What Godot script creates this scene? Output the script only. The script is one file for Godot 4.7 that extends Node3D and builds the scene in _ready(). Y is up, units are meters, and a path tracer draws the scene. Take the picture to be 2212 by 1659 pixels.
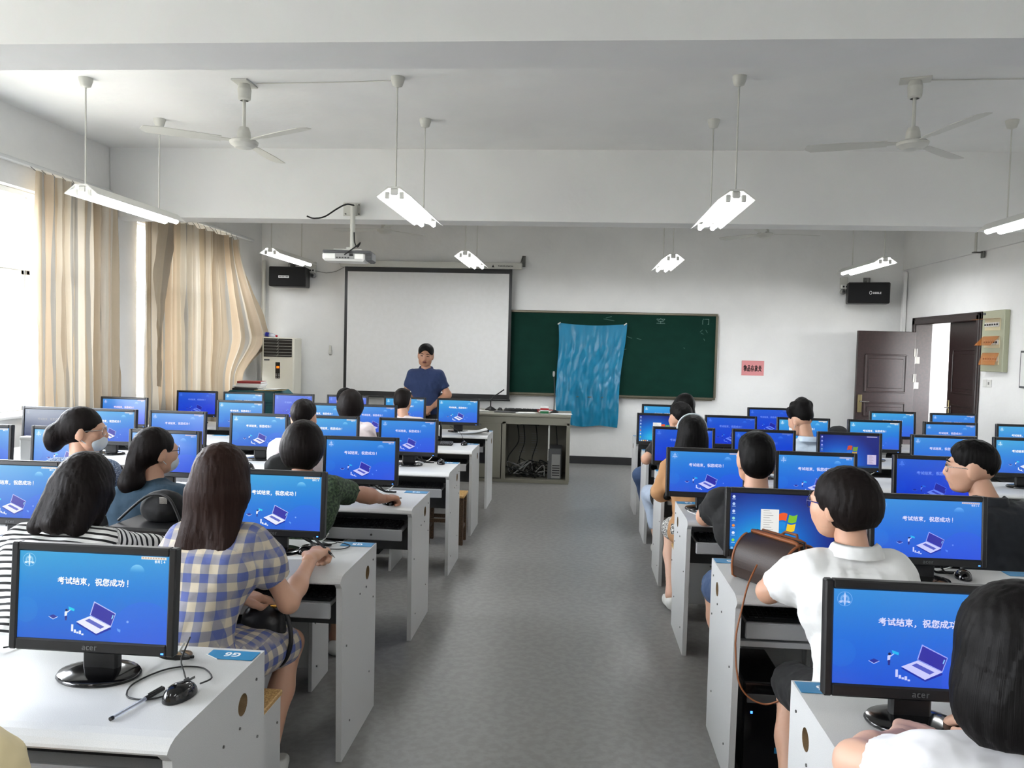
extends Node3D
# A computer classroom at the end of an exam. x runs right along the front wall, y up, the front wall lies towards -z. Units are metres.

const XL := -4.71
const XR := 4.54
const CEIL := 3.55
const BEAM := 2.867
const ZFRONT := -11.6
const ZBACK := 2.6
const ZF := [0.0, 8.57, 7.36, 6.12, 4.84, 3.52, 2.22]
const ROWNAME := ["", "first row", "second row", "third row", "fourth row", "fifth row", "sixth row"]
const ORD := ["aisle seat", "second seat", "third seat", "fourth seat", "fifth seat", "wall seat"]
var M := {}
var taken := {}
var rng := RandomNumberGenerator.new()


# ---------- mesh collector ----------
class G:
	var v := PackedVector3Array()
	var n := PackedVector3Array()
	var u := PackedVector2Array()
	var ix := PackedInt32Array()

	func face(p: Array, c: Vector3, uv: Array = []) -> void:
		# one flat polygon with three or four corners, turned away from c
		var nn: Vector3
		if p.size() == 4:
			nn = (p[2] - p[0]).cross(p[3] - p[1])
		else:
			nn = (p[1] - p[0]).cross(p[2] - p[0])
		nn = nn.normalized()
		var mid := Vector3.ZERO
		for q in p:
			mid += q
		mid /= p.size()
		var k := v.size()
		var flip: bool = nn.dot(mid - c) < 0.0
		if flip:
			nn = -nn
		for i in p.size():
			v.append(p[i])
			n.append(nn)
			u.append(uv[i] if uv.size() else Vector2(p[i].x + p[i].z, p[i].y))
		for i in range(1, p.size() - 1):
			if flip:
				ix.append_array([k, k + i, k + i + 1])
			else:
				ix.append_array([k, k + i + 1, k + i])

	func corner(h: Vector3, s: Vector3, e: float, ax: int) -> Vector3:
		return Vector3(s.x * (h.x - (0.0 if ax == 0 else e)), s.y * (h.y - (0.0 if ax == 1 else e)), s.z * (h.z - (0.0 if ax == 2 else e)))

	func box(c: Vector3, s: Vector3, bev := 0.0, bs := Basis()) -> void:
		var h := s * 0.5
		var e := minf(bev, minf(h.x, minf(h.y, h.z)) * 0.9)
		for ax in 3:
			for sg in [-1.0, 1.0]:
				var q := []
				for t in [[-1.0, -1.0], [1.0, -1.0], [1.0, 1.0], [-1.0, 1.0]]:
					var sv := Vector3()
					sv[ax] = sg
					sv[(ax + 1) % 3] = t[0]
					sv[(ax + 2) % 3] = t[1]
					q.append(c + bs * corner(h, sv, e, ax))
				face(q, c)
		if e <= 0.0:
			return
		for ax in 3:
			var b := (ax + 1) % 3
			var d := (ax + 2) % 3
			for sb in [-1.0, 1.0]:
				for sd in [-1.0, 1.0]:
					var s0 := Vector3()
					s0[ax] = -1.0
					s0[b] = sb
					s0[d] = sd
					var s1 := s0
					s1[ax] = 1.0
					var off := Vector3()
					face([c + bs * corner(h, s0, e, b) + off, c + bs * corner2(h, s1, e, b, ax), c + bs * corner2(h, s1, e, d, ax), c + bs * corner2(h, s0, e, d, ax)], c)
		for sx in [-1.0, 1.0]:
			for sy in [-1.0, 1.0]:
				for sz in [-1.0, 1.0]:
					var sv := Vector3(sx, sy, sz)
					face([c + bs * corner(h, sv, e, 0), c + bs * corner(h, sv, e, 1), c + bs * corner(h, sv, e, 2)], c)

	func corner2(h: Vector3, s: Vector3, e: float, full: int, _along: int) -> Vector3:
		return corner(h, s, e, full)

	func ring(pts: Array, rad: Array, seg: int, caps := true, squash := 1.0) -> void:
		# a tube through pts with one radius for each point
		var m := pts.size()
		var side := Vector3.ZERO
		var k0 := v.size()
		for i in m:
			var t: Vector3 = (pts[mini(i + 1, m - 1)] - pts[maxi(i - 1, 0)]).normalized()
			if i == 0:
				side = t.cross(Vector3.UP if absf(t.y) < 0.9 else Vector3.RIGHT).normalized()
			else:
				side = (side - t * side.dot(t)).normalized()
			var up := t.cross(side) * squash
			for j in seg:
				var a := TAU * j / seg
				var o := side * cos(a) + up * sin(a)
				v.append(pts[i] + o * rad[i])
				n.append(o.normalized())
				u.append(Vector2(float(j) / seg, float(i) / m))
		for i in m - 1:
			for j in seg:
				var a := k0 + i * seg + j
				var b := k0 + i * seg + (j + 1) % seg
				ix.append_array([a, a + seg, b, b, a + seg, b + seg])
		if caps:
			for e in [0, m - 1]:
				var t: Vector3 = (pts[1] - pts[0]).normalized() if e == 0 else (pts[m - 1] - pts[m - 2]).normalized()
				var k := v.size()
				var nn: Vector3 = -t if e == 0 else t
				for j in seg:
					v.append(v[k0 + e * seg + j])
					n.append(nn)
					u.append(Vector2.ZERO)
				for j in range(1, seg - 1):
					if e == 0:
						ix.append_array([k, k + j, k + j + 1])
					else:
						ix.append_array([k, k + j + 1, k + j])

	func tube(pts: Array, r: float, seg := 6, caps := true) -> void:
		var rad := []
		rad.resize(pts.size())
		rad.fill(r)
		ring(pts, rad, seg, caps)

	func rod(a: Vector3, b: Vector3, r0: float, r1 := -1.0, seg := 10) -> void:
		ring([a, b], [r0, r0 if r1 < 0.0 else r1], seg)

	func lathe(prof: Array, seg: int, t := Transform3D(), smooth := false) -> void:
		# prof: Vector2(radius, height) from bottom to top on the outside
		var m := prof.size()
		for i in m - 1:
			var p: Vector2 = prof[i]
			var q: Vector2 = prof[i + 1]
			var d0 := (q - p).normalized()
			var d1 := d0
			if smooth:
				if i > 0:
					d0 = (q - prof[i - 1]).normalized()
				if i < m - 2:
					d1 = (prof[i + 2] - p).normalized()
			var k := v.size()
			for j in seg + 1:
				var a := TAU * j / seg
				var e := Vector3(cos(a), 0, sin(a))
				v.append(t * (e * p.x + Vector3.UP * p.y))
				n.append((t.basis * (e * d0.y - Vector3.UP * d0.x)).normalized())
				u.append(Vector2(float(j) / seg, p.y))
				v.append(t * (e * q.x + Vector3.UP * q.y))
				n.append((t.basis * (e * d1.y - Vector3.UP * d1.x)).normalized())
				u.append(Vector2(float(j) / seg, q.y))
			for j in seg:
				var a := k + j * 2
				ix.append_array([a, a + 2, a + 1, a + 1, a + 2, a + 3])

	func prism(poly: PackedVector2Array, depth: float, t := Transform3D()) -> void:
		# poly in local x y, pushed out along local z by half the depth either way
		var tri := Geometry2D.triangulate_polygon(poly)
		var h := depth * 0.5
		for sg in [-1.0, 1.0]:
			var k := v.size()
			for p in poly:
				v.append(t * Vector3(p.x, p.y, sg * h))
				n.append((t.basis * Vector3(0, 0, sg)).normalized())
				u.append(p)
			for i in range(0, tri.size(), 3):
				var a := poly[tri[i]]
				var b := poly[tri[i + 1]]
				var c := poly[tri[i + 2]]
				var ccw: bool = (b - a).cross(c - a) > 0.0
				if ccw == (sg > 0.0):
					ix.append_array([k + tri[i], k + tri[i + 2], k + tri[i + 1]])
				else:
					ix.append_array([k + tri[i], k + tri[i + 1], k + tri[i + 2]])
		var area := 0.0
		for i in poly.size():
			area += poly[i].cross(poly[(i + 1) % poly.size()])
		for i in poly.size():
			var a := poly[i]
			var b := poly[(i + 1) % poly.size()]
			var o := Vector2(b.y - a.y, a.x - b.x) * signf(area)
			var mid := t * Vector3((a.x + b.x) * 0.5, (a.y + b.y) * 0.5, 0)
			face([t * Vector3(a.x, a.y, -h), t * Vector3(b.x, b.y, -h), t * Vector3(b.x, b.y, h), t * Vector3(a.x, a.y, h)], mid - t.basis * Vector3(o.x, o.y, 0))

	func sheet(rows: Array, uvs: Array = [], close := false) -> void:
		# a smooth surface through rows of points
		var a := rows.size()
		var b: int = rows[0].size()
		var k := v.size()
		for i in a:
			for j in b:
				var i0: Vector3 = rows[maxi(i - 1, 0)][j]
				var i1: Vector3 = rows[mini(i + 1, a - 1)][j]
				var j0: Vector3 = rows[i][(j - 1 + b) % b if close else maxi(j - 1, 0)]
				var j1: Vector3 = rows[i][(j + 1) % b if close else mini(j + 1, b - 1)]
				v.append(rows[i][j])
				n.append((j1 - j0).cross(i1 - i0).normalized())
				u.append(uvs[i][j] if uvs.size() else Vector2(float(j) / (b - 1), float(i) / (a - 1)))
		for i in a - 1:
			for j in (b if close else b - 1):
				var j2 := (j + 1) % b
				ix.append_array([k + i * b + j, k + (i + 1) * b + j, k + i * b + j2, k + i * b + j2, k + (i + 1) * b + j, k + (i + 1) * b + j2])

	func mesh() -> ArrayMesh:
		var arr := []
		arr.resize(Mesh.ARRAY_MAX)
		arr[Mesh.ARRAY_VERTEX] = v
		arr[Mesh.ARRAY_NORMAL] = n
		arr[Mesh.ARRAY_TEX_UV] = u
		arr[Mesh.ARRAY_INDEX] = ix
		var m := ArrayMesh.new()
		m.add_surface_from_arrays(Mesh.PRIMITIVE_TRIANGLES, arr)
		return m


# ---------- soft bodies: distances to bones, joined smoothly, meshed as surface nets ----------
class Flesh:
	var k := 42.0
	var prims := []
	var cuts := []
	var lo := Vector3(1e9, 1e9, 1e9)
	var hi := Vector3(-1e9, -1e9, -1e9)
	var wrinkle := 0.0
	var noise: FastNoiseLite
	var stretch := Vector3.ONE

	func span(p: Vector3, r: float) -> void:
		lo = lo.min(p - Vector3.ONE * r)
		hi = hi.max(p + Vector3.ONE * r)

	func cap(a: Vector3, b: Vector3, ra: float, rb: float, flat := false, sq := Vector3.ONE, turn := Basis()) -> void:
		# a tapered bone; sq squeezes its cross section along the axes of turn
		var mid := (a + b) * 0.5
		var q := Transform3D(turn.scaled_local(sq), mid)
		var iv := q.affine_inverse()
		var s := minf(sq.x, minf(sq.y, sq.z))
		var big := maxf(sq.x, maxf(sq.y, sq.z))
		var r := maxf(ra, rb) * maxf(big, 1.0)
		prims.append([iv, s, iv * a, iv * b, ra, rb, flat, a.min(b) - Vector3.ONE * r, a.max(b) + Vector3.ONE * r])
		span(a, ra * maxf(big, 1.0))
		span(b, rb * maxf(big, 1.0))

	func ell(c: Vector3, rad: Vector3, turn := Basis()) -> void:
		var q := Transform3D(turn.scaled_local(rad), c)
		var r := maxf(rad.x, maxf(rad.y, rad.z))
		prims.append([q.affine_inverse(), minf(rad.x, minf(rad.y, rad.z)), Vector3.ZERO, Vector3.ZERO, 1.0, 1.0, false, c - Vector3.ONE * r, c + Vector3.ONE * r])
		span(c, r)

	func cut(nrm: Vector3, at: Vector3) -> void:
		# takes away what lies on the side that nrm points to
		cuts.append([nrm.normalized(), at, null])

	func scoop(c: Vector3, rad: Vector3, turn := Basis()) -> void:
		cuts.append([Vector3.ZERO, Vector3.ZERO, Transform3D(turn.scaled_local(rad), c).affine_inverse(), minf(rad.x, minf(rad.y, rad.z))])

	func build(g: G, cell: float, uvc := Vector3.ZERO, uvmode := 0) -> void:
		var pad := cell * 2.0 + wrinkle
		var o := lo - Vector3.ONE * pad
		var dim := (hi - lo) + Vector3.ONE * pad * 2.0
		var nx := int(ceil(dim.x / cell)) + 1
		var ny := int(ceil(dim.y / cell)) + 1
		var nz := int(ceil(dim.z / cell)) + 1
		var s := PackedFloat32Array()
		s.resize(nx * ny * nz)
		s.fill(1e-5)
		var reach := 3.2 / k
		for pr in prims:
			var iv: Transform3D = pr[0]
			var sc: float = pr[1]
			var a: Vector3 = pr[2]
			var ba: Vector3 = pr[3] - a
			var bb := maxf(ba.length_squared(), 1e-12)
			var ra: float = pr[4]
			var dr: float = pr[5] - ra
			var flat: bool = pr[6]
			var ln := sqrt(bb)
			var l: Vector3 = (pr[7] - Vector3.ONE * reach - o) / cell
			var hh: Vector3 = (pr[8] + Vector3.ONE * reach - o) / cell
			var i0 := maxi(0, int(l.x))
			var i1 := mini(nx - 1, int(hh.x) + 1)
			var j0 := maxi(0, int(l.y))
			var j1 := mini(ny - 1, int(hh.y) + 1)
			var k0 := maxi(0, int(l.z))
			var k1 := mini(nz - 1, int(hh.z) + 1)
			var step: Vector3 = iv.basis.x * cell
			for kk in range(k0, k1 + 1):
				for jj in range(j0, j1 + 1):
					var at := (kk * ny + jj) * nx + i0
					var p: Vector3 = iv * (o + Vector3(i0, jj, kk) * cell) - a
					for ii in range(i0, i1 + 1):
						var h := p.dot(ba) / bb
						var hc := clampf(h, 0.0, 1.0)
						var d: float
						if flat and h > 1.0:
							d = maxf((p - ba * h).length() - ra - dr, (h - 1.0) * ln * 1.5)
						else:
							d = (p - ba * hc).length() - ra - dr * hc
						d *= sc
						if d < reach:
							s[at] += exp(-k * maxf(d, -0.12))
						p += step
						at += 1
		# to distances
		var total := nx * ny * nz
		for i in total:
			var q := s[i]
			s[i] = 0.27 if q < 1e-4 else -log(q) / k
		if cuts.size() or wrinkle > 0.0:
			var at := 0
			for kk in nz:
				for jj in ny:
					for ii in nx:
						var d := s[at]
						if d < 0.05:
							var p := o + Vector3(ii, jj, kk) * cell
							if wrinkle > 0.0 and d > -0.05:
								d += wrinkle * noise.get_noise_3dv(p * stretch)
							for c in cuts:
								var e: float
								if c[2] == null:
									e = (p - c[1]).dot(c[0])
								else:
									e = (1.0 - (c[2] * p).length()) * c[3]
								if e > d:
									d = e
							s[at] = d
						at += 1
		# one vertex in each crossed cell
		var vid := PackedInt32Array()
		vid.resize(total)
		vid.fill(-1)
		var sxy := nx * ny
		for kk in nz - 1:
			for jj in ny - 1:
				var at := (kk * ny + jj) * nx - 1
				for ii in nx - 1:
					at += 1
					var d0 := s[at]
					if d0 > 0.2:
						continue
					var d1 := s[at + 1]
					var d2 := s[at + nx]
					var d3 := s[at + nx + 1]
					var d4 := s[at + sxy]
					var d5 := s[at + sxy + 1]
					var d6 := s[at + sxy + nx]
					var d7 := s[at + sxy + nx + 1]
					var cnt := int(d0 < 0.0) + int(d1 < 0.0) + int(d2 < 0.0) + int(d3 < 0.0) + int(d4 < 0.0) + int(d5 < 0.0) + int(d6 < 0.0) + int(d7 < 0.0)
					if cnt == 0 or cnt == 8:
						continue
					var sum := Vector3.ZERO
					var m := 0.0
					if (d0 < 0.0) != (d1 < 0.0):
						sum += Vector3(d0 / (d0 - d1), 0, 0)
						m += 1.0
					if (d2 < 0.0) != (d3 < 0.0):
						sum += Vector3(d2 / (d2 - d3), 1, 0)
						m += 1.0
					if (d4 < 0.0) != (d5 < 0.0):
						sum += Vector3(d4 / (d4 - d5), 0, 1)
						m += 1.0
					if (d6 < 0.0) != (d7 < 0.0):
						sum += Vector3(d6 / (d6 - d7), 1, 1)
						m += 1.0
					if (d0 < 0.0) != (d2 < 0.0):
						sum += Vector3(0, d0 / (d0 - d2), 0)
						m += 1.0
					if (d1 < 0.0) != (d3 < 0.0):
						sum += Vector3(1, d1 / (d1 - d3), 0)
						m += 1.0
					if (d4 < 0.0) != (d6 < 0.0):
						sum += Vector3(0, d4 / (d4 - d6), 1)
						m += 1.0
					if (d5 < 0.0) != (d7 < 0.0):
						sum += Vector3(1, d5 / (d5 - d7), 1)
						m += 1.0
					if (d0 < 0.0) != (d4 < 0.0):
						sum += Vector3(0, 0, d0 / (d0 - d4))
						m += 1.0
					if (d1 < 0.0) != (d5 < 0.0):
						sum += Vector3(1, 0, d1 / (d1 - d5))
						m += 1.0
					if (d2 < 0.0) != (d6 < 0.0):
						sum += Vector3(0, 1, d2 / (d2 - d6))
						m += 1.0
					if (d3 < 0.0) != (d7 < 0.0):
						sum += Vector3(1, 1, d3 / (d3 - d7))
						m += 1.0
					var p := o + (Vector3(ii, jj, kk) + sum / m) * cell
					vid[at] = g.v.size()
					g.v.append(p)
					g.n.append(Vector3(d1 + d3 + d5 + d7 - d0 - d2 - d4 - d6, d2 + d3 + d6 + d7 - d0 - d1 - d4 - d5, d4 + d5 + d6 + d7 - d0 - d1 - d2 - d3).normalized())
					if uvmode == 1:
						var q := p - uvc
						g.u.append(Vector2(atan2(q.x, q.z) / TAU * 2.0, q.y * 2.0))
					else:
						g.u.append(Vector2(p.x, p.y))
		for kk in range(1, nz - 1):
			for jj in range(1, ny - 1):
				var at := (kk * ny + jj) * nx
				for ii in range(1, nx - 1):
					at += 1
					if vid[at] < 0:
						continue
					var q := s[at] < 0.0
					if q != (s[at + 1] < 0.0):
						four(g, vid[at], vid[at - nx], vid[at - nx - sxy], vid[at - sxy], q)
					if q != (s[at + nx] < 0.0):
						four(g, vid[at], vid[at - sxy], vid[at - 1 - sxy], vid[at - 1], q)
					if q != (s[at + sxy] < 0.0):
						four(g, vid[at], vid[at - 1], vid[at - 1 - nx], vid[at - nx], q)

	func four(g: G, a: int, b: int, c: int, d: int, q: bool) -> void:
		if a < 0 or b < 0 or c < 0 or d < 0:
			return
		if q:
			g.ix.append_array([a, c, b, a, d, c])
		else:
			g.ix.append_array([a, b, c, a, c, d])


# ---------- names, labels, parts ----------
func numbered(called: String) -> String:
	var c: int = taken.get(called, 0)
	taken[called] = c + 1
	return called if c == 0 else "%s_%03d" % [called, c]


func thing(called: String, label: String, category: String, at := Vector3.ZERO, group := "", turn := 0.0) -> Node3D:
	var o := Node3D.new()
	o.name = numbered(called)
	add_child(o)
	o.position = at
	o.rotation.y = turn
	tag(o, label, category, group)
	return o


func tag(o: Node3D, label: String, category: String, group := "") -> void:
	o.set_meta("label", label)
	o.set_meta("category", category)
	if group:
		o.set_meta("group", group)


func part(parent: Node, called: String, g: G, mat: Material) -> MeshInstance3D:
	return piece(parent, called, g.mesh(), mat)


func piece(parent: Node, called: String, mesh: Mesh, mat: Material, at := Vector3.ZERO) -> MeshInstance3D:
	var o := MeshInstance3D.new()
	o.mesh = mesh
	o.material_override = mat
	o.position = at
	o.name = numbered(called) if parent == self else called
	parent.add_child(o, true)
	return o


func struct(called: String, g: G, mat: Material, label := "") -> MeshInstance3D:
	var o := part(self, called, g, mat)
	o.name = called
	o.set_meta("kind", "structure")
	if label:
		o.set_meta("label", label)
	return o


func copy(o: Node3D, label: String, at: Vector3, turn := 0.0) -> Node3D:
	var c: Node3D = o.duplicate()
	var base: String = str(o.name)
	c.name = numbered(base.rstrip("0123456789").rstrip("_"))
	add_child(c)
	c.position = at
	c.rotation.y = turn
	c.set_meta("label", label)
	return c


func gbox(c: Vector3, s: Vector3, bev := 0.0) -> G:
	var g := G.new()
	g.box(c, s, bev)
	return g


func letters(parent: Node, called: String, text: String, size: float, t: Transform3D, mat: Material, bold := false, deep := 0.001) -> MeshInstance3D:
	var tm := TextMesh.new()
	var f := SystemFont.new()
	f.font_names = PackedStringArray(["Droid Sans"])
	f.font_weight = 700 if bold else 400
	tm.font = f
	tm.text = text
	tm.font_size = 32
	tm.pixel_size = size / 23.0
	tm.depth = deep
	tm.curve_step = 4.0
	var o := piece(parent, called, tm, mat)
	o.transform = t
	return o


func mat(key: String, c: Color, rough := 0.7, metal := 0.0) -> StandardMaterial3D:
	if M.has(key):
		return M[key]
	var m := StandardMaterial3D.new()
	m.resource_name = key
	m.albedo_color = c
	m.roughness = rough
	m.metallic = metal
	M[key] = m
	return m


# ---------- drawing on images ----------
func fill_poly(im: Image, pts: PackedVector2Array, c: Color) -> void:
	var lo := pts[0]
	var hi := pts[0]
	for p in pts:
		lo = lo.min(p)
		hi = hi.max(p)
	for y in range(maxi(0, int(lo.y)), mini(im.get_height(), int(hi.y) + 1)):
		var xs := []
		for i in pts.size():
			var a := pts[i]
			var b := pts[(i + 1) % pts.size()]
			if (a.y <= y + 0.5) != (b.y <= y + 0.5):
				xs.append(a.x + (y + 0.5 - a.y) / (b.y - a.y) * (b.x - a.x))
		xs.sort()
		for i in range(0, xs.size() - 1, 2):
			for x in range(maxi(0, int(round(xs[i]))), mini(im.get_width(), int(round(xs[i + 1])))):
				im.set_pixel(x, y, im.get_pixel(x, y).lerp(Color(c, 1.0), c.a))


func stroke(im: Image, a: Vector2, b: Vector2, w: float, c: Color) -> void:
	var lo := a.min(b) - Vector2.ONE * (w + 1.0)
	var hi := a.max(b) + Vector2.ONE * (w + 1.0)
	var ab := b - a
	var l := maxf(ab.length_squared(), 1e-6)
	for y in range(maxi(0, int(lo.y)), mini(im.get_height(), int(hi.y) + 1)):
		for x in range(maxi(0, int(lo.x)), mini(im.get_width(), int(hi.x) + 1)):
			var p := Vector2(x + 0.5, y + 0.5) - a
			var d := (p - ab * clampf(p.dot(ab) / l, 0.0, 1.0)).length() - w * 0.5
			if d < 0.6:
				im.set_pixel(x, y, im.get_pixel(x, y).lerp(Color(c, 1.0), clampf(0.6 - d, 0.0, 1.0) * c.a))


func disc(im: Image, c: Vector2, r: Vector2, col: Color, inner := 0.0) -> void:
	for y in range(maxi(0, int(c.y - r.y)), mini(im.get_height(), int(c.y + r.y) + 2)):
		for x in range(maxi(0, int(c.x - r.x)), mini(im.get_width(), int(c.x + r.x) + 2)):
			var q := ((Vector2(x + 0.5, y + 0.5) - c) / r).length()
			if q <= 1.0 and q >= inner:
				im.set_pixel(x, y, im.get_pixel(x, y).lerp(Color(col, 1.0), col.a))


const GLYPH := {
	"kao": [[50, 5, 50, 32], [22, 18, 74, 18], [8, 34, 92, 34], [84, 8, 55, 34, 8, 62], [38, 52, 78, 48], [48, 50, 42, 66, 80, 66, 74, 92, 58, 95]],
	"shi": [[14, 8, 24, 18], [6, 34, 22, 34, 22, 84, 36, 72], [38, 30, 94, 30], [44, 50, 66, 50], [55, 50, 55, 78], [40, 82, 68, 76], [72, 8, 76, 50, 84, 84, 94, 90, 95, 72], [84, 8, 92, 18]],
	"jie": [[24, 6, 10, 30, 30, 30], [34, 24, 8, 58, 36, 52], [6, 84, 38, 74], [44, 22, 96, 22], [70, 6, 70, 44], [48, 44, 92, 44], [50, 58, 90, 58, 90, 92, 50, 92, 50, 58]],
	"shu": [[10, 18, 90, 18], [22, 34, 78, 34, 78, 56, 22, 56, 22, 34], [50, 4, 50, 96], [48, 58, 8, 90], [52, 58, 92, 90]],
	"comma": [[22, 78, 28, 88, 16, 102]],
	"zhu": [[24, 4, 32, 14], [8, 26, 38, 26, 10, 60], [26, 42, 26, 96], [30, 52, 40, 62], [50, 10, 88, 10, 88, 48, 50, 48, 50, 10], [60, 48, 56, 76, 40, 94], [76, 48, 76, 88, 94, 88, 95, 74]],
	"nin": [[30, 4, 10, 36], [22, 22, 22, 60], [48, 4, 36, 26], [46, 14, 92, 14, 86, 26], [66, 16, 66, 56, 58, 54], [52, 32, 42, 48], [80, 30, 92, 46], [14, 72, 8, 92], [28, 66, 32, 92, 72, 92, 76, 80], [48, 62, 54, 74], [80, 66, 92, 80]],
	"cheng": [[12, 24, 92, 24], [14, 24, 12, 66, 4, 92], [14, 48, 42, 48, 40, 76, 30, 80], [54, 4, 60, 54, 76, 86, 94, 92, 96, 74], [86, 36, 50, 88], [72, 6, 84, 14]],
	"gong": [[6, 20, 44, 20], [25, 20, 25, 70], [4, 76, 46, 66], [48, 32, 92, 32, 88, 84, 74, 92], [68, 6, 66, 50, 44, 92]],
	"bang": [[40, 8, 40, 64], [40, 84, 40, 90]],
	"ji": [[6, 28, 44, 28], [25, 4, 25, 96], [24, 34, 6, 66], [28, 36, 44, 54], [56, 14, 54, 60, 44, 94], [56, 14, 82, 14, 82, 88, 94, 88, 95, 74]],
	"hao": [[26, 8, 74, 8, 74, 36, 26, 36, 26, 8], [8, 50, 92, 50], [34, 50, 28, 68, 76, 68, 68, 94, 50, 94]],
	"1": [[34, 22, 50, 10, 50, 92], [34, 92, 66, 92]],
	"4": [[62, 92, 62, 10, 24, 66, 80, 66]],
	"wu": [[12, 14, 6, 36], [6, 32, 42, 30], [25, 4, 25, 96], [4, 64, 44, 54], [56, 4, 44, 34], [52, 22, 92, 22, 86, 86, 74, 90], [66, 24, 46, 66], [80, 24, 54, 86]],
	"pin": [[30, 6, 70, 6, 70, 40, 30, 40, 30, 6], [6, 54, 44, 54, 44, 92, 6, 92, 6, 54], [56, 54, 94, 54, 94, 92, 56, 92, 56, 54]],
	"cun": [[8, 20, 92, 20], [42, 4, 6, 62], [24, 40, 24, 96], [42, 40, 84, 40, 64, 56], [66, 56, 66, 90, 54, 92], [36, 66, 96, 66]],
	"fang": [[24, 4, 28, 16], [4, 24, 48, 24], [20, 24, 18, 60, 6, 92], [20, 50, 42, 50, 38, 84, 28, 90], [62, 4, 50, 36], [56, 26, 96, 26], [82, 28, 70, 64, 46, 92], [56, 40, 70, 70, 94, 92]],
	"chu": [[28, 4, 10, 46], [24, 22, 48, 22, 34, 60, 6, 92], [16, 42, 40, 76, 94, 92], [70, 4, 70, 76], [72, 30, 90, 46]],
	"kong": [[50, 2, 50, 12], [14, 30, 14, 18, 88, 18, 84, 30], [38, 26, 20, 46], [60, 26, 80, 44], [28, 58, 74, 58], [50, 58, 50, 92], [12, 92, 90, 92]],
	"men": [[20, 8, 28, 18], [14, 26, 14, 94], [40, 12, 86, 12, 86, 90, 74, 90]],
}


func glyph(im: Image, key: String, at: Vector2, size: Vector2, w: float, c: Color) -> void:
	for s in GLYPH[key]:
		for i in range(0, s.size() - 2, 2):
			stroke(im, at + Vector2(s[i], s[i + 1]) * size / 100.0, at + Vector2(s[i + 2], s[i + 3]) * size / 100.0, w, c)


func tex(im: Image) -> ImageTexture:
	return ImageTexture.create_from_image(im)


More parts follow.
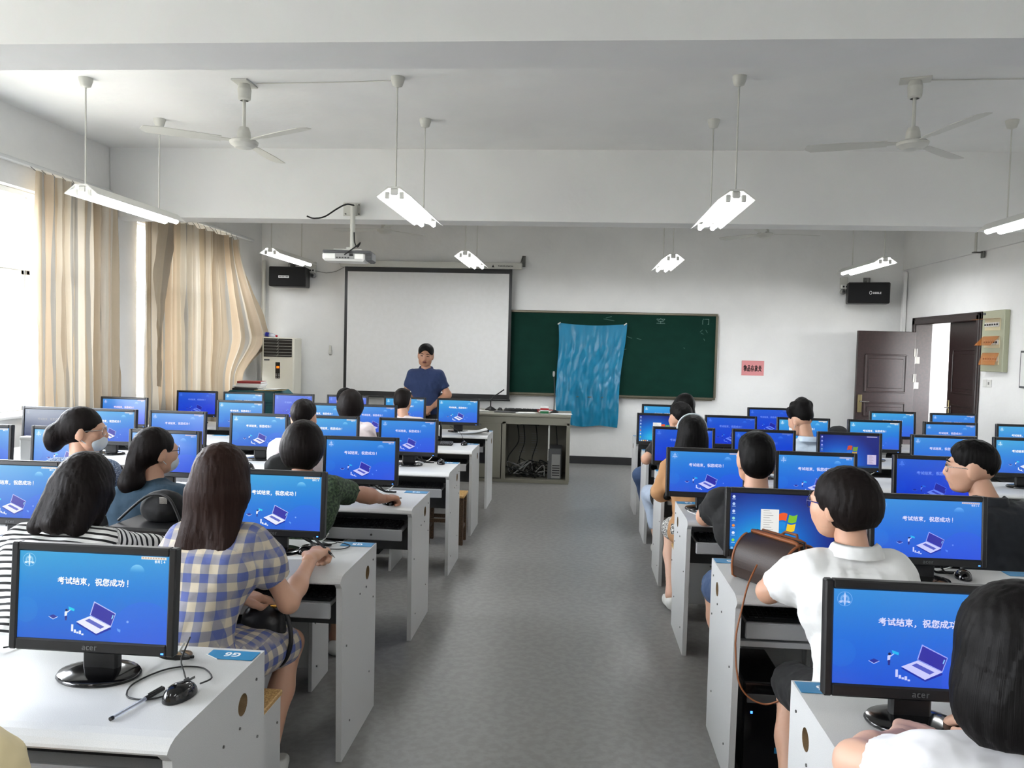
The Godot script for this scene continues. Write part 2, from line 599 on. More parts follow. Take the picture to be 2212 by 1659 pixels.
func exam_screen() -> ImageTexture:
	var w := 760
	var h := 428
	var im := Image.create(w, h, false, Image.FORMAT_RGB8)
	var top := Color(0.25, 0.66, 0.87)
	var mid := Color(0.14, 0.50, 0.87)
	var low := Color(0.18, 0.37, 0.84)
	for y in h:
		for x in w:
			var t := float(y) / h * 0.85 + float(x) / w * 0.15
			im.set_pixel(x, y, top.lerp(mid, minf(t * 2.0, 1.0)) if t < 0.5 else mid.lerp(low, t * 2.0 - 1.0))
	# pale planets in the picture
	for q in [[Vector2(645, 395), 170.0, Color(0.25, 0.42, 0.95, 0.32)], [Vector2(40, 290), 62.0, Color(0.25, 0.6, 0.9, 0.25)]]:
		disc(im, q[0], Vector2(q[1], q[1]), q[2])
	for y in range(45, 84):
		for x in range(560, 640):
			var q := Vector2(x - 599, y - 82)
			if q.length() < 37.0:
				im.set_pixel(x, y, im.get_pixel(x, y).lerp(Color(0.62, 0.88, 1.0), 0.75 * (84.0 - y) / 38.0))
	# emblem
	var wh := Color(0.9, 0.97, 1.0, 0.95)
	disc(im, Vector2(50, 46), Vector2(33, 33), Color(0.8, 0.93, 1.0, 0.6), 0.93)
	fill_poly(im, PackedVector2Array([Vector2(50, 14), Vector2(56, 34), Vector2(52, 76), Vector2(48, 76), Vector2(44, 34)]), wh)
	disc(im, Vector2(50, 46), Vector2(20, 20), Color(0.85, 0.95, 1.0, 0.5), 0.55)
	stroke(im, Vector2(28, 56), Vector2(72, 56), 3.0, wh)
	fill_poly(im, PackedVector2Array([Vector2(24, 58), Vector2(40, 58), Vector2(36, 64), Vector2(28, 64)]), wh)
	fill_poly(im, PackedVector2Array([Vector2(60, 58), Vector2(76, 58), Vector2(72, 64), Vector2(64, 64)]), wh)
	# the sentence
	var cs := ["kao", "shi", "jie", "shu", "comma", "zhu", "nin", "cheng", "gong", "bang"]
	for i in cs.size():
		var p := Vector2(198 + i * 38.0, 122)
		glyph(im, cs[i], p + Vector2(1.5, 2), Vector2(36, 37), 5.5, Color(0.1, 0.2, 0.6, 0.45))
		glyph(im, cs[i], p, Vector2(36, 37), 5.0, Color(1, 1, 1))
	# strip at the upper right, and the seat number
	im.fill_rect(Rect2i(618, 5, 126, 13), Color(0.93, 0.90, 0.86))
	for i in 9:
		im.fill_rect(Rect2i(624 + i * 13, 8, 7, 6), Color(0.75, 0.62, 0.52))
	var k := ["ji", "hao", "1", "4"]
	for i in 4:
		glyph(im, k[i], Vector2(686 + i * 14.0, 20), Vector2(13, 15), 2.0, Color(1, 1, 1))
	# laptop drawn in the middle
	fill_poly(im, PackedVector2Array([Vector2(300, 346), Vector2(405, 400), Vector2(478, 366), Vector2(478, 360), Vector2(372, 318)]), Color(0.12, 0.2, 0.66))
	fill_poly(im, PackedVector2Array([Vector2(300, 338), Vector2(372, 306), Vector2(478, 354), Vector2(404, 392)]), Color(0.93, 0.94, 1.0))
	fill_poly(im, PackedVector2Array([Vector2(345, 330), Vector2(366, 320), Vector2(444, 356), Vector2(424, 367)]), Color(0.38, 0.42, 0.78))
	fill_poly(im, PackedVector2Array([Vector2(368, 302), Vector2(388, 234), Vector2(500, 288), Vector2(478, 354)]), Color(0.75, 0.78, 0.97))
	fill_poly(im, PackedVector2Array([Vector2(373, 302), Vector2(391, 241), Vector2(496, 291), Vector2(476, 349)]), Color(0.22, 0.22, 0.66))
	fill_poly(im, PackedVector2Array([Vector2(484, 296), Vector2(489, 299), Vector2(482, 318), Vector2(477, 315)]), Color(0.6, 0.9, 0.98))
	# small figure, chip and bars
	fill_poly(im, PackedVector2Array([Vector2(240, 292), Vector2(254, 288), Vector2(252, 312), Vector2(240, 314)]), Color(0.96, 0.97, 1.0))
	fill_poly(im, PackedVector2Array([Vector2(242, 312), Vector2(253, 311), Vector2(252, 334), Vector2(243, 334)]), Color(0.2, 0.22, 0.55))
	disc(im, Vector2(249, 284), Vector2(6, 6), Color(0.15, 0.15, 0.3))
	stroke(im, Vector2(254, 294), Vector2(268, 282), 4.0, Color(0.96, 0.97, 1.0))
	fill_poly(im, PackedVector2Array([Vector2(258, 266), Vector2(290, 276), Vector2(288, 288), Vector2(262, 280)]), Color(0.15, 0.85, 0.95))
	fill_poly(im, PackedVector2Array([Vector2(160, 318), Vector2(182, 308), Vector2(205, 318), Vector2(182, 330)]), Color(0.2, 0.24, 0.62))
	stroke(im, Vector2(160, 319), Vector2(182, 331), 3.0, Color(0.85, 0.9, 1.0))
	stroke(im, Vector2(182, 331), Vector2(205, 319), 3.0, Color(0.85, 0.9, 1.0))
	for b in [[276, 352, 34], [290, 376, 16], [303, 386, 9], [316, 380, 18], [329, 394, 8]]:
		im.fill_rect(Rect2i(b[0], b[1], 11, b[2]), Color(0.93, 0.95, 1.0))
	disc(im, Vector2(560, 326), Vector2(6, 6), Color(0.7, 0.8, 1.0, 0.7))
	fill_poly(im, PackedVector2Array([Vector2(508, 360), Vector2(526, 366), Vector2(524, 380), Vector2(510, 372)]), Color(0.5, 0.72, 1.0, 0.7))
	return tex(im)


func desktop_screen(menu: Rect2i) -> ImageTexture:
	var w := 640
	var h := 360
	var im := Image.create(w, h, false, Image.FORMAT_RGB8)
	var deep := Color(0.02, 0.13, 0.50)
	var blue := Color(0.03, 0.42, 0.80)
	var cyan := Color(0.20, 0.83, 0.95)
	for y in h:
		for x in w:
			var t := (Vector2(x - 210, (y - 330) * 1.15) / 430.0).length()
			im.set_pixel(x, y, cyan.lerp(blue, minf(t * 1.9, 1.0)) if t < 0.526 else blue.lerp(deep, minf((t - 0.526) * 2.2, 1.0)))
	for s in [[70, 300, 330, 262], [90, 318, 280, 262], [60, 280, 330, 244]]:
		stroke(im, Vector2(s[0], s[1]), Vector2(s[2], s[3]), 1.6, Color(0.75, 0.98, 1.0, 0.35))
	# four curved panes
	var c0 := Vector2(350, 175)
	var panes := [[-1, -1, Color(0.93, 0.36, 0.16)], [1, -1, Color(0.50, 0.76, 0.16)], [-1, 1, Color(0.12, 0.55, 0.88)], [1, 1, Color(0.97, 0.80, 0.14)]]
	for p in panes:
		var pts := PackedVector2Array()
		var sx: float = p[0]
		var sy: float = p[1]
		var lean := 9.0
		var x0 := 5.0 * sx
		var x1 := 56.0 * sx
		var y0 := 5.0 * sy
		var y1 := 52.0 * sy
		for i in 9:
			var t := i / 8.0
			var x := lerpf(x0, x1, t)
			pts.append(c0 + Vector2(x - y0 * 0.18, y0 + sin(x / 56.0 * PI) * lean))
		for i in 9:
			var t := 1.0 - i / 8.0
			var x := lerpf(x0, x1, t)
			pts.append(c0 + Vector2(x - y1 * 0.18, y1 + sin(x / 56.0 * PI) * lean))
		fill_poly(im, pts, p[2])
	# icons down the left edge and the bar below
	var ic := [Color(0.85, 0.9, 1), Color(0.7, 0.8, 0.95), Color(0.8, 0.85, 1), Color(0.6, 0.85, 0.8), Color(0.95, 0.55, 0.2), Color(0.9, 0.92, 1), Color(0.55, 0.85, 0.3)]
	for i in ic.size():
		disc(im, Vector2(22, 24 + i * 46), Vector2(9, 9), ic[i])
		im.fill_rect(Rect2i(11, 38 + i * 46, 22, 3), Color(0.85, 0.92, 1.0))
	im.fill_rect(Rect2i(0, h - 20, w, 20), Color(0.10, 0.35, 0.55))
	for i in 5:
		im.fill_rect(Rect2i(8 + i * 26, h - 17, 15, 14), [Color(0.5, 0.75, 0.95), Color(0.9, 0.9, 0.85), Color(0.95, 0.8, 0.4), Color(0.95, 0.55, 0.2), Color(0.8, 0.85, 0.9)][i])
	im.fill_rect(Rect2i(w - 134, 8, 112, 10), Color(0.85, 0.87, 0.86))
	im.fill_rect(menu, Color(0.93, 0.93, 0.92))
	for i in 9:
		im.fill_rect(Rect2i(menu.position.x + 16, menu.position.y + 8 + i * int(menu.size.y / 9.6), int(menu.size.x * (0.35 + 0.1 * (i % 3))), 2), Color(0.45, 0.45, 0.45))
	return tex(im)


func noise_tex(freq: float, lo: Color, hi: Color, size := 512, oct := 4, nseed := 1, contrast := Vector2(0.3, 0.7)) -> NoiseTexture2D:
	var f := FastNoiseLite.new()
	f.seed = nseed
	f.frequency = freq
	f.fractal_octaves = oct
	var t := NoiseTexture2D.new()
	t.noise = f
	t.seamless = true
	t.width = size
	t.height = size
	var r := Gradient.new()
	r.set_color(0, lo)
	r.set_color(1, hi)
	r.set_offset(0, contrast.x)
	r.set_offset(1, contrast.y)
	t.color_ramp = r
	return t


func bump_tex(freq: float, strength: float, size := 512, oct := 3, nseed := 5) -> NoiseTexture2D:
	var f := FastNoiseLite.new()
	f.seed = nseed
	f.frequency = freq
	f.fractal_octaves = oct
	var t := NoiseTexture2D.new()
	t.noise = f
	t.seamless = true
	t.width = size
	t.height = size
	t.as_normal_map = true
	t.bump_strength = strength
	return t


func tri(m: StandardMaterial3D, scale: float, world := false) -> StandardMaterial3D:
	m.uv1_triplanar = true
	m.uv1_world_triplanar = world
	m.uv1_scale = Vector3.ONE * scale
	m.uv1_triplanar_sharpness = 6.0
	return m


func grain(key: String, lo: Color, hi: Color, rough: float, freq: float, scale: float, world := false, bump := 0.0, bfreq := 0.05) -> StandardMaterial3D:
	var m := mat(key, Color.WHITE, rough)
	m.albedo_texture = noise_tex(freq, lo, hi, 512, 5, M.size())
	if bump > 0.0:
		m.normal_enabled = true
		m.normal_texture = bump_tex(bfreq, bump, 512, 4, M.size())
		m.normal_scale = 0.6
	return tri(m, scale, world)


func cloth(key: String, c: Color, rough := 0.85, fold := 0.5) -> StandardMaterial3D:
	if M.has(key):
		return M[key]
	var m := mat(key, c, rough)
	m.normal_enabled = true
	m.normal_texture = M["fold_bump"]
	m.normal_scale = fold
	m.rim_enabled = true
	m.rim = 0.15
	return tri(m, 2.2)


func hair_mat(key: String, c: Color) -> StandardMaterial3D:
	if M.has(key):
		return M[key]
	var m := mat(key, c, 0.55)
	m.metallic_specular = 0.25
	m.uv1_scale = Vector3(3, 1, 1)
	m.albedo_texture = M["strand_color"]
	m.normal_enabled = true
	m.normal_texture = M["strand_bump"]
	m.normal_scale = 0.5
	return m


func patterns() -> void:
	M["fold_bump"] = bump_tex(0.012, 9.0, 512, 2, 77)
	# strands of hair run down the picture
	var w := 512
	var h := 64
	var hgt := Image.create(w, h, false, Image.FORMAT_RGB8)
	var col := Image.create(w, h, false, Image.FORMAT_RGB8)
	var f := FastNoiseLite.new()
	f.frequency = 0.09
	f.fractal_octaves = 4
	f.seed = 4
	for y in h:
		for x in w:
			# a loop in noise space, so that left and right ends meet
			var a := TAU * x / w
			var q := 0.5 + 0.5 * f.get_noise_3d(cos(a) * 170.0, sin(a) * 170.0, y * 0.16)
			hgt.set_pixel(x, y, Color(q, q, q))
			var b := 0.55 + 0.45 * q
			col.set_pixel(x, y, Color(b, b * 0.97, b * 0.95))
	hgt.bump_map_to_normal_map(4.0)
	M["strand_bump"] = tex(hgt)
	M["strand_color"] = tex(col)
	# black and white stripes
	var st := Image.create(8, 128, false, Image.FORMAT_RGB8)
	st.fill(Color(0.88, 0.88, 0.87))
	for i in 4:
		st.fill_rect(Rect2i(0, i * 32, 8, 12), Color(0.04, 0.04, 0.045))
	var m := mat("stripe_cloth", Color.WHITE, 0.85)
	m.albedo_texture = tex(st)
	# blue and cream checks
	var ck := Image.create(256, 256, false, Image.FORMAT_RGB8)
	var cream := Color(0.80, 0.75, 0.66)
	var blue := Color(0.33, 0.38, 0.60)
	var grey := Color(0.57, 0.56, 0.59)
	for y in 256:
		for x in 256:
			var a := int(x / 32) % 2
			var b := int(y / 32) % 2
			var c := cream if a + b == 0 else blue if a + b == 2 else grey
			c = c.darkened(0.06 * ((x * 7 + y * 3) % 5) / 4.0)
			ck.set_pixel(x, y, c)
	m = mat("check_cloth", Color.WHITE, 0.9)
	m.albedo_texture = tex(ck)
	m.normal_enabled = true
	m.normal_texture = M["fold_bump"]
	m.normal_scale = 0.35
	tri(m, 4.2)
	# leafy print
	m = grain("leaf_cloth", Color(0.10, 0.16, 0.10), Color(0.27, 0.34, 0.24), 0.85, 0.035, 3.0)
	m = grain("camo_cloth", Color(0.10, 0.10, 0.09), Color(0.62, 0.56, 0.48), 0.85, 0.02, 3.0)
	m = grain("wave_cloth", Color(0.22, 0.30, 0.42), Color(0.62, 0.68, 0.76), 0.85, 0.04, 5.0)
	# curtain stripes: tan, cream and grey bands in the weave
	var cu := Image.create(1024, 16, false, Image.FORMAT_RGB8)
	var r := RandomNumberGenerator.new()
	r.seed = 9
	var x := 0
	var tones := [Color(0.76, 0.70, 0.61), Color(0.80, 0.77, 0.71), Color(0.66, 0.61, 0.54), Color(0.79, 0.72, 0.63), Color(0.62, 0.61, 0.585), Color(0.82, 0.79, 0.74)]
	var ti := 0
	while x < 1024:
		var wd := r.randi_range(10, 34)
		cu.fill_rect(Rect2i(x, 0, wd, 16), tones[ti % 6])
		ti += r.randi_range(1, 4)
		x += wd
	m = mat("curtain_cloth", Color.WHITE, 0.9)
	m.albedo_texture = tex(cu)
	m.backlight_enabled = true
	m.backlight = Color(0.38, 0.37, 0.35)
	m.normal_enabled = true
	m.normal_texture = M["fold_bump"]
	m.normal_scale = 0.25


func _ready() -> void:
	# ---- camera ----
	var cam := Camera3D.new()
	cam.name = "camera"
	add_child(cam)
	cam.position = Vector3(0, 1.644, 0)
	cam.rotation_degrees = Vector3(-2.54, 4.59, 1.41)
	cam.fov = rad_to_deg(2.0 * atan(829.5 / 1725.0))
	cam.near = 0.05
	cam.far = 200.0
	cam.current = true
	# ---- sky and exposure: a bright overcast day ----
	var env := Environment.new()
	env.background_mode = Environment.BG_SKY
	var sky := Sky.new()
	var sm := ProceduralSkyMaterial.new()
	sm.sky_top_color = Color(0.93, 0.96, 1.0)
	sm.sky_horizon_color = Color(0.99, 0.99, 1.0)
	sm.ground_horizon_color = Color(0.83, 0.83, 0.82)
	sm.ground_bottom_color = Color(0.68, 0.67, 0.64)
	sm.sky_energy_multiplier = 4.2
	sm.ground_energy_multiplier = 3.4
	sky.sky_material = sm
	env.sky = sky
	env.tonemap_mode = Environment.TONE_MAPPER_LINEAR
	env.tonemap_exposure = 1.26
	env.sdfgi_enabled = true
	env.ssao_enabled = true
	env.ssil_enabled = true
	var we := WorldEnvironment.new()
	we.name = "environment"
	we.environment = env
	add_child(we)
	rng.seed = 11
	patterns()
	materials()
	room()
	windows()
	door()
	for x in [-3.65, -1.325, 1.06, 3.39]:
		for z in [5.62, 9.22, -0.9]:
			pendant(x, z)
	for f in [[-2.495, 5.79, 1.55], [2.255, 5.75, 2.83], [-2.495, 10.13, 0.9], [2.255, 10.07, 0.15]]:
		fan(f[0], f[1], f[2])
	front_wall_things()
	curtains()
	desks()
	stations()
	desk_clutter()
	people()


func materials() -> void:
	grain("wall_paint", Color(0.915, 0.915, 0.908), Color(0.93, 0.93, 0.922), 0.85, 0.006, 0.35, true, 0.5, 0.06)
	grain("ceiling_paint", Color(0.915, 0.917, 0.91), Color(0.93, 0.932, 0.925), 0.9, 0.006, 0.3, true, 0.4, 0.05)
	grain("floor_vinyl", Color(0.475, 0.47, 0.46), Color(0.515, 0.51, 0.50), 0.38, 0.04, 0.9, true, 0.25, 0.1)
	grain("laminate", Color(0.745, 0.747, 0.742), Color(0.79, 0.792, 0.787), 0.40, 0.25, 3.0)
	grain("chipboard", Color(0.42, 0.33, 0.22), Color(0.60, 0.50, 0.36), 0.85, 0.2, 8.0)
	grain("wood_edge", Color(0.62, 0.47, 0.26), Color(0.80, 0.66, 0.42), 0.55, 0.03, 6.0)
	grain("dark_wood", Color(0.22, 0.16, 0.10), Color(0.36, 0.27, 0.18), 0.6, 0.03, 6.0)
	grain("door_wood", Color(0.125, 0.075, 0.07), Color(0.165, 0.10, 0.095), 0.36, 0.02, 2.0)
	mat("grey_panel", Color(0.33, 0.335, 0.34), 0.55)
	mat("tray_front", Color(0.66, 0.665, 0.67), 0.45)
	mat("black_plastic", Color(0.055, 0.055, 0.06), 0.42)
	mat("black_gloss", Color(0.035, 0.035, 0.04), 0.12)
	mat("key_plastic", Color(0.08, 0.08, 0.085), 0.5)
	mat("black_rubber", Color(0.05, 0.05, 0.05), 0.6)
	mat("grey_wire", Color(0.55, 0.55, 0.54), 0.5)
	mat("white_plastic", Color(0.86, 0.86, 0.84), 0.4)
	mat("off_white_metal", Color(0.80, 0.80, 0.77), 0.4)
	mat("screw_metal", Color(0.45, 0.45, 0.44), 0.35, 0.9)
	mat("chrome", Color(0.75, 0.74, 0.72), 0.25, 1.0)
	mat("hinge_steel", Color(0.52, 0.51, 0.49), 0.5, 0.6)
	mat("brass", Color(0.62, 0.57, 0.42), 0.3, 1.0)
	mat("gold", Color(0.85, 0.65, 0.30), 0.25, 1.0)
	mat("paper", Color(0.90, 0.90, 0.89), 0.8)
	mat("label_blue", Color(0.08, 0.48, 0.68), 0.5)
	mat("white_ink", Color(0.95, 0.95, 0.95), 0.6)
	mat("window_frame", Color(0.86, 0.87, 0.87), 0.35)
	mat("baseboard_dark", Color(0.17, 0.17, 0.175), 0.5)
	mat("console_paint", Color(0.52, 0.51, 0.46), 0.5)
	mat("teal_paint", Color(0.10, 0.33, 0.36), 0.45)
	mat("panel_box", Color(0.66, 0.67, 0.57), 0.45)
	mat("dado_grey", Color(0.47, 0.46, 0.46), 0.6)
	mat("skin", Color(0.76, 0.59, 0.49), 0.5)
	mat("skin_pale", Color(0.80, 0.64, 0.55), 0.5)
	mat("skin_tan", Color(0.66, 0.48, 0.38), 0.5)
	for k in ["skin", "skin_pale", "skin_tan"]:
		M[k].subsurf_scatter_enabled = true
		M[k].subsurf_scatter_strength = 0.04
	var g := mat("window_glass", Color(0.9, 0.95, 0.95, 0.08), 0.03)
	g.transparency = BaseMaterial3D.TRANSPARENCY_ALPHA
	var am := mat("amber_cover", Color(0.80, 0.48, 0.14, 0.42), 0.28)
	am.transparency = BaseMaterial3D.TRANSPARENCY_ALPHA
	var pb := mat("clear_plastic", Color(0.85, 0.88, 0.95, 0.35), 0.3)
	pb.transparency = BaseMaterial3D.TRANSPARENCY_ALPHA
	var t := mat("tube_glow", Color(1, 1, 1), 0.4)
	t.emission_enabled = true
	t.emission = Color(0.98, 0.99, 1.0)
	t.emission_energy_multiplier = 18.0
	t = mat("led_blue", Color(0.1, 0.2, 0.6), 0.4)
	t.emission_enabled = true
	t.emission = Color(0.25, 0.5, 1.0)
	t.emission_energy_multiplier = 3.0
	t = mat("led_orange", Color(0.5, 0.2, 0.05), 0.4)
	t.emission_enabled = true
	t.emission = Color(1.0, 0.42, 0.05)
	t.emission_energy_multiplier = 1.6
	var ex := exam_screen()
	var tints := {"screen_bright": Color(1, 1, 1), "screen_blue": Color(0.86, 0.86, 1.0), "screen_deep": Color(0.42, 0.55, 0.95), "screen_dim": Color(0.34, 0.36, 0.42), "screen_violet": Color(0.95, 0.86, 1.0)}
	for k in tints:
		screen_mat(k, ex, tints[k])
	screen_mat("screen_menu", desktop_screen(Rect2i(190, 96, 112, 150)), Color.WHITE)
	screen_mat("screen_menu_low", desktop_screen(Rect2i(516, 214, 96, 108)), Color(0.85, 0.8, 0.95))


func screen_mat(key: String, t: Texture2D, tint: Color) -> void:
	var m := mat(key, Color(0.02, 0.02, 0.025), 0.3)
	m.emission_enabled = true
	m.emission_operator = BaseMaterial3D.EMISSION_OP_MULTIPLY
	m.emission = tint
	m.emission_texture = t
	m.emission_energy_multiplier = 0.78


func room() -> void:
	var wl: StandardMaterial3D = M["wall_paint"]
	struct("floor", gbox(Vector3(-0.08, -0.1, (ZBACK + ZFRONT) / 2), Vector3(9.7, 0.2, ZBACK - ZFRONT + 0.5)), M["floor_vinyl"], "grey vinyl classroom floor")
	struct("ceiling", gbox(Vector3(-0.08, CEIL + 0.12, (ZBACK + ZFRONT) / 2), Vector3(9.7, 0.24, ZBACK - ZFRONT + 0.5)), M["ceiling_paint"], "white painted ceiling")
	struct("wall_front", gbox(Vector3(-0.08, CEIL / 2, ZFRONT - 0.12), Vector3(9.7, CEIL, 0.24)), wl, "white front wall")
	struct("wall_back", gbox(Vector3(-0.08, CEIL / 2, ZBACK + 0.12), Vector3(9.7, CEIL, 0.24)), wl, "white back wall")
	# left wall with three window openings
	var g := G.new()
	var z0 := -ZBACK
	for w in [[-0.3, 2.8], [4.3, 7.45], [8.22, 10.72], [11.6, 11.6]]:
		g.box(Vector3(XL - 0.12, CEIL / 2, -(z0 + w[0]) / 2), Vector3(0.24, CEIL, w[0] - z0))
		if w[1] > w[0]:
			g.box(Vector3(XL - 0.12, 0.475, -(w[0] + w[1]) / 2), Vector3(0.24, 0.95, w[1] - w[0]))
			g.box(Vector3(XL - 0.12, (2.9 + CEIL) / 2, -(w[0] + w[1]) / 2), Vector3(0.24, CEIL - 2.9, w[1] - w[0]))
		z0 = w[1]
	struct("wall_left", g, wl, "white window wall")
	# right wall with the door opening
	g = G.new()
	g.box(Vector3(XR + 0.12, CEIL / 2, (ZBACK - 9.44) / 2), Vector3(0.24, CEIL, 9.44 + ZBACK))
	g.box(Vector3(XR + 0.12, (2.16 + CEIL) / 2, -10.33), Vector3(0.24, CEIL - 2.16, 1.78))
	g.box(Vector3(XR + 0.12, CEIL / 2, -11.41), Vector3(0.24, CEIL, 0.38))
	struct("wall_right", g, wl, "white wall with the door")
	# beams across the room and along the right wall
	struct("trim_1", gbox(Vector3(-0.08, (BEAM + CEIL) / 2, -3.38), Vector3(9.25, CEIL - BEAM, 0.31)), M["ceiling_paint"], "ceiling beam nearest the viewer")
	struct("trim_2", gbox(Vector3(-0.08, (BEAM + CEIL) / 2, -7.87), Vector3(9.25, CEIL - BEAM, 0.30)), M["ceiling_paint"], "ceiling beam that carries the projector")
	struct("trim_3", gbox(Vector3(XR - 0.02, (BEAM + CEIL) / 2, (-8.02 + ZFRONT) / 2), Vector3(0.045, CEIL - BEAM, -8.02 - ZFRONT)), wl, "shallow beam along the right wall")
	struct("trim_4", gbox(Vector3(XL + 0.03, 3.1, -5.6), Vector3(0.05, 0.035, 4.2), 0.006), M["window_frame"], "curtain rail of the near window")
	struct("trim_5", gbox(Vector3(XL + 0.03, 3.1, -9.6), Vector3(0.05, 0.035, 3.2), 0.006), M["window_frame"], "curtain rail of the far window")
	struct("baseboard_front", gbox(Vector3(-0.08, 0.055, ZFRONT + 0.012), Vector3(9.2, 0.11, 0.024), 0.004), M["baseboard_dark"])
	g = G.new()
	g.box(Vector3(XR - 0.012, 0.055, (-9.42 + ZBACK) / 2), Vector3(0.024, 0.11, 9.42 + ZBACK), 0.004)
	g.box(Vector3(XR - 0.012, 0.055, -11.41), Vector3(0.024, 0.11, 0.36), 0.004)
	struct("baseboard_right", g, M["baseboard_dark"])
	struct("baseboard_left", gbox(Vector3(XL + 0.012, 0.055, (ZBACK + ZFRONT) / 2), Vector3(0.024, 0.11, ZBACK - ZFRONT - 0.06), 0.004), M["baseboard_dark"])
	# the corridor beyond the door: a parapet open to the sky
	struct("floor_corridor", gbox(Vector3(5.75, -0.1, -10.0), Vector3(1.94, 0.2, 7.0)), M["floor_vinyl"])
	struct("ceiling_corridor", gbox(Vector3(5.75, 3.3, -10.0), Vector3(1.94, 0.2, 7.0)), M["ceiling_paint"])
	g = G.new()
	g.box(Vector3(5.75, 1.6, -13.3), Vector3(1.94, 3.2, 0.2))
	g.box(Vector3(5.16, 1.6, -12.5), Vector3(0.76, 3.2, 0.3))
	struct("wall_corridor", g, wl, "white end wall of the corridor outside the door")
	struct("trim_6", gbox(Vector3(6.12, 0.5, -13.19), Vector3(1.16, 1.0, 0.02)), M["dado_grey"], "grey painted lower wall in the corridor")
	g = G.new()
	g.box(Vector3(6.66, 0.55, -10.0), Vector3(0.12, 1.1, 7.0))
	g.box(Vector3(6.66, 2.75, -10.0), Vector3(0.12, 1.1, 7.0))
	struct("wall_parapet", g, wl, "corridor parapet with an open strip above")
	struct("wall_corridor_near", gbox(Vector3(5.75, 1.6, -6.45), Vector3(1.94, 3.2, 0.1)), wl)


func windows() -> void:
	var k := 1
	for w in [[4.3, 7.45], [8.22, 10.72], [-0.3, 2.8]]:
		var o := Node3D.new()
		o.name = "window_%d" % k
		o.set_meta("kind", "structure")
		o.set_meta("label", ["bright near window at the left edge", "bright far window behind the drawn curtain", "window beside the viewer"][k - 1])
		add_child(o)
		k += 1
		var x := XL - 0.12
		var mid: float = -(w[0] + w[1]) / 2
		var ln: float = w[1] - w[0]
		var g := G.new()
		g.box(Vector3(x, 2.875, mid), Vector3(0.07, 0.05, ln), 0.006)
		g.box(Vector3(x, 0.975, mid), Vector3(0.07, 0.05, ln), 0.006)
		g.box(Vector3(x, 2.25, mid), Vector3(0.07, 0.06, ln - 0.1), 0.006)
		for z in [w[0] + 0.025, w[1] - 0.025]:
			g.box(Vector3(x, 1.925, -z), Vector3(0.07, 1.85, 0.05), 0.006)
		part(o, "window_frame", g, M["window_frame"])
		var cells := int(round(ln / 0.8))
		for i in cells:
			var z: float = w[0] + 0.05 + (ln - 0.1) * (i + 0.5) / cells
			var wd := (ln - 0.1) / cells
			var s := G.new()
			for e in [-1.0, 1.0]:
				s.box(Vector3(x + (0.012 if i % 2 else -0.012), 1.61, -z + e * (wd / 2 - 0.02)), Vector3(0.03, 1.22, 0.04), 0.004)
			for y in [1.02, 2.2]:
				s.box(Vector3(x + (0.012 if i % 2 else -0.012), y, -z), Vector3(0.03, 0.04, wd), 0.004)
			var sash := part(o, "sash", s, M["window_frame"])
			part(sash, "pane", gbox(Vector3(x + (0.012 if i % 2 else -0.012), 1.61, -z), Vector3(0.005, 1.14, wd - 0.07)), M["window_glass"])
			part(o, "pane", gbox(Vector3(x, 2.565, -z), Vector3(0.005, 0.57, wd - 0.02)), M["window_glass"])
			if i:
				part(o, "mullion", gbox(Vector3(x, 2.565, -z + wd / 2), Vector3(0.05, 0.57, 0.04), 0.005), M["window_frame"])
			var h := G.new()
			h.box(Vector3(x + 0.04, 1.5, -z - wd * 0.42), Vector3(0.03, 0.09, 0.02), 0.005)
			part(o, "latch", h, M["off_white_metal"])
		part(o, "window_sill", gbox(Vector3(XL - 0.06, 0.965, mid), Vector3(0.2, 0.03, ln + 0.06), 0.006), M["wall_paint"])


func door_leaf(o: Node3D, wd: float, hg: float, hinge_side: float) -> void:
	# a leaf in local x y, thickness along z, panels on both faces
	part(o, "slab", gbox(Vector3(0, hg / 2 + 0.01, 0), Vector3(wd, hg, 0.05), 0.005), M["door_wood"])
	for sg in [-1.0, 1.0]:
		for q in [[hg * 0.72, hg * 0.25], [hg * 0.475, hg * 0.09], [hg * 0.23, hg * 0.29]]:
			var g := G.new()
			var c: float = q[0]
			var h: float = q[1]
			for e in [-1.0, 1.0]:
				g.box(Vector3(0, c + e * h / 2, sg * 0.029), Vector3(wd * 0.7, 0.022, 0.016), 0.006)
				g.box(Vector3(e * wd * 0.35, c, sg * 0.029), Vector3(0.022, h, 0.016), 0.006)
			g.box(Vector3(0, c, sg * 0.026), Vector3(wd * 0.6, h - 0.1, 0.012), 0.005)
			part(o, "raised_panel", g, M["door_wood"])
	var hx := -hinge_side * (wd / 2 - 0.055)
	for sg in [-1.0, 1.0]:
		var hd := part(o, "handle_plate", gbox(Vector3(hx, 1.02, sg * 0.03), Vector3(0.055, 0.24, 0.012), 0.004), M["brass"])
		var l := G.new()
		l.rod(Vector3(hx, 1.05, sg * 0.035), Vector3(hx, 1.05, sg * 0.07), 0.01)
		l.rod(Vector3(hx, 1.05, sg * 0.068), Vector3(hx + hinge_side * 0.11, 1.05, sg * 0.068), 0.009, 0.007)
		part(hd, "lever", l, M["chrome"])


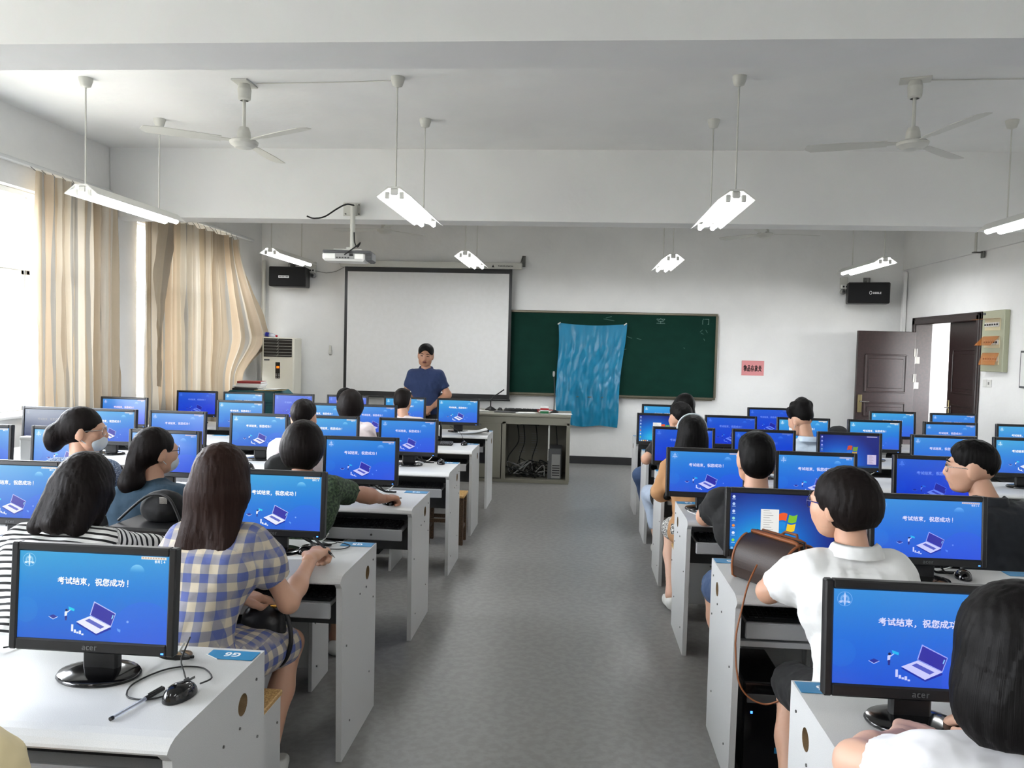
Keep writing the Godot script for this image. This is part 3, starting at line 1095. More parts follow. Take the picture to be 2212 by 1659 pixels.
func door() -> void:
	# frame
	var g := G.new()
	for z in [9.47, 11.19]:
		g.box(Vector3(XR + 0.09, 1.08, -z), Vector3(0.24, 2.16, 0.06), 0.006)
	g.box(Vector3(XR + 0.09, 2.128, -10.33), Vector3(0.24, 0.066, 1.78), 0.006)
	for z in [9.45, 11.21]:
		g.box(Vector3(XR - 0.012, 1.09, -z), Vector3(0.02, 2.18, 0.1), 0.004)
	g.box(Vector3(XR - 0.012, 2.14, -10.33), Vector3(0.02, 0.1, 1.86), 0.004)
	struct("trim_7", g, M["door_wood"], "dark wooden door frame")
	# the leaf that stands open along the front wall
	var o := Node3D.new()
	o.name = "door_1"
	o.set_meta("kind", "structure")
	o.set_meta("label", "dark wooden door leaf standing open in front of the wall")
	add_child(o)
	o.position = Vector3(XR - 0.40, 0, -11.13)
	o.rotation_degrees.y = 1.5
	door_leaf(o, 0.76, 1.99, 1.0)
	for y in [1.72, 1.38, 0.4]:
		var h := G.new()
		h.box(Vector3(0.375, y, 0.028), Vector3(0.03, 0.11, 0.008), 0.002)
		h.rod(Vector3(0.392, y - 0.055, 0.03), Vector3(0.392, y + 0.055, 0.03), 0.009)
		part(o, "hinge", h, M["hinge_steel"])
	for y in [1.62, 1.28]:
		var h := G.new()
		h.box(Vector3(XR + 0.02, y, -11.155), Vector3(0.07, 0.09, 0.008), 0.002)
		h.rod(Vector3(XR - 0.01, y - 0.05, -11.15), Vector3(XR - 0.01, y + 0.05, -11.15), 0.008)
		var hm := part(get_node("trim_7"), "hinge", h, M["hinge_steel"])
		hm.name = "hinge"
	# the leaf that stays shut
	o = Node3D.new()
	o.name = "door_2"
	o.set_meta("kind", "structure")
	o.set_meta("label", "dark wooden door leaf that is shut, beside the bright gap")
	add_child(o)
	o.position = Vector3(XR + 0.09, 0, -9.925)
	o.rotation_degrees.y = 90
	door_leaf(o, 0.83, 2.085, -1.0)
	for y in [1.72, 1.28]:
		var b := G.new()
		b.box(Vector3(-0.38, y, -0.03), Vector3(0.016, 0.2, 0.014), 0.004)
		part(o, "bolt", b, M["hinge_steel"])


func pendant(x: float, z: float) -> void:
	var where := "above the camera"
	if z > 9.0:
		where = "in the far bay"
	elif z > 5.0:
		where = "in the near bay"
	var col: String = {-3.65: "nearest the windows", -1.325: "left of the aisle", 1.06: "right of the aisle", 3.39: "nearest the door wall"}[x]
	var o := thing("pendant_lamp", "twin-tube fluorescent pendant lamp %s, %s" % [where, col], "lamp", Vector3(x, 0, -z), "twin-tube pendant lamps")
	var ln := 1.34
	for rz in [0.06, 1.10]:
		var r := G.new()
		r.rod(Vector3(0, 2.77, -rz), Vector3(0, CEIL, -rz), 0.006, 0.006, 8)
		part(o, "rod", r, M["off_white_metal"])
		var c := G.new()
		c.lathe([Vector2(0.008, CEIL - 0.07), Vector2(0.035, CEIL - 0.06), Vector2(0.048, CEIL - 0.02), Vector2(0.05, CEIL)], 16, Transform3D(Basis(), Vector3(0, 0, -rz)), true)
		part(o, "ceiling_cup", c, M["off_white_metal"])
	# reflector: a shallow folded channel with end plates
	var prof := PackedVector2Array([Vector2(-0.045, 2.77), Vector2(0.045, 2.77), Vector2(0.13, 2.70), Vector2(0.126, 2.697), Vector2(0.042, 2.758), Vector2(-0.042, 2.758), Vector2(-0.126, 2.697), Vector2(-0.13, 2.70)])
	var g := G.new()
	g.prism(prof, ln, Transform3D(Basis(), Vector3(0, 0, -ln / 2)))
	g.box(Vector3(0, 2.735, -ln / 2), Vector3(0.055, 0.045, ln - 0.02), 0.006)
	part(o, "reflector", g, M["white_plastic"])
	for sx in [-1.0, 1.0]:
		var tx: float = sx * 0.052
		for e in [0.03, ln - 0.03]:
			part(o, "lamp_holder", gbox(Vector3(tx, 2.712, -e), Vector3(0.034, 0.05, 0.025), 0.006), M["white_plastic"])
		var t := G.new()
		t.rod(Vector3(tx, 2.695, -0.045), Vector3(tx, 2.695, -ln + 0.045), 0.015, 0.015, 12)
		part(o, "tube", t, M["tube_glow"])
	var l := AreaLight3D.new()
	l.name = "tube_light"
	l.area_size = Vector2(0.16, ln - 0.1)
	l.light_color = Color(0.98, 0.99, 1.0)
	l.light_energy = 0.95
	l.area_range = 20.0
	l.shadow_enabled = true
	o.add_child(l)
	l.position = Vector3(0, 2.672, -ln / 2)
	l.rotation_degrees.x = -90


func fan(x: float, z: float, turn: float) -> void:
	var where := "far" if z > 8.0 else "near"
	var o := thing("ceiling_fan", "white three-blade ceiling fan, %s bay, %s" % [where, "window side" if x < 0 else "door side"], "fan", Vector3(x, 0, -z), "ceiling fans", turn)
	var hub := 3.12
	var g := G.new()
	g.box(Vector3(0, CEIL - 0.006, 0), Vector3(0.2, 0.012, 0.12), 0.003)
	part(o, "ceiling_plate", g, M["off_white_metal"])
	if z < 8.0:
		var w0 := Basis(Vector3.UP, -turn)
		wire(o, "ceiling_wire", [w0 * Vector3(0.09, CEIL - 0.006, 0), w0 * Vector3(0.45, CEIL - 0.008, 0.02), w0 * Vector3(0.8, CEIL - 0.006, 0.03), w0 * Vector3(1.15, CEIL - 0.006, 0.06)], 0.0035, M["off_white_metal"])
	g = G.new()
	g.lathe([Vector2(0.03, CEIL - 0.13), Vector2(0.045, CEIL - 0.12), Vector2(0.05, CEIL - 0.05), Vector2(0.04, CEIL - 0.012)], 18)
	part(o, "canopy", g, M["off_white_metal"])
	g = G.new()
	g.rod(Vector3(0, hub + 0.1, 0), Vector3(0, CEIL - 0.1, 0), 0.012, 0.012, 12)
	part(o, "down_rod", g, M["off_white_metal"])
	g = G.new()
	g.lathe([Vector2(0.0, hub - 0.055), Vector2(0.015, hub - 0.055), Vector2(0.06, hub - 0.045), Vector2(0.1, hub - 0.018), Vector2(0.105, hub), Vector2(0.09, hub + 0.012), Vector2(0.05, hub + 0.02), Vector2(0.045, hub + 0.075), Vector2(0.033, hub + 0.105), Vector2(0.012, hub + 0.11)], 28, Transform3D(), false)
	part(o, "motor_housing", g, M["off_white_metal"])
	for i in 3:
		var bl := G.new()
		var poly := PackedVector2Array([Vector2(0.16, -0.05), Vector2(0.4, -0.065), Vector2(0.58, -0.075), Vector2(0.68, -0.06), Vector2(0.7, 0.0), Vector2(0.66, 0.055), Vector2(0.45, 0.06), Vector2(0.16, 0.045)])
		var t := Transform3D(Basis(Vector3.UP, TAU * i / 3) * Basis(Vector3.RIGHT, PI / 2 + 0.16), Vector3(0, hub + 0.005, 0))
		bl.prism(poly, 0.004, t)
		var b := part(o, "blade", bl, M["off_white_metal"])
		var a := G.new()
		a.prism(PackedVector2Array([Vector2(0.08, -0.02), Vector2(0.24, -0.03), Vector2(0.24, 0.03), Vector2(0.08, 0.02)]), 0.006, t)
		part(b, "blade_bracket", a, M["off_white_metal"])


func wire(parent: Node, called: String, pts: Array, r: float, m: Material) -> MeshInstance3D:
	# a smooth cord through the points
	var c := Curve3D.new()
	for i in pts.size():
		var t: Vector3 = (pts[mini(i + 1, pts.size() - 1)] - pts[maxi(i - 1, 0)]) / 6.0
		c.add_point(pts[i], -t, t)
	c.bake_interval = 0.02
	var g := G.new()
	g.tube(Array(c.tessellate(4, 6)), r, 6)
	return part(parent, called, g, m)


func front_wall_things() -> void:
	# projection screen
	var o := thing("projection_screen", "white pull-down projection screen with black border on the front wall", "screen", Vector3(-2.17, 0, -11.45))
	part(o, "housing", gbox(Vector3(0.03, 2.82, -0.02), Vector3(2.65, 0.095, 0.1), 0.008), M["off_white_metal"])
	var wm := grain("screen_cloth", Color(0.855, 0.855, 0.85), Color(0.865, 0.865, 0.86), 0.85, 0.02, 1.0)
	var g := G.new()
	g.box(Vector3(0, 1.84, 0.03), Vector3(2.36, 1.735, 0.004))
	part(o, "white_cloth", g, wm)
	g = G.new()
	for e in [-1.0, 1.0]:
		g.box(Vector3(e * 1.198, 1.84, 0.03), Vector3(0.042, 1.87, 0.005))
	g.box(Vector3(0, 2.74, 0.03), Vector3(2.36, 0.066, 0.005))
	g.box(Vector3(0, 0.945, 0.03), Vector3(2.36, 0.062, 0.005))
	part(o, "black_border", g, M["black_plastic"])
	g = G.new()
	g.rod(Vector3(-1.23, 0.9, 0.03), Vector3(1.23, 0.9, 0.03), 0.014)
	part(o, "bottom_bar", g, M["black_plastic"])
	for e in [-1.0, 1.0]:
		g = G.new()
		g.tube([Vector3(e * 1.3 + 0.03, 2.87, -0.05), Vector3(e * 1.32 + 0.03, 2.95, -0.06), Vector3(e * 1.34 + 0.03, 2.97, -0.1)], 0.008)
		g.box(Vector3(e * 1.34 + 0.03, 2.9, -0.09), Vector3(0.05, 0.16, 0.02), 0.003)
		part(o, "hook", g, M["screw_metal"])
	letters(o, "lettering", "THREELEMON", 0.024, Transform3D(Basis(), Vector3(1.12, 2.815, 0.031)), M["black_plastic"], true)
	g = G.new()
	g.prism(PackedVector2Array([Vector2(0.90, 2.80), Vector2(0.94, 2.80), Vector2(0.92, 2.84)]), 0.002, Transform3D(Basis(), Vector3(0.02, -0.003, 0.031)))
	part(o, "emblem", g, M["black_plastic"])
	# blackboard with chalk
	o = thing("blackboard", "dark green blackboard with aluminium frame on the front wall", "blackboard", Vector3(-0.02, 0, -11.57))
	var im := Image.create(1024, 320, false, Image.FORMAT_RGB8)
	var f := FastNoiseLite.new()
	f.seed = 3
	f.frequency = 0.012
	f.fractal_octaves = 4
	for y in 320:
		for x in 1024:
			var q := f.get_noise_2d(x, y * 1.6) * 0.5 + 0.5
			im.set_pixel(x, y, Color(0.045, 0.175, 0.145).lerp(Color(0.06, 0.21, 0.17), q))
	var chalk := Color(0.85, 0.9, 0.88, 0.55)
	glyph(im, "kong", Vector2(800, 16), Vector2(38, 22), 1.6, chalk)
	glyph(im, "men", Vector2(966, 14), Vector2(30, 24), 1.6, chalk)
	for s in [[962, 66, 970, 58], [982, 58, 988, 68], [966, 70, 974, 74], [976, 92, 979, 98], [620, 20, 640, 14], [612, 24, 650, 30], [560, 60, 563, 76], [700, 90, 716, 96], [735, 96, 750, 100], [690, 140, 697, 138], [566, 88, 580, 92], [905, 128, 908, 130]]:
		stroke(im, Vector2(s[0], s[1]), Vector2(s[2], s[3]), 1.8, Color(0.8, 0.86, 0.84, 0.4))
	var bm := mat("board_green", Color.WHITE, 0.75)
	bm.metallic_specular = 0.25
	bm.albedo_texture = tex(im)
	g = G.new()
	g.face([Vector3(-2.0, 1.0, 0.008), Vector3(2.0, 1.0, 0.008), Vector3(2.0, 2.19, 0.008), Vector3(-2.0, 2.19, 0.008)], Vector3(0, 1.6, -1), [Vector2(0, 1), Vector2(1, 1), Vector2(1, 0), Vector2(0, 0)])
	g.box(Vector3(0, 1.592, -0.003), Vector3(4.0, 1.19, 0.02))
	part(o, "writing_surface", g, bm)
	var fm := mat("board_frame", Color(0.50, 0.48, 0.42), 0.35, 0.8)
	for e in [-1.0, 1.0]:
		part(o, "frame_bar", gbox(Vector3(0, 1.592 + e * 0.595, 0.006), Vector3(4.0, 0.034, 0.035), 0.008), fm)
		part(o, "frame_bar", gbox(Vector3(e * 1.99, 1.592, 0.006), Vector3(0.034, 1.17, 0.035), 0.008), fm)
	part(o, "chalk_ledge", gbox(Vector3(0, 0.975, 0.03), Vector3(3.9, 0.012, 0.05), 0.003), fm)
	# blue satin cloth pinned over the board
	o = thing("blue_cloth", "shiny turquoise cloth hung over the blackboard by its corners", "cloth")
	var cm := mat("satin_blue", Color(0.04, 0.47, 0.62), 0.34)
	cm.rim_enabled = true
	cm.rim = 0.3
	f = FastNoiseLite.new()
	f.seed = 21
	f.frequency = 1.0
	f.fractal_octaves = 3
	var rows := []
	for i in 71:
		var t := i / 70.0
		var row := PackedVector3Array()
		for j in 61:
			var s := j / 60.0
			var xl := lerpf(-0.275, -0.262, t) + 0.012 * sin(t * 9.0) + (0.03 if t > 0.55 else 0.0) * sin((t - 0.55) * 7.0) * -1.0
			var xr := lerpf(0.69, 0.592, t) + 0.014 * sin(t * 7.0 + 1.0)
			var sag := 0.028 * sin(PI * s) * (1.0 - t)
			var fold := 0.5 * sin(s * 33.0 + 2.2 * f.get_noise_2d(s * 2.0, t * 1.2)) + 1.7 * f.get_noise_2d(s * 5.5, t * 1.9) + 0.9 * f.get_noise_2d(s * 11.0 + 4.0, t * 4.5)
			row.append(Vector3(lerpf(xl, xr, s), lerpf(2.03, 0.558, t) - sag + 0.012 * sin(s * 11.0) * t, -11.50 + 0.017 * fold * (0.25 + minf(t * 3.0, 0.75))))
		rows.append(row)
	g = G.new()
	g.sheet(rows)
	part(o, "fabric", g, cm)
	for e in [[-0.265, 2.022], [0.675, 2.028]]:
		g = G.new()
		g.box(Vector3(e[0], e[1], -11.478), Vector3(0.05, 0.016, 0.03), 0.004, Basis(Vector3.BACK, 0.6))
		part(o, "clip", g, M["white_plastic"])
	# pink notice
	im = Image.create(384, 260, false, Image.FORMAT_RGB8)
	im.fill(Color(0.86, 0.57, 0.58))
	var cs := ["wu", "pin", "cun", "fang", "chu"]
	for i in 5:
		glyph(im, cs[i], Vector2(34 + i * 64, 78), Vector2(54, 112), 11.0, Color(0.08, 0.03, 0.04))
	bm = mat("pink_paper", Color.WHITE, 0.8)
	bm.albedo_texture = tex(im)
	o = thing("pink_notice", "pink paper notice with black Chinese characters on the front wall", "notice", Vector3(2.497, 1.45, -11.594))
	g = G.new()
	g.face([Vector3(-0.155, -0.105, 0), Vector3(0.155, -0.105, 0), Vector3(0.155, 0.105, 0), Vector3(-0.155, 0.105, 0)], Vector3(0, 0, -1), [Vector2(0, 1), Vector2(1, 1), Vector2(1, 0), Vector2(0, 0)])
	g.box(Vector3(0, 0, -0.002), Vector3(0.31, 0.21, 0.003))
	part(o, "sheet", g, bm)
	# loudspeakers on brackets, with a socket and camera beside each
	for sd in [-1.0, 1.0]:
		var left: bool = sd < 0
		o = thing("wall_speaker", "black box loudspeaker on the wall %s" % ("left of the projection screen" if left else "above the door"), "loudspeaker", Vector3(-4.2 if left else 3.96, 2.6 if left else 2.52, -11.38), "wall loudspeakers", 0.12 if left else -0.22)
		part(o, "cabinet", gbox(Vector3.ZERO, Vector3(0.53, 0.285, 0.27), 0.012), M["black_plastic"])
		part(o, "grille", gbox(Vector3(0, 0, 0.137), Vector3(0.51, 0.265, 0.012), 0.006), grain("grille_cloth", Color(0.04, 0.04, 0.042), Color(0.09, 0.09, 0.095), 0.9, 0.5, 12.0) if left else M["grille_cloth"])
		g = G.new()
		g.rod(Vector3(0, 0.14, -0.02), Vector3(0, 0.2, -0.02), 0.02)
		g.box(Vector3(0, 0.2, -0.09), Vector3(0.04, 0.025, 0.16), 0.004)
		g.box(Vector3(0, 0.16, -0.165), Vector3(0.09, 0.14, 0.012), 0.003)
		part(o, "bracket", g, M["screw_metal"])
		if left:
			part(o, "name_label", gbox(Vector3(-0.05, -0.005, 0.145), Vector3(0.15, 0.035, 0.003), 0.001), M["paper"])
			g = G.new()
			for i in 7:
				g.box(Vector3(-0.11 + i * 0.02, -0.004, 0.147), Vector3(0.009, 0.016, 0.002))
			part(o, "lettering", g, M["black_plastic"])
		else:
			g = G.new()
			g.lathe([Vector2(0.018, 0), Vector2(0.024, 0), Vector2(0.024, 0.003), Vector2(0.018, 0.003)], 20, Transform3D(Basis(Vector3.RIGHT, PI / 2) * Basis(Vector3.UP, 0.0).scaled(Vector3(0.7, 1, 1)), Vector3(0.02, 0, 0.144)))
			part(o, "emblem", g, M["white_ink"])
			letters(o, "lettering", "OBSLE", 0.026, Transform3D(Basis(), Vector3(0.1, -0.003, 0.145)), M["white_ink"], true)
		var c := thing("wall_socket_camera", "small white socket plate with round camera %s" % ("beside the left loudspeaker" if left else "beside the right loudspeaker"), "camera", Vector3(-3.92 if left else 3.70, 2.72 if left else 2.62, -11.58), "socket plates beside the speakers")
		part(c, "plate", gbox(Vector3(0, 0.05, 0), Vector3(0.1, 0.16, 0.03), 0.004), M["off_white_metal"])
		part(c, "socket_block", gbox(Vector3(0, 0.0, 0.035), Vector3(0.09, 0.06, 0.05), 0.006), M["white_plastic"])
		for e in [-0.02, 0.02]:
			g = G.new()
			g.rod(Vector3(e, 0.0, 0.055), Vector3(e, 0.0, 0.063), 0.013)
			part(c, "socket_hole", g, M["black_plastic"])
		g = G.new()
		g.lathe([Vector2(0.0, -0.04), Vector2(0.03, -0.035), Vector2(0.04, 0), Vector2(0.036, 0.04), Vector2(0.02, 0.045)], 16, Transform3D(Basis(Vector3.RIGHT, PI / 2), Vector3(0.03 * -sd, -0.075, 0.06)), true)
		part(c, "camera_body", g, M["grey_wire"])
		if not left:
			wire(c, "cable", [Vector3(0.02, -0.05, 0.03), Vector3(0.08, -0.12, 0.03), Vector3(0.12, -0.05, 0.05), Vector3(0.2, -0.08, 0.1)], 0.004, M["black_rubber"])
		else:
			wire(c, "cable", [Vector3(0.02, 0.0, 0.02), Vector3(0.2, -0.03, 0.01), Vector3(0.36, 0.0, 0.01), Vector3(0.5, 0.07, 0.02)], 0.005, M["grey_wire"])
	# a remote control cradle on the wall left of the screen
	o = thing("wall_remote", "small white remote control hung on the front wall", "remote control", Vector3(-3.64, 1.55, -11.58))
	part(o, "cradle", gbox(Vector3(0, -0.02, 0), Vector3(0.05, 0.07, 0.03), 0.006), M["white_plastic"])
	part(o, "remote", gbox(Vector3(0, 0.02, 0.01), Vector3(0.038, 0.11, 0.018), 0.006), M["off_white_metal"])
	# standing air conditioner
	o = thing("air_conditioner", "tall white standing air conditioner in the left corner", "air conditioner", Vector3(-4.22, 0, -11.17))
	part(o, "body", gbox(Vector3(0, 0.86, 0), Vector3(0.47, 1.72, 0.32), 0.015), mat("cream_plastic", Color(0.82, 0.81, 0.76), 0.4))
	part(o, "outlet", gbox(Vector3(0, 1.575, 0.152), Vector3(0.41, 0.26, 0.03), 0.003), M["black_plastic"])
	for i in 6:
		part(o, "louvre", gbox(Vector3(0, 1.467 + i * 0.043, 0.172), Vector3(0.405, 0.006, 0.02), 0.002), M["grey_wire"])
	for i in 6:
		var h := G.new()
		h.rod(Vector3(-0.012, 1.455 + i * 0.043, 0.17), Vector3(0.012, 1.49 + i * 0.043, 0.17), 0.003)
		part(o, "vane", h, M["grey_wire"])
	part(o, "control_panel", gbox(Vector3(0.0, 1.255, 0.16), Vector3(0.068, 0.23, 0.008), 0.003), M["black_gloss"])
	part(o, "display_glow", gbox(Vector3(0.004, 1.3, 0.166), Vector3(0.04, 0.03, 0.003)), M["led_orange"])
	for i in 6:
		part(o, "button", gbox(Vector3(-0.018 + (i % 2) * 0.036, 1.20 - int(i / 2) * 0.022, 0.166), Vector3(0.02, 0.012, 0.004), 0.001), M["grey_wire"])
	part(o, "seam", gbox(Vector3(0, 0.93, 0.16), Vector3(0.46, 0.003, 0.003)), M["grey_wire"])
	part(o, "sticker", gbox(Vector3(-0.16, 1.40, 0.1605), Vector3(0.08, 0.02, 0.002)), M["grey_panel"])
	part(o, "side_seam", gbox(Vector3(-0.236, 0.86, 0.02), Vector3(0.006, 1.68, 0.24), 0.001), M["baseboard_dark"])
	o = thing("plastic_bottle", "clear plastic drink bottle with red cap lying on the air conditioner", "bottle", Vector3(-4.36, 1.752, -11.1))
	o.rotation_degrees.z = -8
	var turn := Transform3D(Basis(Vector3.BACK, -PI / 2), Vector3(-0.1, 0.0, 0))
	g = G.new()
	g.lathe([Vector2(0.0, 0), Vector2(0.028, 0.003), Vector2(0.031, 0.02), Vector2(0.031, 0.12), Vector2(0.024, 0.15), Vector2(0.012, 0.17), Vector2(0.012, 0.185)], 16, turn, true)
	part(o, "bottle_body", g, M["clear_plastic"])
	g = G.new()
	g.lathe([Vector2(0.0315, 0.025), Vector2(0.032, 0.03), Vector2(0.032, 0.075), Vector2(0.0315, 0.08)], 16, turn)
	part(o, "wrapper", g, mat("bottle_blue", Color(0.10, 0.14, 0.55), 0.4))
	g = G.new()
	g.lathe([Vector2(0.014, 0.172), Vector2(0.0155, 0.175), Vector2(0.0155, 0.196), Vector2(0.0, 0.198)], 14, turn)
	part(o, "cap", g, mat("cap_red", Color(0.65, 0.03, 0.15), 0.4))
	# white pipe in the left corner
	o = thing("corner_pipe", "white vertical pipe in the front left corner", "pipe", Vector3(-4.63, 0, -11.5))
	g = G.new()
	g.rod(Vector3(0, 0.0, 0), Vector3(0, 2.85, 0), 0.03, 0.03, 14)
	part(o, "pipe", g, M["off_white_metal"])
	# teal cabinet with books and papers
	o = thing("teal_cabinet", "dark teal metal cabinet behind the front desks by the windows", "cabinet", Vector3(-3.86, 0, -9.5))
	var pts := PackedVector2Array([Vector2(-0.34, 0.04), Vector2(0.34, 0.04), Vector2(0.34, 1.0), Vector2(0.27, 1.065), Vector2(-0.27, 1.065), Vector2(-0.34, 1.0)])
	g = G.new()
	g.prism(pts, 0.5)
	part(o, "body", g, M["teal_paint"])
	part(o, "band", gbox(Vector3(0, 0.94, 0), Vector3(0.69, 0.04, 0.515), 0.006), M["teal_paint"])
	part(o, "door", gbox(Vector3(0, 0.48, 0.255), Vector3(0.6, 0.82, 0.014), 0.004), M["teal_paint"])
	part(o, "plinth", gbox(Vector3(0, 0.025, 0), Vector3(0.62, 0.05, 0.44)), M["black_plastic"])
	var bk := [[Vector3(-3.98, 1.078, -9.42), Vector3(0.31, 0.025, 0.22), "black_plastic", 0.1, "black binder at the bottom of the stack on the teal cabinet"], [Vector3(-3.95, 1.097, -9.42), Vector3(0.3, 0.012, 0.22), "grey_wire", -0.12, "grey folder second from the bottom on the teal cabinet"], [Vector3(-3.96, 1.112, -9.42), Vector3(0.33, 0.017, 0.23), "paper", 0.06, "white paper pad in the stack on the teal cabinet"], [Vector3(-3.93, 1.133, -9.42), Vector3(0.3, 0.024, 0.22), "paper", 0.0, "white book below the red book on the teal cabinet"], [Vector3(-3.93, 1.159, -9.42), Vector3(0.29, 0.026, 0.21), "red_cover", 0.05, "red book on top of the stack on the teal cabinet"]]
	mat("red_cover", Color(0.55, 0.06, 0.08), 0.45)
	mat("manila", Color(0.76, 0.68, 0.48), 0.7)
	for b in bk:
		o = thing("book", b[4], "book", b[0], "stack on the teal cabinet", b[3])
		part(o, "cover", gbox(Vector3.ZERO, b[1], 0.002), M[b[2]])
		part(o, "pages", gbox(Vector3(0.004, 0, 0.002), Vector3(b[1].x, b[1].y * 0.7, b[1].z - 0.006)), M["paper"])
	o = thing("manila_folder", "loose buff folder and sheets at the edge of the teal cabinet", "folder", Vector3(-3.68, 1.071, -9.38), "", -0.15)
	part(o, "cover", gbox(Vector3(0, 0, 0), Vector3(0.26, 0.008, 0.3), 0.001), M["manila"])
	g = G.new()
	g.box(Vector3(0.02, 0.012, 0), Vector3(0.24, 0.003, 0.28), 0.0, Basis(Vector3.BACK, 0.05))
	part(o, "sheet", g, M["paper"])
	right_wall_things()
	projector()
	console()


func right_wall_things() -> void:
	var o := thing("distribution_board", "pale green breaker panel with three amber covers on the right wall", "breaker panel", Vector3(XR, 0, -9.06))
	part(o, "box", gbox(Vector3(-0.03, 1.852, 0), Vector3(0.06, 0.665, 0.46), 0.006), M["panel_box"])
	var k := 0
	for y in [2.03, 1.84, 1.66]:
		part(o, "breaker_recess", gbox(Vector3(-0.055, y, 0.0), Vector3(0.02, 0.125, 0.33), 0.003), mat("breaker_cream", Color(0.80, 0.76, 0.62), 0.5))
		for i in 6:
			part(o, "breaker", gbox(Vector3(-0.069, y, -0.125 + i * 0.05), Vector3(0.016, 0.05, 0.04), 0.003), M["white_plastic"])
			part(o, "switch", gbox(Vector3(-0.08, y, -0.125 + i * 0.05), Vector3(0.012, 0.018, 0.02), 0.002), M["black_plastic"])
		var g := G.new()
		var ang: float = [1.5, 0.75, 0.32][k]
		var bs := Basis(Vector3.BACK, -ang)
		g.box(Vector3(-0.07, y + 0.065, 0) + bs * Vector3(0, -0.07, 0), Vector3(0.004, 0.14, 0.34), 0.001, bs)
		part(o, "amber_cover", g, M["amber_cover"])
		k += 1
	part(o, "badge", gbox(Vector3(-0.062, 2.155, -0.19), Vector3(0.003, 0.025, 0.06)), M["grey_panel"])
	o = thing("light_switch", "white double light switch below the breaker panel", "switch", Vector3(XR - 0.006, 1.39, -9.23))
	part(o, "plate", gbox(Vector3(0, 0, -0.045), Vector3(0.012, 0.086, 0.086), 0.003), M["white_plastic"])
	part(o, "plate", gbox(Vector3(0, 0, 0.045), Vector3(0.012, 0.086, 0.086), 0.003), M["white_plastic"])
	part(o, "rocker", gbox(Vector3(-0.008, 0, 0.045), Vector3(0.008, 0.03, 0.02), 0.002), M["grey_wire"])
	o = thing("notice_frame", "grey framed notice on the right wall at the picture edge", "frame", Vector3(XR - 0.01, 1.56, -8.32))
	part(o, "frame", gbox(Vector3.ZERO, Vector3(0.02, 0.38, 0.5), 0.004), M["grey_panel"])
	part(o, "sheet", gbox(Vector3(-0.009, 0, 0), Vector3(0.006, 0.34, 0.46)), M["paper"])
	o = thing("ceiling_conduit", "thin pipe ending in a bracket high on the right wall", "pipe", Vector3(4.43, 0, -9.42))
	var g := G.new()
	g.rod(Vector3(0, 2.86, 0), Vector3(0, CEIL, 0), 0.014)
	part(o, "pipe", g, M["off_white_metal"])
	g = G.new()
	g.box(Vector3(0.03, 2.85, 0), Vector3(0.12, 0.012, 0.05), 0.002)
	g.box(Vector3(0.08, 2.83, 0), Vector3(0.02, 0.08, 0.06), 0.003)
	part(o, "bracket", g, M["screw_metal"])
	o = thing("corner_trunking", "pale cable trunking running down the front right corner", "trunking", Vector3(4.50, 0, -11.52))
	part(o, "channel", gbox(Vector3(0, 1.42, 0), Vector3(0.05, 2.84, 0.06), 0.005), M["wall_paint"])


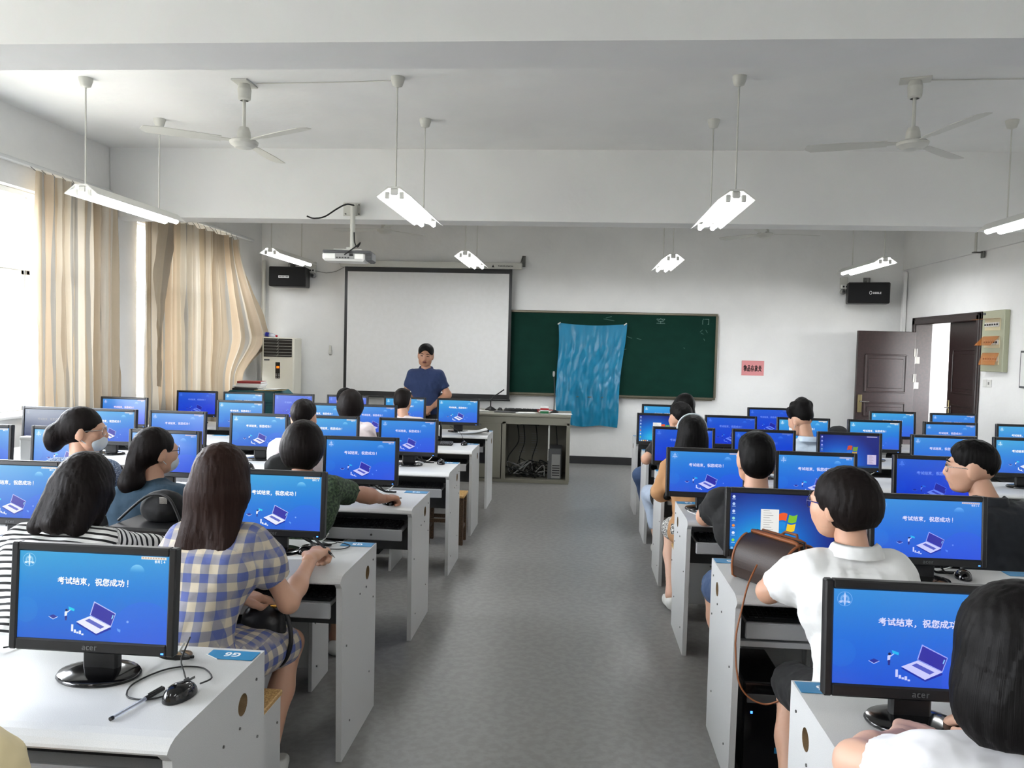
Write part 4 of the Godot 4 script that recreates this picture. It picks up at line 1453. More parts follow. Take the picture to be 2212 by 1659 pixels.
func projector() -> void:
	var o := thing("projector", "white and dark grey projector hung from the beam by a pole", "projector", Vector3(-2.17, 0, -7.45), "", 0.10)
	var y := 2.475
	part(o, "body", gbox(Vector3(-0.03, y - 0.012, 0), Vector3(0.4, 0.085, 0.27), 0.022), M["white_plastic"])
	part(o, "top_shell", gbox(Vector3(0, y + 0.03, 0), Vector3(0.46, 0.028, 0.29), 0.012), M["grey_panel"])
	part(o, "side_grille", gbox(Vector3(0.2, y - 0.006, 0), Vector3(0.065, 0.09, 0.26), 0.014), M["grey_panel"])
	var ports := part(o, "port_panel", gbox(Vector3(-0.02, y - 0.01, 0.135), Vector3(0.18, 0.055, 0.006), 0.002), M["grey_wire"])
	for i in 5:
		part(ports, "port", gbox(Vector3(-0.09 + i * 0.026, y - 0.025, 0.139), Vector3(0.016, 0.01, 0.005), 0.001), M["black_plastic"])
	part(ports, "power_socket", gbox(Vector3(0.04, y + 0.002, 0.139), Vector3(0.035, 0.024, 0.005), 0.001), M["black_plastic"])
	for i in 6:
		part(o, "vent_slat", gbox(Vector3(0.2, y - 0.04 + i * 0.013, 0.131), Vector3(0.05, 0.004, 0.006)), M["black_plastic"])
	var g := G.new()
	g.box(Vector3(0, y + 0.055, 0), Vector3(0.14, 0.016, 0.1), 0.003)
	for e in [[-0.13, 0.09], [0.13, 0.09], [-0.13, -0.09], [0.13, -0.09]]:
		g.tube([Vector3(e[0] * 0.3, y + 0.06, e[1] * 0.3), Vector3(e[0], y + 0.056, e[1]), Vector3(e[0], y + 0.03, e[1])], 0.007)
	part(o, "mount_arms", g, M["off_white_metal"])
	g = G.new()
	g.rod(Vector3(0, y + 0.06, -0.14), Vector3(0, 2.97, -0.14), 0.024, 0.024, 16)
	g.box(Vector3(0, y + 0.075, -0.07), Vector3(0.06, 0.03, 0.16), 0.004)
	part(o, "pole", g, M["off_white_metal"])
	g = G.new()
	g.box(Vector3(-0.03, 2.96, -0.255), Vector3(0.17, 0.13, 0.008), 0.002, Basis(Vector3.UP, -0.10))
	g.box(Vector3(0, 2.95, -0.2), Vector3(0.05, 0.1, 0.12), 0.004)
	part(o, "wall_plate", g, M["off_white_metal"])
	for e in [[-0.09, 0.045], [0.04, 0.045], [-0.09, -0.045], [0.04, -0.045], [-0.03, 0.045]]:
		g = G.new()
		g.rod(Vector3(e[0], 2.96 + e[1], -0.252), Vector3(e[0], 2.96 + e[1], -0.235), 0.008)
		part(o, "bolt", g, M["screw_metal"])
	wire(o, "loose_cable", [Vector3(0.02, 2.98, -0.15), Vector3(-0.06, 2.985, -0.12), Vector3(-0.16, 2.93, -0.11), Vector3(-0.26, 2.86, -0.1), Vector3(-0.36, 2.84, -0.1), Vector3(-0.43, 2.86, -0.1)], 0.008, M["black_rubber"])
	wire(o, "power_cable", [Vector3(0.02, 2.72, -0.11), Vector3(0.03, 2.62, -0.1), Vector3(0.07, 2.57, -0.02), Vector3(0.11, 2.6, 0.06), Vector3(0.09, 2.57, 0.1), Vector3(0.04, 2.52, 0.15), Vector3(-0.02, y, 0.15)], 0.006, M["black_rubber"])


func console() -> void:
	# the teacher's metal desk with an open cable bay
	var o := thing("teacher_console", "grey-green metal teacher's desk with an open bay of cables", "desk", Vector3(-0.86, 0, -10.08))
	var P: StandardMaterial3D = M["console_paint"]
	part(o, "top", gbox(Vector3(0, 0.828, 0), Vector3(1.62, 0.036, 0.74), 0.008), P)
	part(o, "side_panel", gbox(Vector3(-0.785, 0.405, 0), Vector3(0.03, 0.81, 0.7), 0.003), P)
	part(o, "side_panel", gbox(Vector3(0.785, 0.405, 0), Vector3(0.03, 0.81, 0.7), 0.003), P)
	part(o, "back_panel", gbox(Vector3(0, 0.405, -0.33), Vector3(1.54, 0.81, 0.02)), P)
	part(o, "divider", gbox(Vector3(-0.02, 0.405, 0), Vector3(0.025, 0.8, 0.64)), P)
	part(o, "bottom_panel", gbox(Vector3(0, 0.03, 0), Vector3(1.54, 0.03, 0.66)), P)
	var g := G.new()
	g.box(Vector3(0, 0.765, 0.345), Vector3(1.6, 0.09, 0.02), 0.003)
	g.box(Vector3(0, 0.02, 0.345), Vector3(1.6, 0.04, 0.02), 0.003)
	g.box(Vector3(-0.005, 0.39, 0.345), Vector3(0.05, 0.72, 0.02), 0.003)
	g.box(Vector3(0.782, 0.39, 0.345), Vector3(0.045, 0.72, 0.02), 0.003)
	part(o, "front_frame", g, P)
	var d := part(o, "door", gbox(Vector3(-0.42, 0.39, 0.348), Vector3(0.76, 0.68, 0.018), 0.003), P)
	g = G.new()
	g.rod(Vector3(-0.3, 0.70, 0.355), Vector3(-0.3, 0.70, 0.375), 0.012)
	part(d, "knob", g, M["chrome"])
	for c in [-0.14, 0.02]:
		for i in 9:
			if i != 3:
				part(o, "vent_slot", gbox(Vector3(0.32 + c, 0.30 + i * 0.03, -0.317), Vector3(0.08, 0.008, 0.006)), M["grey_wire"])
	part(o, "power_strip", gbox(Vector3(0.28, 0.69, -0.24), Vector3(0.24, 0.06, 0.12), 0.004), M["black_plastic"])
	part(o, "bay_strip", gbox(Vector3(0.545, 0.5, 0.26), Vector3(0.02, 0.46, 0.02), 0.003), M["white_plastic"])
	var t := thing("console_computer", "grey computer tower inside the teacher's desk", "computer", Vector3(-0.24, 0.046, -10.02))
	part(t, "case", gbox(Vector3(0, 0.19, 0), Vector3(0.17, 0.38, 0.42), 0.008), M["grey_panel"])
	part(t, "front_plate", gbox(Vector3(0.02, 0.16, 0.213), Vector3(0.11, 0.3, 0.01), 0.003), M["grey_wire"])
	for i in 5:
		part(t, "slot", gbox(Vector3(0.02, 0.05 + i * 0.03, 0.22), Vector3(0.09, 0.012, 0.006)), M["black_plastic"])
	var cb := thing("cable_tangle", "tangle of black and grey cables in the teacher's desk", "cables", Vector3(-0.86, 0, -10.08))
	var r := RandomNumberGenerator.new()
	r.seed = 31
	for i in 16:
		var p := []
		var x := r.randf_range(0.05, 0.45)
		for j in 6:
			p.append(Vector3(clampf(x + r.randf_range(-0.22, 0.26), 0.02, 0.6), 0.055 + absf(r.randf_range(0.0, 0.2)) * (0.4 if j == 0 or j == 5 else 1.0), r.randf_range(0.0, 0.3)))
		wire(cb, "cable", p, r.randf_range(0.004, 0.008), M["black_rubber"] if i % 3 else M["grey_wire"])
	for q in [[0.2, 0.17], [0.36, 0.33], [0.12, 0.02], [0.62, 0.66]]:
		wire(cb, "hanging_cable", [Vector3(q[0], 0.66, -0.2), Vector3(q[0] + 0.02, 0.45, -0.15), Vector3(q[1], 0.25, 0.0), Vector3(q[1] + 0.05, 0.06, 0.12)], 0.006, M["black_rubber"])
	# on the desk
	var ty := 0.847
	keyboard_at(Vector3(-0.685, ty + 0.001, -10.2), 0.0, "black keyboard on the teacher's desk", "")
	o = thing("desk_microphone", "black gooseneck microphone standing upright on the teacher's desk", "microphone", Vector3(-0.27, ty, -10.1))
	g = G.new()
	g.lathe([Vector2(0.06, 0), Vector2(0.06, 0.012), Vector2(0.03, 0.03), Vector2(0.012, 0.035)], 18)
	part(o, "base", g, M["black_plastic"])
	g = G.new()
	g.tube([Vector3(0, 0.03, 0), Vector3(0.003, 0.25, 0), Vector3(-0.01, 0.46, 0.01)], 0.006, 8)
	part(o, "gooseneck", g, M["black_plastic"])
	g = G.new()
	g.lathe([Vector2(0.0, -0.035), Vector2(0.012, -0.03), Vector2(0.015, 0), Vector2(0.013, 0.03), Vector2(0, 0.036)], 12, Transform3D(Basis(), Vector3(-0.013, 0.49, 0.012)), true)
	part(o, "capsule", g, M["grey_wire"])
	o = thing("bent_microphone", "black gooseneck microphone bending right on the teacher's desk", "microphone", Vector3(-1.085, ty, -10.17))
	g = G.new()
	g.lathe([Vector2(0.07, 0), Vector2(0.07, 0.015), Vector2(0.03, 0.04), Vector2(0.012, 0.05)], 18)
	part(o, "base", g, M["black_plastic"])
	g = G.new()
	g.tube([Vector3(0, 0.04, 0), Vector3(0.0, 0.12, 0), Vector3(0.03, 0.17, 0), Vector3(0.17, 0.27, 0)], 0.008, 8)
	part(o, "gooseneck", g, M["black_plastic"])
	mouse_at(Vector3(-0.965, ty, -10.18), 0.4, "black mouse beside the bent microphone on the teacher's desk", [])
	o = thing("tissue_box", "small white, red and green box on the teacher's desk", "box", Vector3(-0.38, ty, -9.86))
	part(o, "carton", gbox(Vector3(0, 0.045, 0), Vector3(0.1, 0.09, 0.07), 0.003), M["paper"])
	part(o, "green_band", gbox(Vector3(0, 0.02, 0), Vector3(0.102, 0.03, 0.072), 0.001), mat("print_green", Color(0.10, 0.45, 0.25), 0.6))
	part(o, "red_band", gbox(Vector3(0, 0.06, 0), Vector3(0.102, 0.022, 0.072), 0.001), mat("print_red", Color(0.72, 0.10, 0.10), 0.6))
	o = thing("red_book", "red book behind the small carton on the teacher's desk", "book", Vector3(-0.38, ty + 0.016, -10.12), "", 0.2)
	part(o, "cover", gbox(Vector3.ZERO, Vector3(0.2, 0.03, 0.14), 0.003), M["red_cover"])
	part(o, "pages", gbox(Vector3(0.003, 0, 0.002), Vector3(0.2, 0.02, 0.138)), M["paper"])
	for q in [[-0.62, -9.86, 0.2, "white papers on the front edge of the teacher's desk"], [-0.18, -9.86, -0.1, "papers at the right end of the teacher's desk"], [-1.3, -10.0, 0.3, "papers at the left end of the teacher's desk"]]:
		o = thing("paper_sheets", q[3], "paper", Vector3(q[0], ty, q[1]), "", q[2])
		for i in 2:
			g = G.new()
			g.box(Vector3(0.02 * i, 0.003 + 0.004 * i, 0.01 * i), Vector3(0.24, 0.002, 0.17), 0.0, Basis(Vector3.UP, 0.2 * i))
			part(o, "sheet", g, M["paper"])
	part(o, "sheet", gbox(Vector3(0.1, 0.006, 0.1), Vector3(0.2, 0.004, 0.14)), M["white_plastic"])
	o = thing("console_pad", "flat dark tablet on the teacher's desk before the keyboard", "tablet", Vector3(-0.86, ty, -9.95))
	part(o, "case", gbox(Vector3(0, 0.006, 0), Vector3(0.3, 0.012, 0.16), 0.004), M["grey_panel"])
	part(o, "top_plate", gbox(Vector3(0, 0.013, 0), Vector3(0.26, 0.002, 0.13)), M["black_plastic"])


func curtain(called: String, label: String, share: Callable, pull: Callable, xo: Callable, y0: float, y1: float, pleats: float, nseed: int, ragged: bool) -> void:
	var o := thing(called, label, "curtain")
	var f := FastNoiseLite.new()
	f.seed = nseed
	f.frequency = 1.0
	var rows := []
	var uvs := []
	var nr := 60
	var nc := int(pleats * 14)
	for i in nr + 1:
		var t := float(i) / nr
		var y := lerpf(y1, y0, t)
		var row := PackedVector3Array()
		var ur := PackedVector2Array()
		for j in nc + 1:
			var s := float(j) / nc
			var z: float = lerpf(6.50, 7.76, s) if called == "near_curtain" else lerpf(8.22, 10.6, s) + share.call(y, s) * pull.call(y)
			var ph := s * TAU * pleats + 1.6 * f.get_noise_2d(s * 3.0, t * 0.8)
			var amp := 0.036 + 0.022 * f.get_noise_2d(s * 5.0 + 9.0, t * 0.6) + 0.014 * t
			var x: float = XL + 0.085 + xo.call(y, s) + amp * (sin(ph) + 0.35 * sin(ph * 2.3 + 1.0))
			var dy := 0.0
			if ragged and i < 6:
				dy = -0.06 * absf(f.get_noise_2d(s * 7.0, 3.0)) * (6 - i) / 6.0
			row.append(Vector3(x, y + dy, -z + 0.012 * cos(ph)))
			ur.append(Vector2(s * 1.0, t))
		rows.append(row)
		uvs.append(ur)
	var g := G.new()
	g.sheet(rows, uvs)
	part(o, "fabric", g, M["curtain_cloth"])
	var hk := G.new()
	for j in range(0, nc + 1, 14):
		var p: Vector3 = rows[0][j]
		hk.rod(Vector3(XL + 0.05, 3.085, p.z), Vector3(p.x, p.y, p.z), 0.003, 0.003, 5)
	part(o, "hooks", hk, M["screw_metal"])


func curtains() -> void:
	curtain("near_curtain", "beige striped curtain gathered beside the near window", func(_y, _s): return 0.0, func(_y): return 0.0, func(_y, _s): return 0.0, 0.5, 3.05, 9.0, 5, false)
	var pull := func(y: float) -> float:
		if y > 1.72:
			return 0.68 * pow((3.03 - y) / 1.31, 1.5)
		return lerpf(0.68, 0.1, smoothstep(1.72, 1.1, y))
	curtain("far_curtain", "beige striped curtain drawn across the far window towards the air conditioner", func(_y, s): return 0.0 if s < 0.5 else pow((s - 0.5) * 2.0, 2.2), pull, func(y, s): return 0.16 * pow(s, 5.0) * smoothstep(3.0, 1.75, y) * (1.0 - 0.9 * smoothstep(1.7, 1.2, y)), 0.55, 3.03, 15.0, 8, true)
	# the corner of cloth that has slipped off the rail and folds over
	var o := thing("curtain_flap", "loose folded-over corner of the far curtain at the pier", "curtain")
	var f := FastNoiseLite.new()
	f.seed = 2
	f.frequency = 2.0
	var rows := []
	var uvs := []
	for i in 41:
		var t := i / 40.0
		var y := lerpf(2.98, 1.15, t)
		var wl := 8.42 - 0.22 * sin(PI * minf(t * 1.9, 1.0)) * (1.0 if t < 0.53 else 0.0)
		if t >= 0.53:
			wl = lerpf(8.42, 8.36, t)
		var wr := lerpf(8.64, 8.34, smoothstep(0.0, 0.75, t)) + 0.015
		wl = 8.32 - 0.14 * exp(-pow((t - 0.36) / 0.22, 2.0))
		var row := PackedVector3Array()
		var ur := PackedVector2Array()
		for j in 15:
			var s := j / 14.0
			row.append(Vector3(XL + 0.19 + 0.02 * sin(s * 6.0 + t * 3.0) + 0.02 * f.get_noise_2d(s, t * 2.0), y - 0.02 * s, -lerpf(wl, wr, s)))
			ur.append(Vector2(0.52 + s * 0.03, t))
		rows.append(row)
		uvs.append(ur)
	var g := G.new()
	g.sheet(rows, uvs)
	part(o, "fabric", g, M["curtain_cloth"])


var proto := {}


func side_frame() -> Transform3D:
	# polygon x runs along world z, polygon y up, depth along x
	return Transform3D(Basis(Vector3(0, 0, 1), Vector3(0, 1, 0), Vector3(-1, 0, 0)), Vector3.ZERO)


func desk_meshes() -> void:
	var prof := PackedVector2Array([Vector2(0, 0.725), Vector2(0, 0.75), Vector2(0.495, 0.75), Vector2(0.52, 0.747), Vector2(0.54, 0.740), Vector2(0.552, 0.731), Vector2(0.555, 0.725), Vector2(0.551, 0.719), Vector2(0.543, 0.718), Vector2(0.51, 0.725)])
	var g := G.new()
	g.prism(prof, 1.154, side_frame())
	proto["top"] = g.mesh()
	var hole := Vector2(0.15, 0.657)
	var up := PackedVector2Array([Vector2(0, 0.657), Vector2(0, 0.75), Vector2(0.495, 0.75), Vector2(0.52, 0.747), Vector2(0.54, 0.740), Vector2(0.552, 0.731), Vector2(0.555, 0.725), Vector2(0.551, 0.718), Vector2(0.532, 0.70), Vector2(0.528, 0.657)])
	var dn := PackedVector2Array([Vector2(0.528, 0.657), Vector2(0.505, 0.0), Vector2(0, 0), Vector2(0, 0.657)])
	for i in 13:
		var a := PI * i / 12.0
		up.append(hole + Vector2(cos(a), sin(a)) * 0.03)
		dn.append(hole + Vector2(-cos(a), -sin(a)) * 0.03)
	g = G.new()
	g.prism(up, 0.023, side_frame())
	g.prism(dn, 0.023, side_frame())
	proto["end_panel"] = g.mesh()
	g = G.new()
	g.lathe([Vector2(0.0292, 0.0119), Vector2(0.0292, -0.0119)], 20, Transform3D(Basis(Vector3.BACK, PI / 2), Vector3(0, hole.y, hole.x)))
	proto["hole_lining"] = g.mesh()
	proto["modesty"] = gbox(Vector3(0, 0.565, 0.1), Vector3(1.15, 0.315, 0.016)).mesh()
	g = G.new()
	g.box(Vector3(0, 0.616, -0.15), Vector3(0.5, 0.016, 0.3), 0.002)
	proto["tray"] = g.mesh()
	proto["tray_front"] = gbox(Vector3(0, 0.602, 0.008), Vector3(0.52, 0.062, 0.018), 0.004).mesh()
	g = G.new()
	g.rod(Vector3(0, 0.602, 0.014), Vector3(0, 0.602, 0.02), 0.007, 0.006, 10)
	proto["lock"] = g.mesh()
	var wv := PackedVector2Array([Vector2(0.06, 0), Vector2(0.06, 0.5), Vector2(0.47, 0.5)])
	for i in 13:
		var t := i / 12.0
		wv.append(Vector2(0.45 - 0.035 * sin(t * PI) * sin(t * PI) - 0.01 * t, lerpf(0.46, 0.0, t)))
	g = G.new()
	g.prism(wv, 0.018, side_frame())
	proto["divider"] = g.mesh()
	proto["shelf"] = gbox(Vector3(0, 0.11, 0.24), Vector3(0.30, 0.016, 0.36)).mesh()
	g = G.new()
	g.rod(Vector3(-0.002, 0, 0), Vector3(0.002, 0, 0), 0.0045, 0.004, 8)
	proto["screw"] = g.mesh()


func desks() -> void:
	desk_meshes()
	for side in [-1, 1]:
		for r in range(1, 7):
			for k in 3:
				var edge := -0.88 if side < 0 else 0.614
				var cx: float = edge + side * (0.6 + 1.2 * k)
				var lab := "white laminate computer desk, %s block, %s, %s" % ["left" if side < 0 else "right", ROWNAME[r], ["beside the aisle", "in the middle", "by the wall"][k]]
				var o := thing("computer_desk", lab, "desk", Vector3(cx, 0, -ZF[r]), "computer desks in rows")
				piece(o, "desk_top", proto["top"], M["laminate"])
				for e in [-1.0, 1.0]:
					var p := piece(o, "end_panel", proto["end_panel"], M["laminate"], Vector3(e * 0.5885, 0, 0))
					piece(p, "hole_lining", proto["hole_lining"], M["chipboard"])
					if k == 0 and r > 2 and e == -side:
						for q in [[0.06, 0.69], [0.17, 0.60], [0.27, 0.60], [0.05, 0.52], [0.46, 0.45], [0.1, 0.2], [0.4, 0.12]]:
							piece(p, "screw", proto["screw"], M["screw_metal"], Vector3(e * 0.0125, q[1], q[0]))
				piece(o, "modesty_panel", proto["modesty"], M["grey_panel"])
				for e in [-1.0, 1.0]:
					var out := 0.47
					if k == 0 and e == -side:
						out = {2: 0.52, 3: 0.535, 4: 0.545, 5: 0.50}.get(r, 0.45)
						if side > 0:
							out = {4: 0.53, 5: 0.47}.get(r, 0.46)
					var t := piece(o, "keyboard_tray", proto["tray"], M["laminate"], Vector3(e * 0.29, 0, out))
					var f := piece(t, "tray_front", proto["tray_front"], M["tray_front"])
					piece(t, "lock", proto["lock"], M["screw_metal"], Vector3(0.09, 0, 0))
					f.name = "tray_front"
				for e in [-0.16, 0.16]:
					piece(o, "divider", proto["divider"], M["laminate"], Vector3(e, 0, 0))
				piece(o, "shelf", proto["shelf"], M["laminate"])
				if r == 5 and side > 0 and k == 0:
					part(o, "drawer_rail", gbox(Vector3(-0.38, 0.548, 0.46), Vector3(0.4, 0.022, 0.03), 0.002), M["tray_front"])
				# the seat card, read from the far side
				if k == 0 or r in [2, 5]:
					var id := ""
					if k == 0:
						id = ("G%d" if side < 0 else "F%d") % r
					seat_card(Vector3(cx - side * (0.6 - 0.075), 0.7515, -ZF[r] + 0.045), id, side, r, k)


func seat_card(at: Vector3, id: String, side: int, r: int, k: int) -> void:
	var o := thing("seat_card", "blue seat card%s stuck on the desk, %s block, %s%s" % [" " + id if id else "", "left" if side < 0 else "right", ROWNAME[r], "" if k == 0 else ["", ", middle desk", ", wall desk"][k]], "label", at, "blue seat cards")
	var g := G.new()
	g.prism(PackedVector2Array([Vector2(-0.07, -0.026), Vector2(0.07, -0.026), Vector2(0.07, 0.036), Vector2(-0.03, 0.036), Vector2(-0.07, 0.01)]) if id == "G6" else PackedVector2Array([Vector2(-0.07, -0.034), Vector2(0.07, -0.034), Vector2(0.07, 0.036), Vector2(-0.07, 0.036)]), 0.0012, Transform3D(Basis(Vector3.RIGHT, PI / 2), Vector3.ZERO))
	part(o, "card", g, M["label_blue"])
	if id == "G6":
		g = G.new()
		g.prism(PackedVector2Array([Vector2(-0.078, 0.008), Vector2(-0.03, 0.040), Vector2(-0.032, 0.034), Vector2(-0.07, 0.006)]), 0.001, Transform3D(Basis(Vector3.RIGHT, PI / 2), Vector3.ZERO))
		part(o, "torn_edge", g, M["paper"])
	if id:
		letters(o, "lettering", id, 0.028, Transform3D(Basis(Vector3.UP, PI) * Basis(Vector3.RIGHT, -PI / 2), Vector3(0, 0.0008, 0.002)), M["white_ink"], true, 0.0006)


func monitor_proto() -> Node3D:
	var o := Node3D.new()
	o.name = "monitor"
	add_child(o)
	taken["monitor"] = 1
	var tilt := Basis(Vector3.RIGHT, -0.06)
	var c := Vector3(0, 0.215, 0)
	var g := G.new()
	for e in [-1.0, 1.0]:
		g.box(c + tilt * Vector3(e * 0.2145, 0, 0), Vector3(0.021, 0.28, 0.03), 0.004, tilt)
	g.box(c + tilt * Vector3(0, 0.129, 0), Vector3(0.412, 0.022, 0.03), 0.004, tilt)
	g.box(c + tilt * Vector3(0, -0.1245, 0), Vector3(0.412, 0.031, 0.03), 0.004, tilt)
	part(o, "bezel", g, M["black_plastic"])
	g = G.new()
	g.box(c + tilt * Vector3(0, 0, -0.012), Vector3(0.444, 0.274, 0.02), 0.006, tilt)
	g.box(c + tilt * Vector3(0, -0.02, -0.032), Vector3(0.3, 0.18, 0.03), 0.012, tilt)
	part(o, "back_shell", g, M["black_plastic"])
	g = G.new()
	var q := []
	for p in [Vector2(-0.2045, -0.1095), Vector2(0.2045, -0.1095), Vector2(0.2045, 0.1185), Vector2(-0.2045, 0.1185)]:
		q.append(c + tilt * Vector3(p.x, p.y, 0.009))
	g.face(q, c - Vector3(0, 0, 1), [Vector2(0, 1), Vector2(1, 1), Vector2(1, 0), Vector2(0, 0)])
	part(o, "screen", g, M["screen_bright"])
	g = G.new()
	g.box(Vector3(0, 0.07, -0.035), Vector3(0.096, 0.14, 0.03), 0.006)
	part(o, "neck", g, M["black_plastic"])
	g = G.new()
	g.lathe([Vector2(0.0, 0.0), Vector2(0.098, 0.0), Vector2(0.102, 0.006), Vector2(0.097, 0.014), Vector2(0.06, 0.02), Vector2(0.0, 0.022)], 32, Transform3D(Basis().scaled(Vector3(1.08, 1, 0.82)), Vector3(0, 0, -0.02)), true)
	part(o, "base", g, M["black_gloss"])
	g = G.new()
	g.box(c + tilt * Vector3(0.196, -0.131, 0.0155), Vector3(0.007, 0.004, 0.002), 0.0, tilt)
	part(o, "power_led", g, M["led_blue"])
	return o


func monitor_names() -> Dictionary:
	return {
		-1: {6: [-1.24], 5: [-2.43, -1.26], 4: [-3.64, -3.07, -2.45, -1.25], 3: [-4.06, -3.58, -3.03, -2.39, -1.84, -1.24], 2: [-4.19, -3.07, -2.30, -1.835], 1: [-4.08, -3.56, -3.01, -2.42, -1.8, -1.23]},
		1: {6: [0.84], 5: [0.84, 1.405], 4: [0.75, 1.355, 2.0], 3: [0.79, 1.36, 1.96, 2.61, 3.17], 2: [0.77, 1.36, 1.98, 2.58, 3.21, 3.81], 1: [0.91, 1.98, 3.19, 3.78]}}


func stations() -> void:
	var first := monitor_proto()
	var used := false
	var look := {
		"-1/6/-1.24": "screen_bright", "-1/4/-1.25": "screen_blue", "-1/3/-4.06": "screen_dim", "-1/1/-4.08": "screen_deep", "-1/1/-3.01": "screen_deep", "-1/1/-2.42": "screen_deep", "-1/2/-4.19": "screen_violet",
		"1/5/0.84": "screen_menu", "1/3/1.96": "screen_menu_low", "1/2/0.77": "screen_menu", "1/3/0.79": "screen_deep", "1/4/2": "screen_deep", "1/4/0.75": "screen_blue", "1/5/1.405": "screen_blue", "1/3/1.36": "screen_deep", "1/1/1.98": "screen_deep", "1/2/1.36": "screen_deep", "1/4/1.355": "screen_blue"}
	for side in [-1, 1]:
		for r in range(1, 7):
			for x in monitor_names()[side][r]:
				var edge := -0.88 if side < 0 else 0.614
				var seat := int(round((absf(x - edge) - 0.34) / 0.59))
				var key := "%d/%d/%s" % [side, r, str(x).trim_suffix(".0")]
				var m: String = look.get(key, "screen_blue" if (r + seat) % 3 == 0 else "screen_bright")
				var what := "a colourful desktop" if m.begins_with("screen_menu") else "a blue end-of-exam picture"
				var lab := "black monitor showing %s, %s block, %s from the front, %s" % [what, "left" if side < 0 else "right", ROWNAME[r], ORD[clampi(seat, 0, 5)]]
				var o: Node3D = first
				if used:
					o = copy(first, lab, Vector3.ZERO)
				used = true
				tag(o, lab, "monitor", "monitors on the desks")
				o.position = Vector3(x, 0.75, -ZF[r] + 0.25)
				o.rotation.y = rng.randf_range(-0.025, 0.025) if r < 6 else 0.0
				var sc: MeshInstance3D = o.get_node("screen")
				sc.material_override = M[m]
				if r >= 5:
					letters(o, "lettering", "acer", 0.014, Transform3D(Basis(Vector3.RIGHT, -0.06), Vector3(0, 0.092, 0.025)), M["grey_panel"], true, 0.0006)


var kb_mesh := []


func keyboard_at(at: Vector3, turn: float, label: String, group := "keyboards") -> void:
	if kb_mesh.is_empty():
		var b := G.new()
		b.prism(PackedVector2Array([Vector2(-0.075, 0), Vector2(0.075, 0), Vector2(0.075, 0.012), Vector2(-0.07, 0.024), Vector2(-0.075, 0.02)]), 0.45, side_frame())
		var k := G.new()
		var tl := Basis(Vector3.RIGHT, 0.08)
		for row in 6:
			var x := -0.215
			var cnt := 0
			while x < 0.212:
				var w := 0.0165
				if row == 5 and cnt == 3:
					w = 0.11
				if cnt == 14 or cnt == 17:
					x += 0.008
				if not (row == 0 and cnt in [1, 6, 11]):
					k.box(Vector3(x + w / 2, 0.0235 - row * 0.0019, -0.055 + row * 0.0225 + (0.004 if row else -0.003)), Vector3(w - 0.002, 0.008, 0.018), 0.0, tl)
				x += w + 0.0025
				cnt += 1
		kb_mesh = [b.mesh(), k.mesh()]
	var o := thing("keyboard", label, "keyboard", at, group, turn)
	piece(o, "base", kb_mesh[0], M["black_plastic"])
	var ks := piece(o, "keys", kb_mesh[1], M["key_plastic"])
	ks.set_meta("kind", "stuff")


var mouse_mesh := []


func mouse_at(at: Vector3, turn: float, label: String, cord: Array) -> void:
	if mouse_mesh.is_empty():
		var rows := []
		for i in 13:
			var t := i / 12.0
			var row := PackedVector3Array()
			var rad := sin(t * PI * 0.5)
			for j in 24:
				var a := TAU * j / 24.0
				var c := cos(a)
				var s := sin(a)
				var w := 0.031 * (1.0 - 0.1 * s)
				row.append(Vector3(c * w * pow(rad, 0.75), 0.036 * cos(t * PI * 0.5) * (1.0 - 0.18 * s * rad) + 0.001, s * -0.053 * pow(rad, 0.75)))
			rows.append(row)
		var g := G.new()
		g.sheet(rows, [], true)
		var b := G.new()
		b.box(Vector3(0, 0.0345, -0.02), Vector3(0.007, 0.012, 0.02), 0.003)
		var c := G.new()
		c.box(Vector3(0, 0.0315, -0.036), Vector3(0.0012, 0.006, 0.03))
		mouse_mesh = [g.mesh(), b.mesh(), c.mesh()]
	var o := thing("mouse", label, "mouse", at, "computer mice", turn)
	piece(o, "shell", mouse_mesh[0], M["black_gloss"])
	piece(o, "wheel", mouse_mesh[1], M["grey_panel"])
	piece(o, "button_gap", mouse_mesh[2], M["grey_panel"])
	if cord.size():
		var p := []
		for q in cord:
			p.append(o.transform.affine_inverse() * q)
		wire(o, "cord", p, 0.0022, M["black_rubber"])


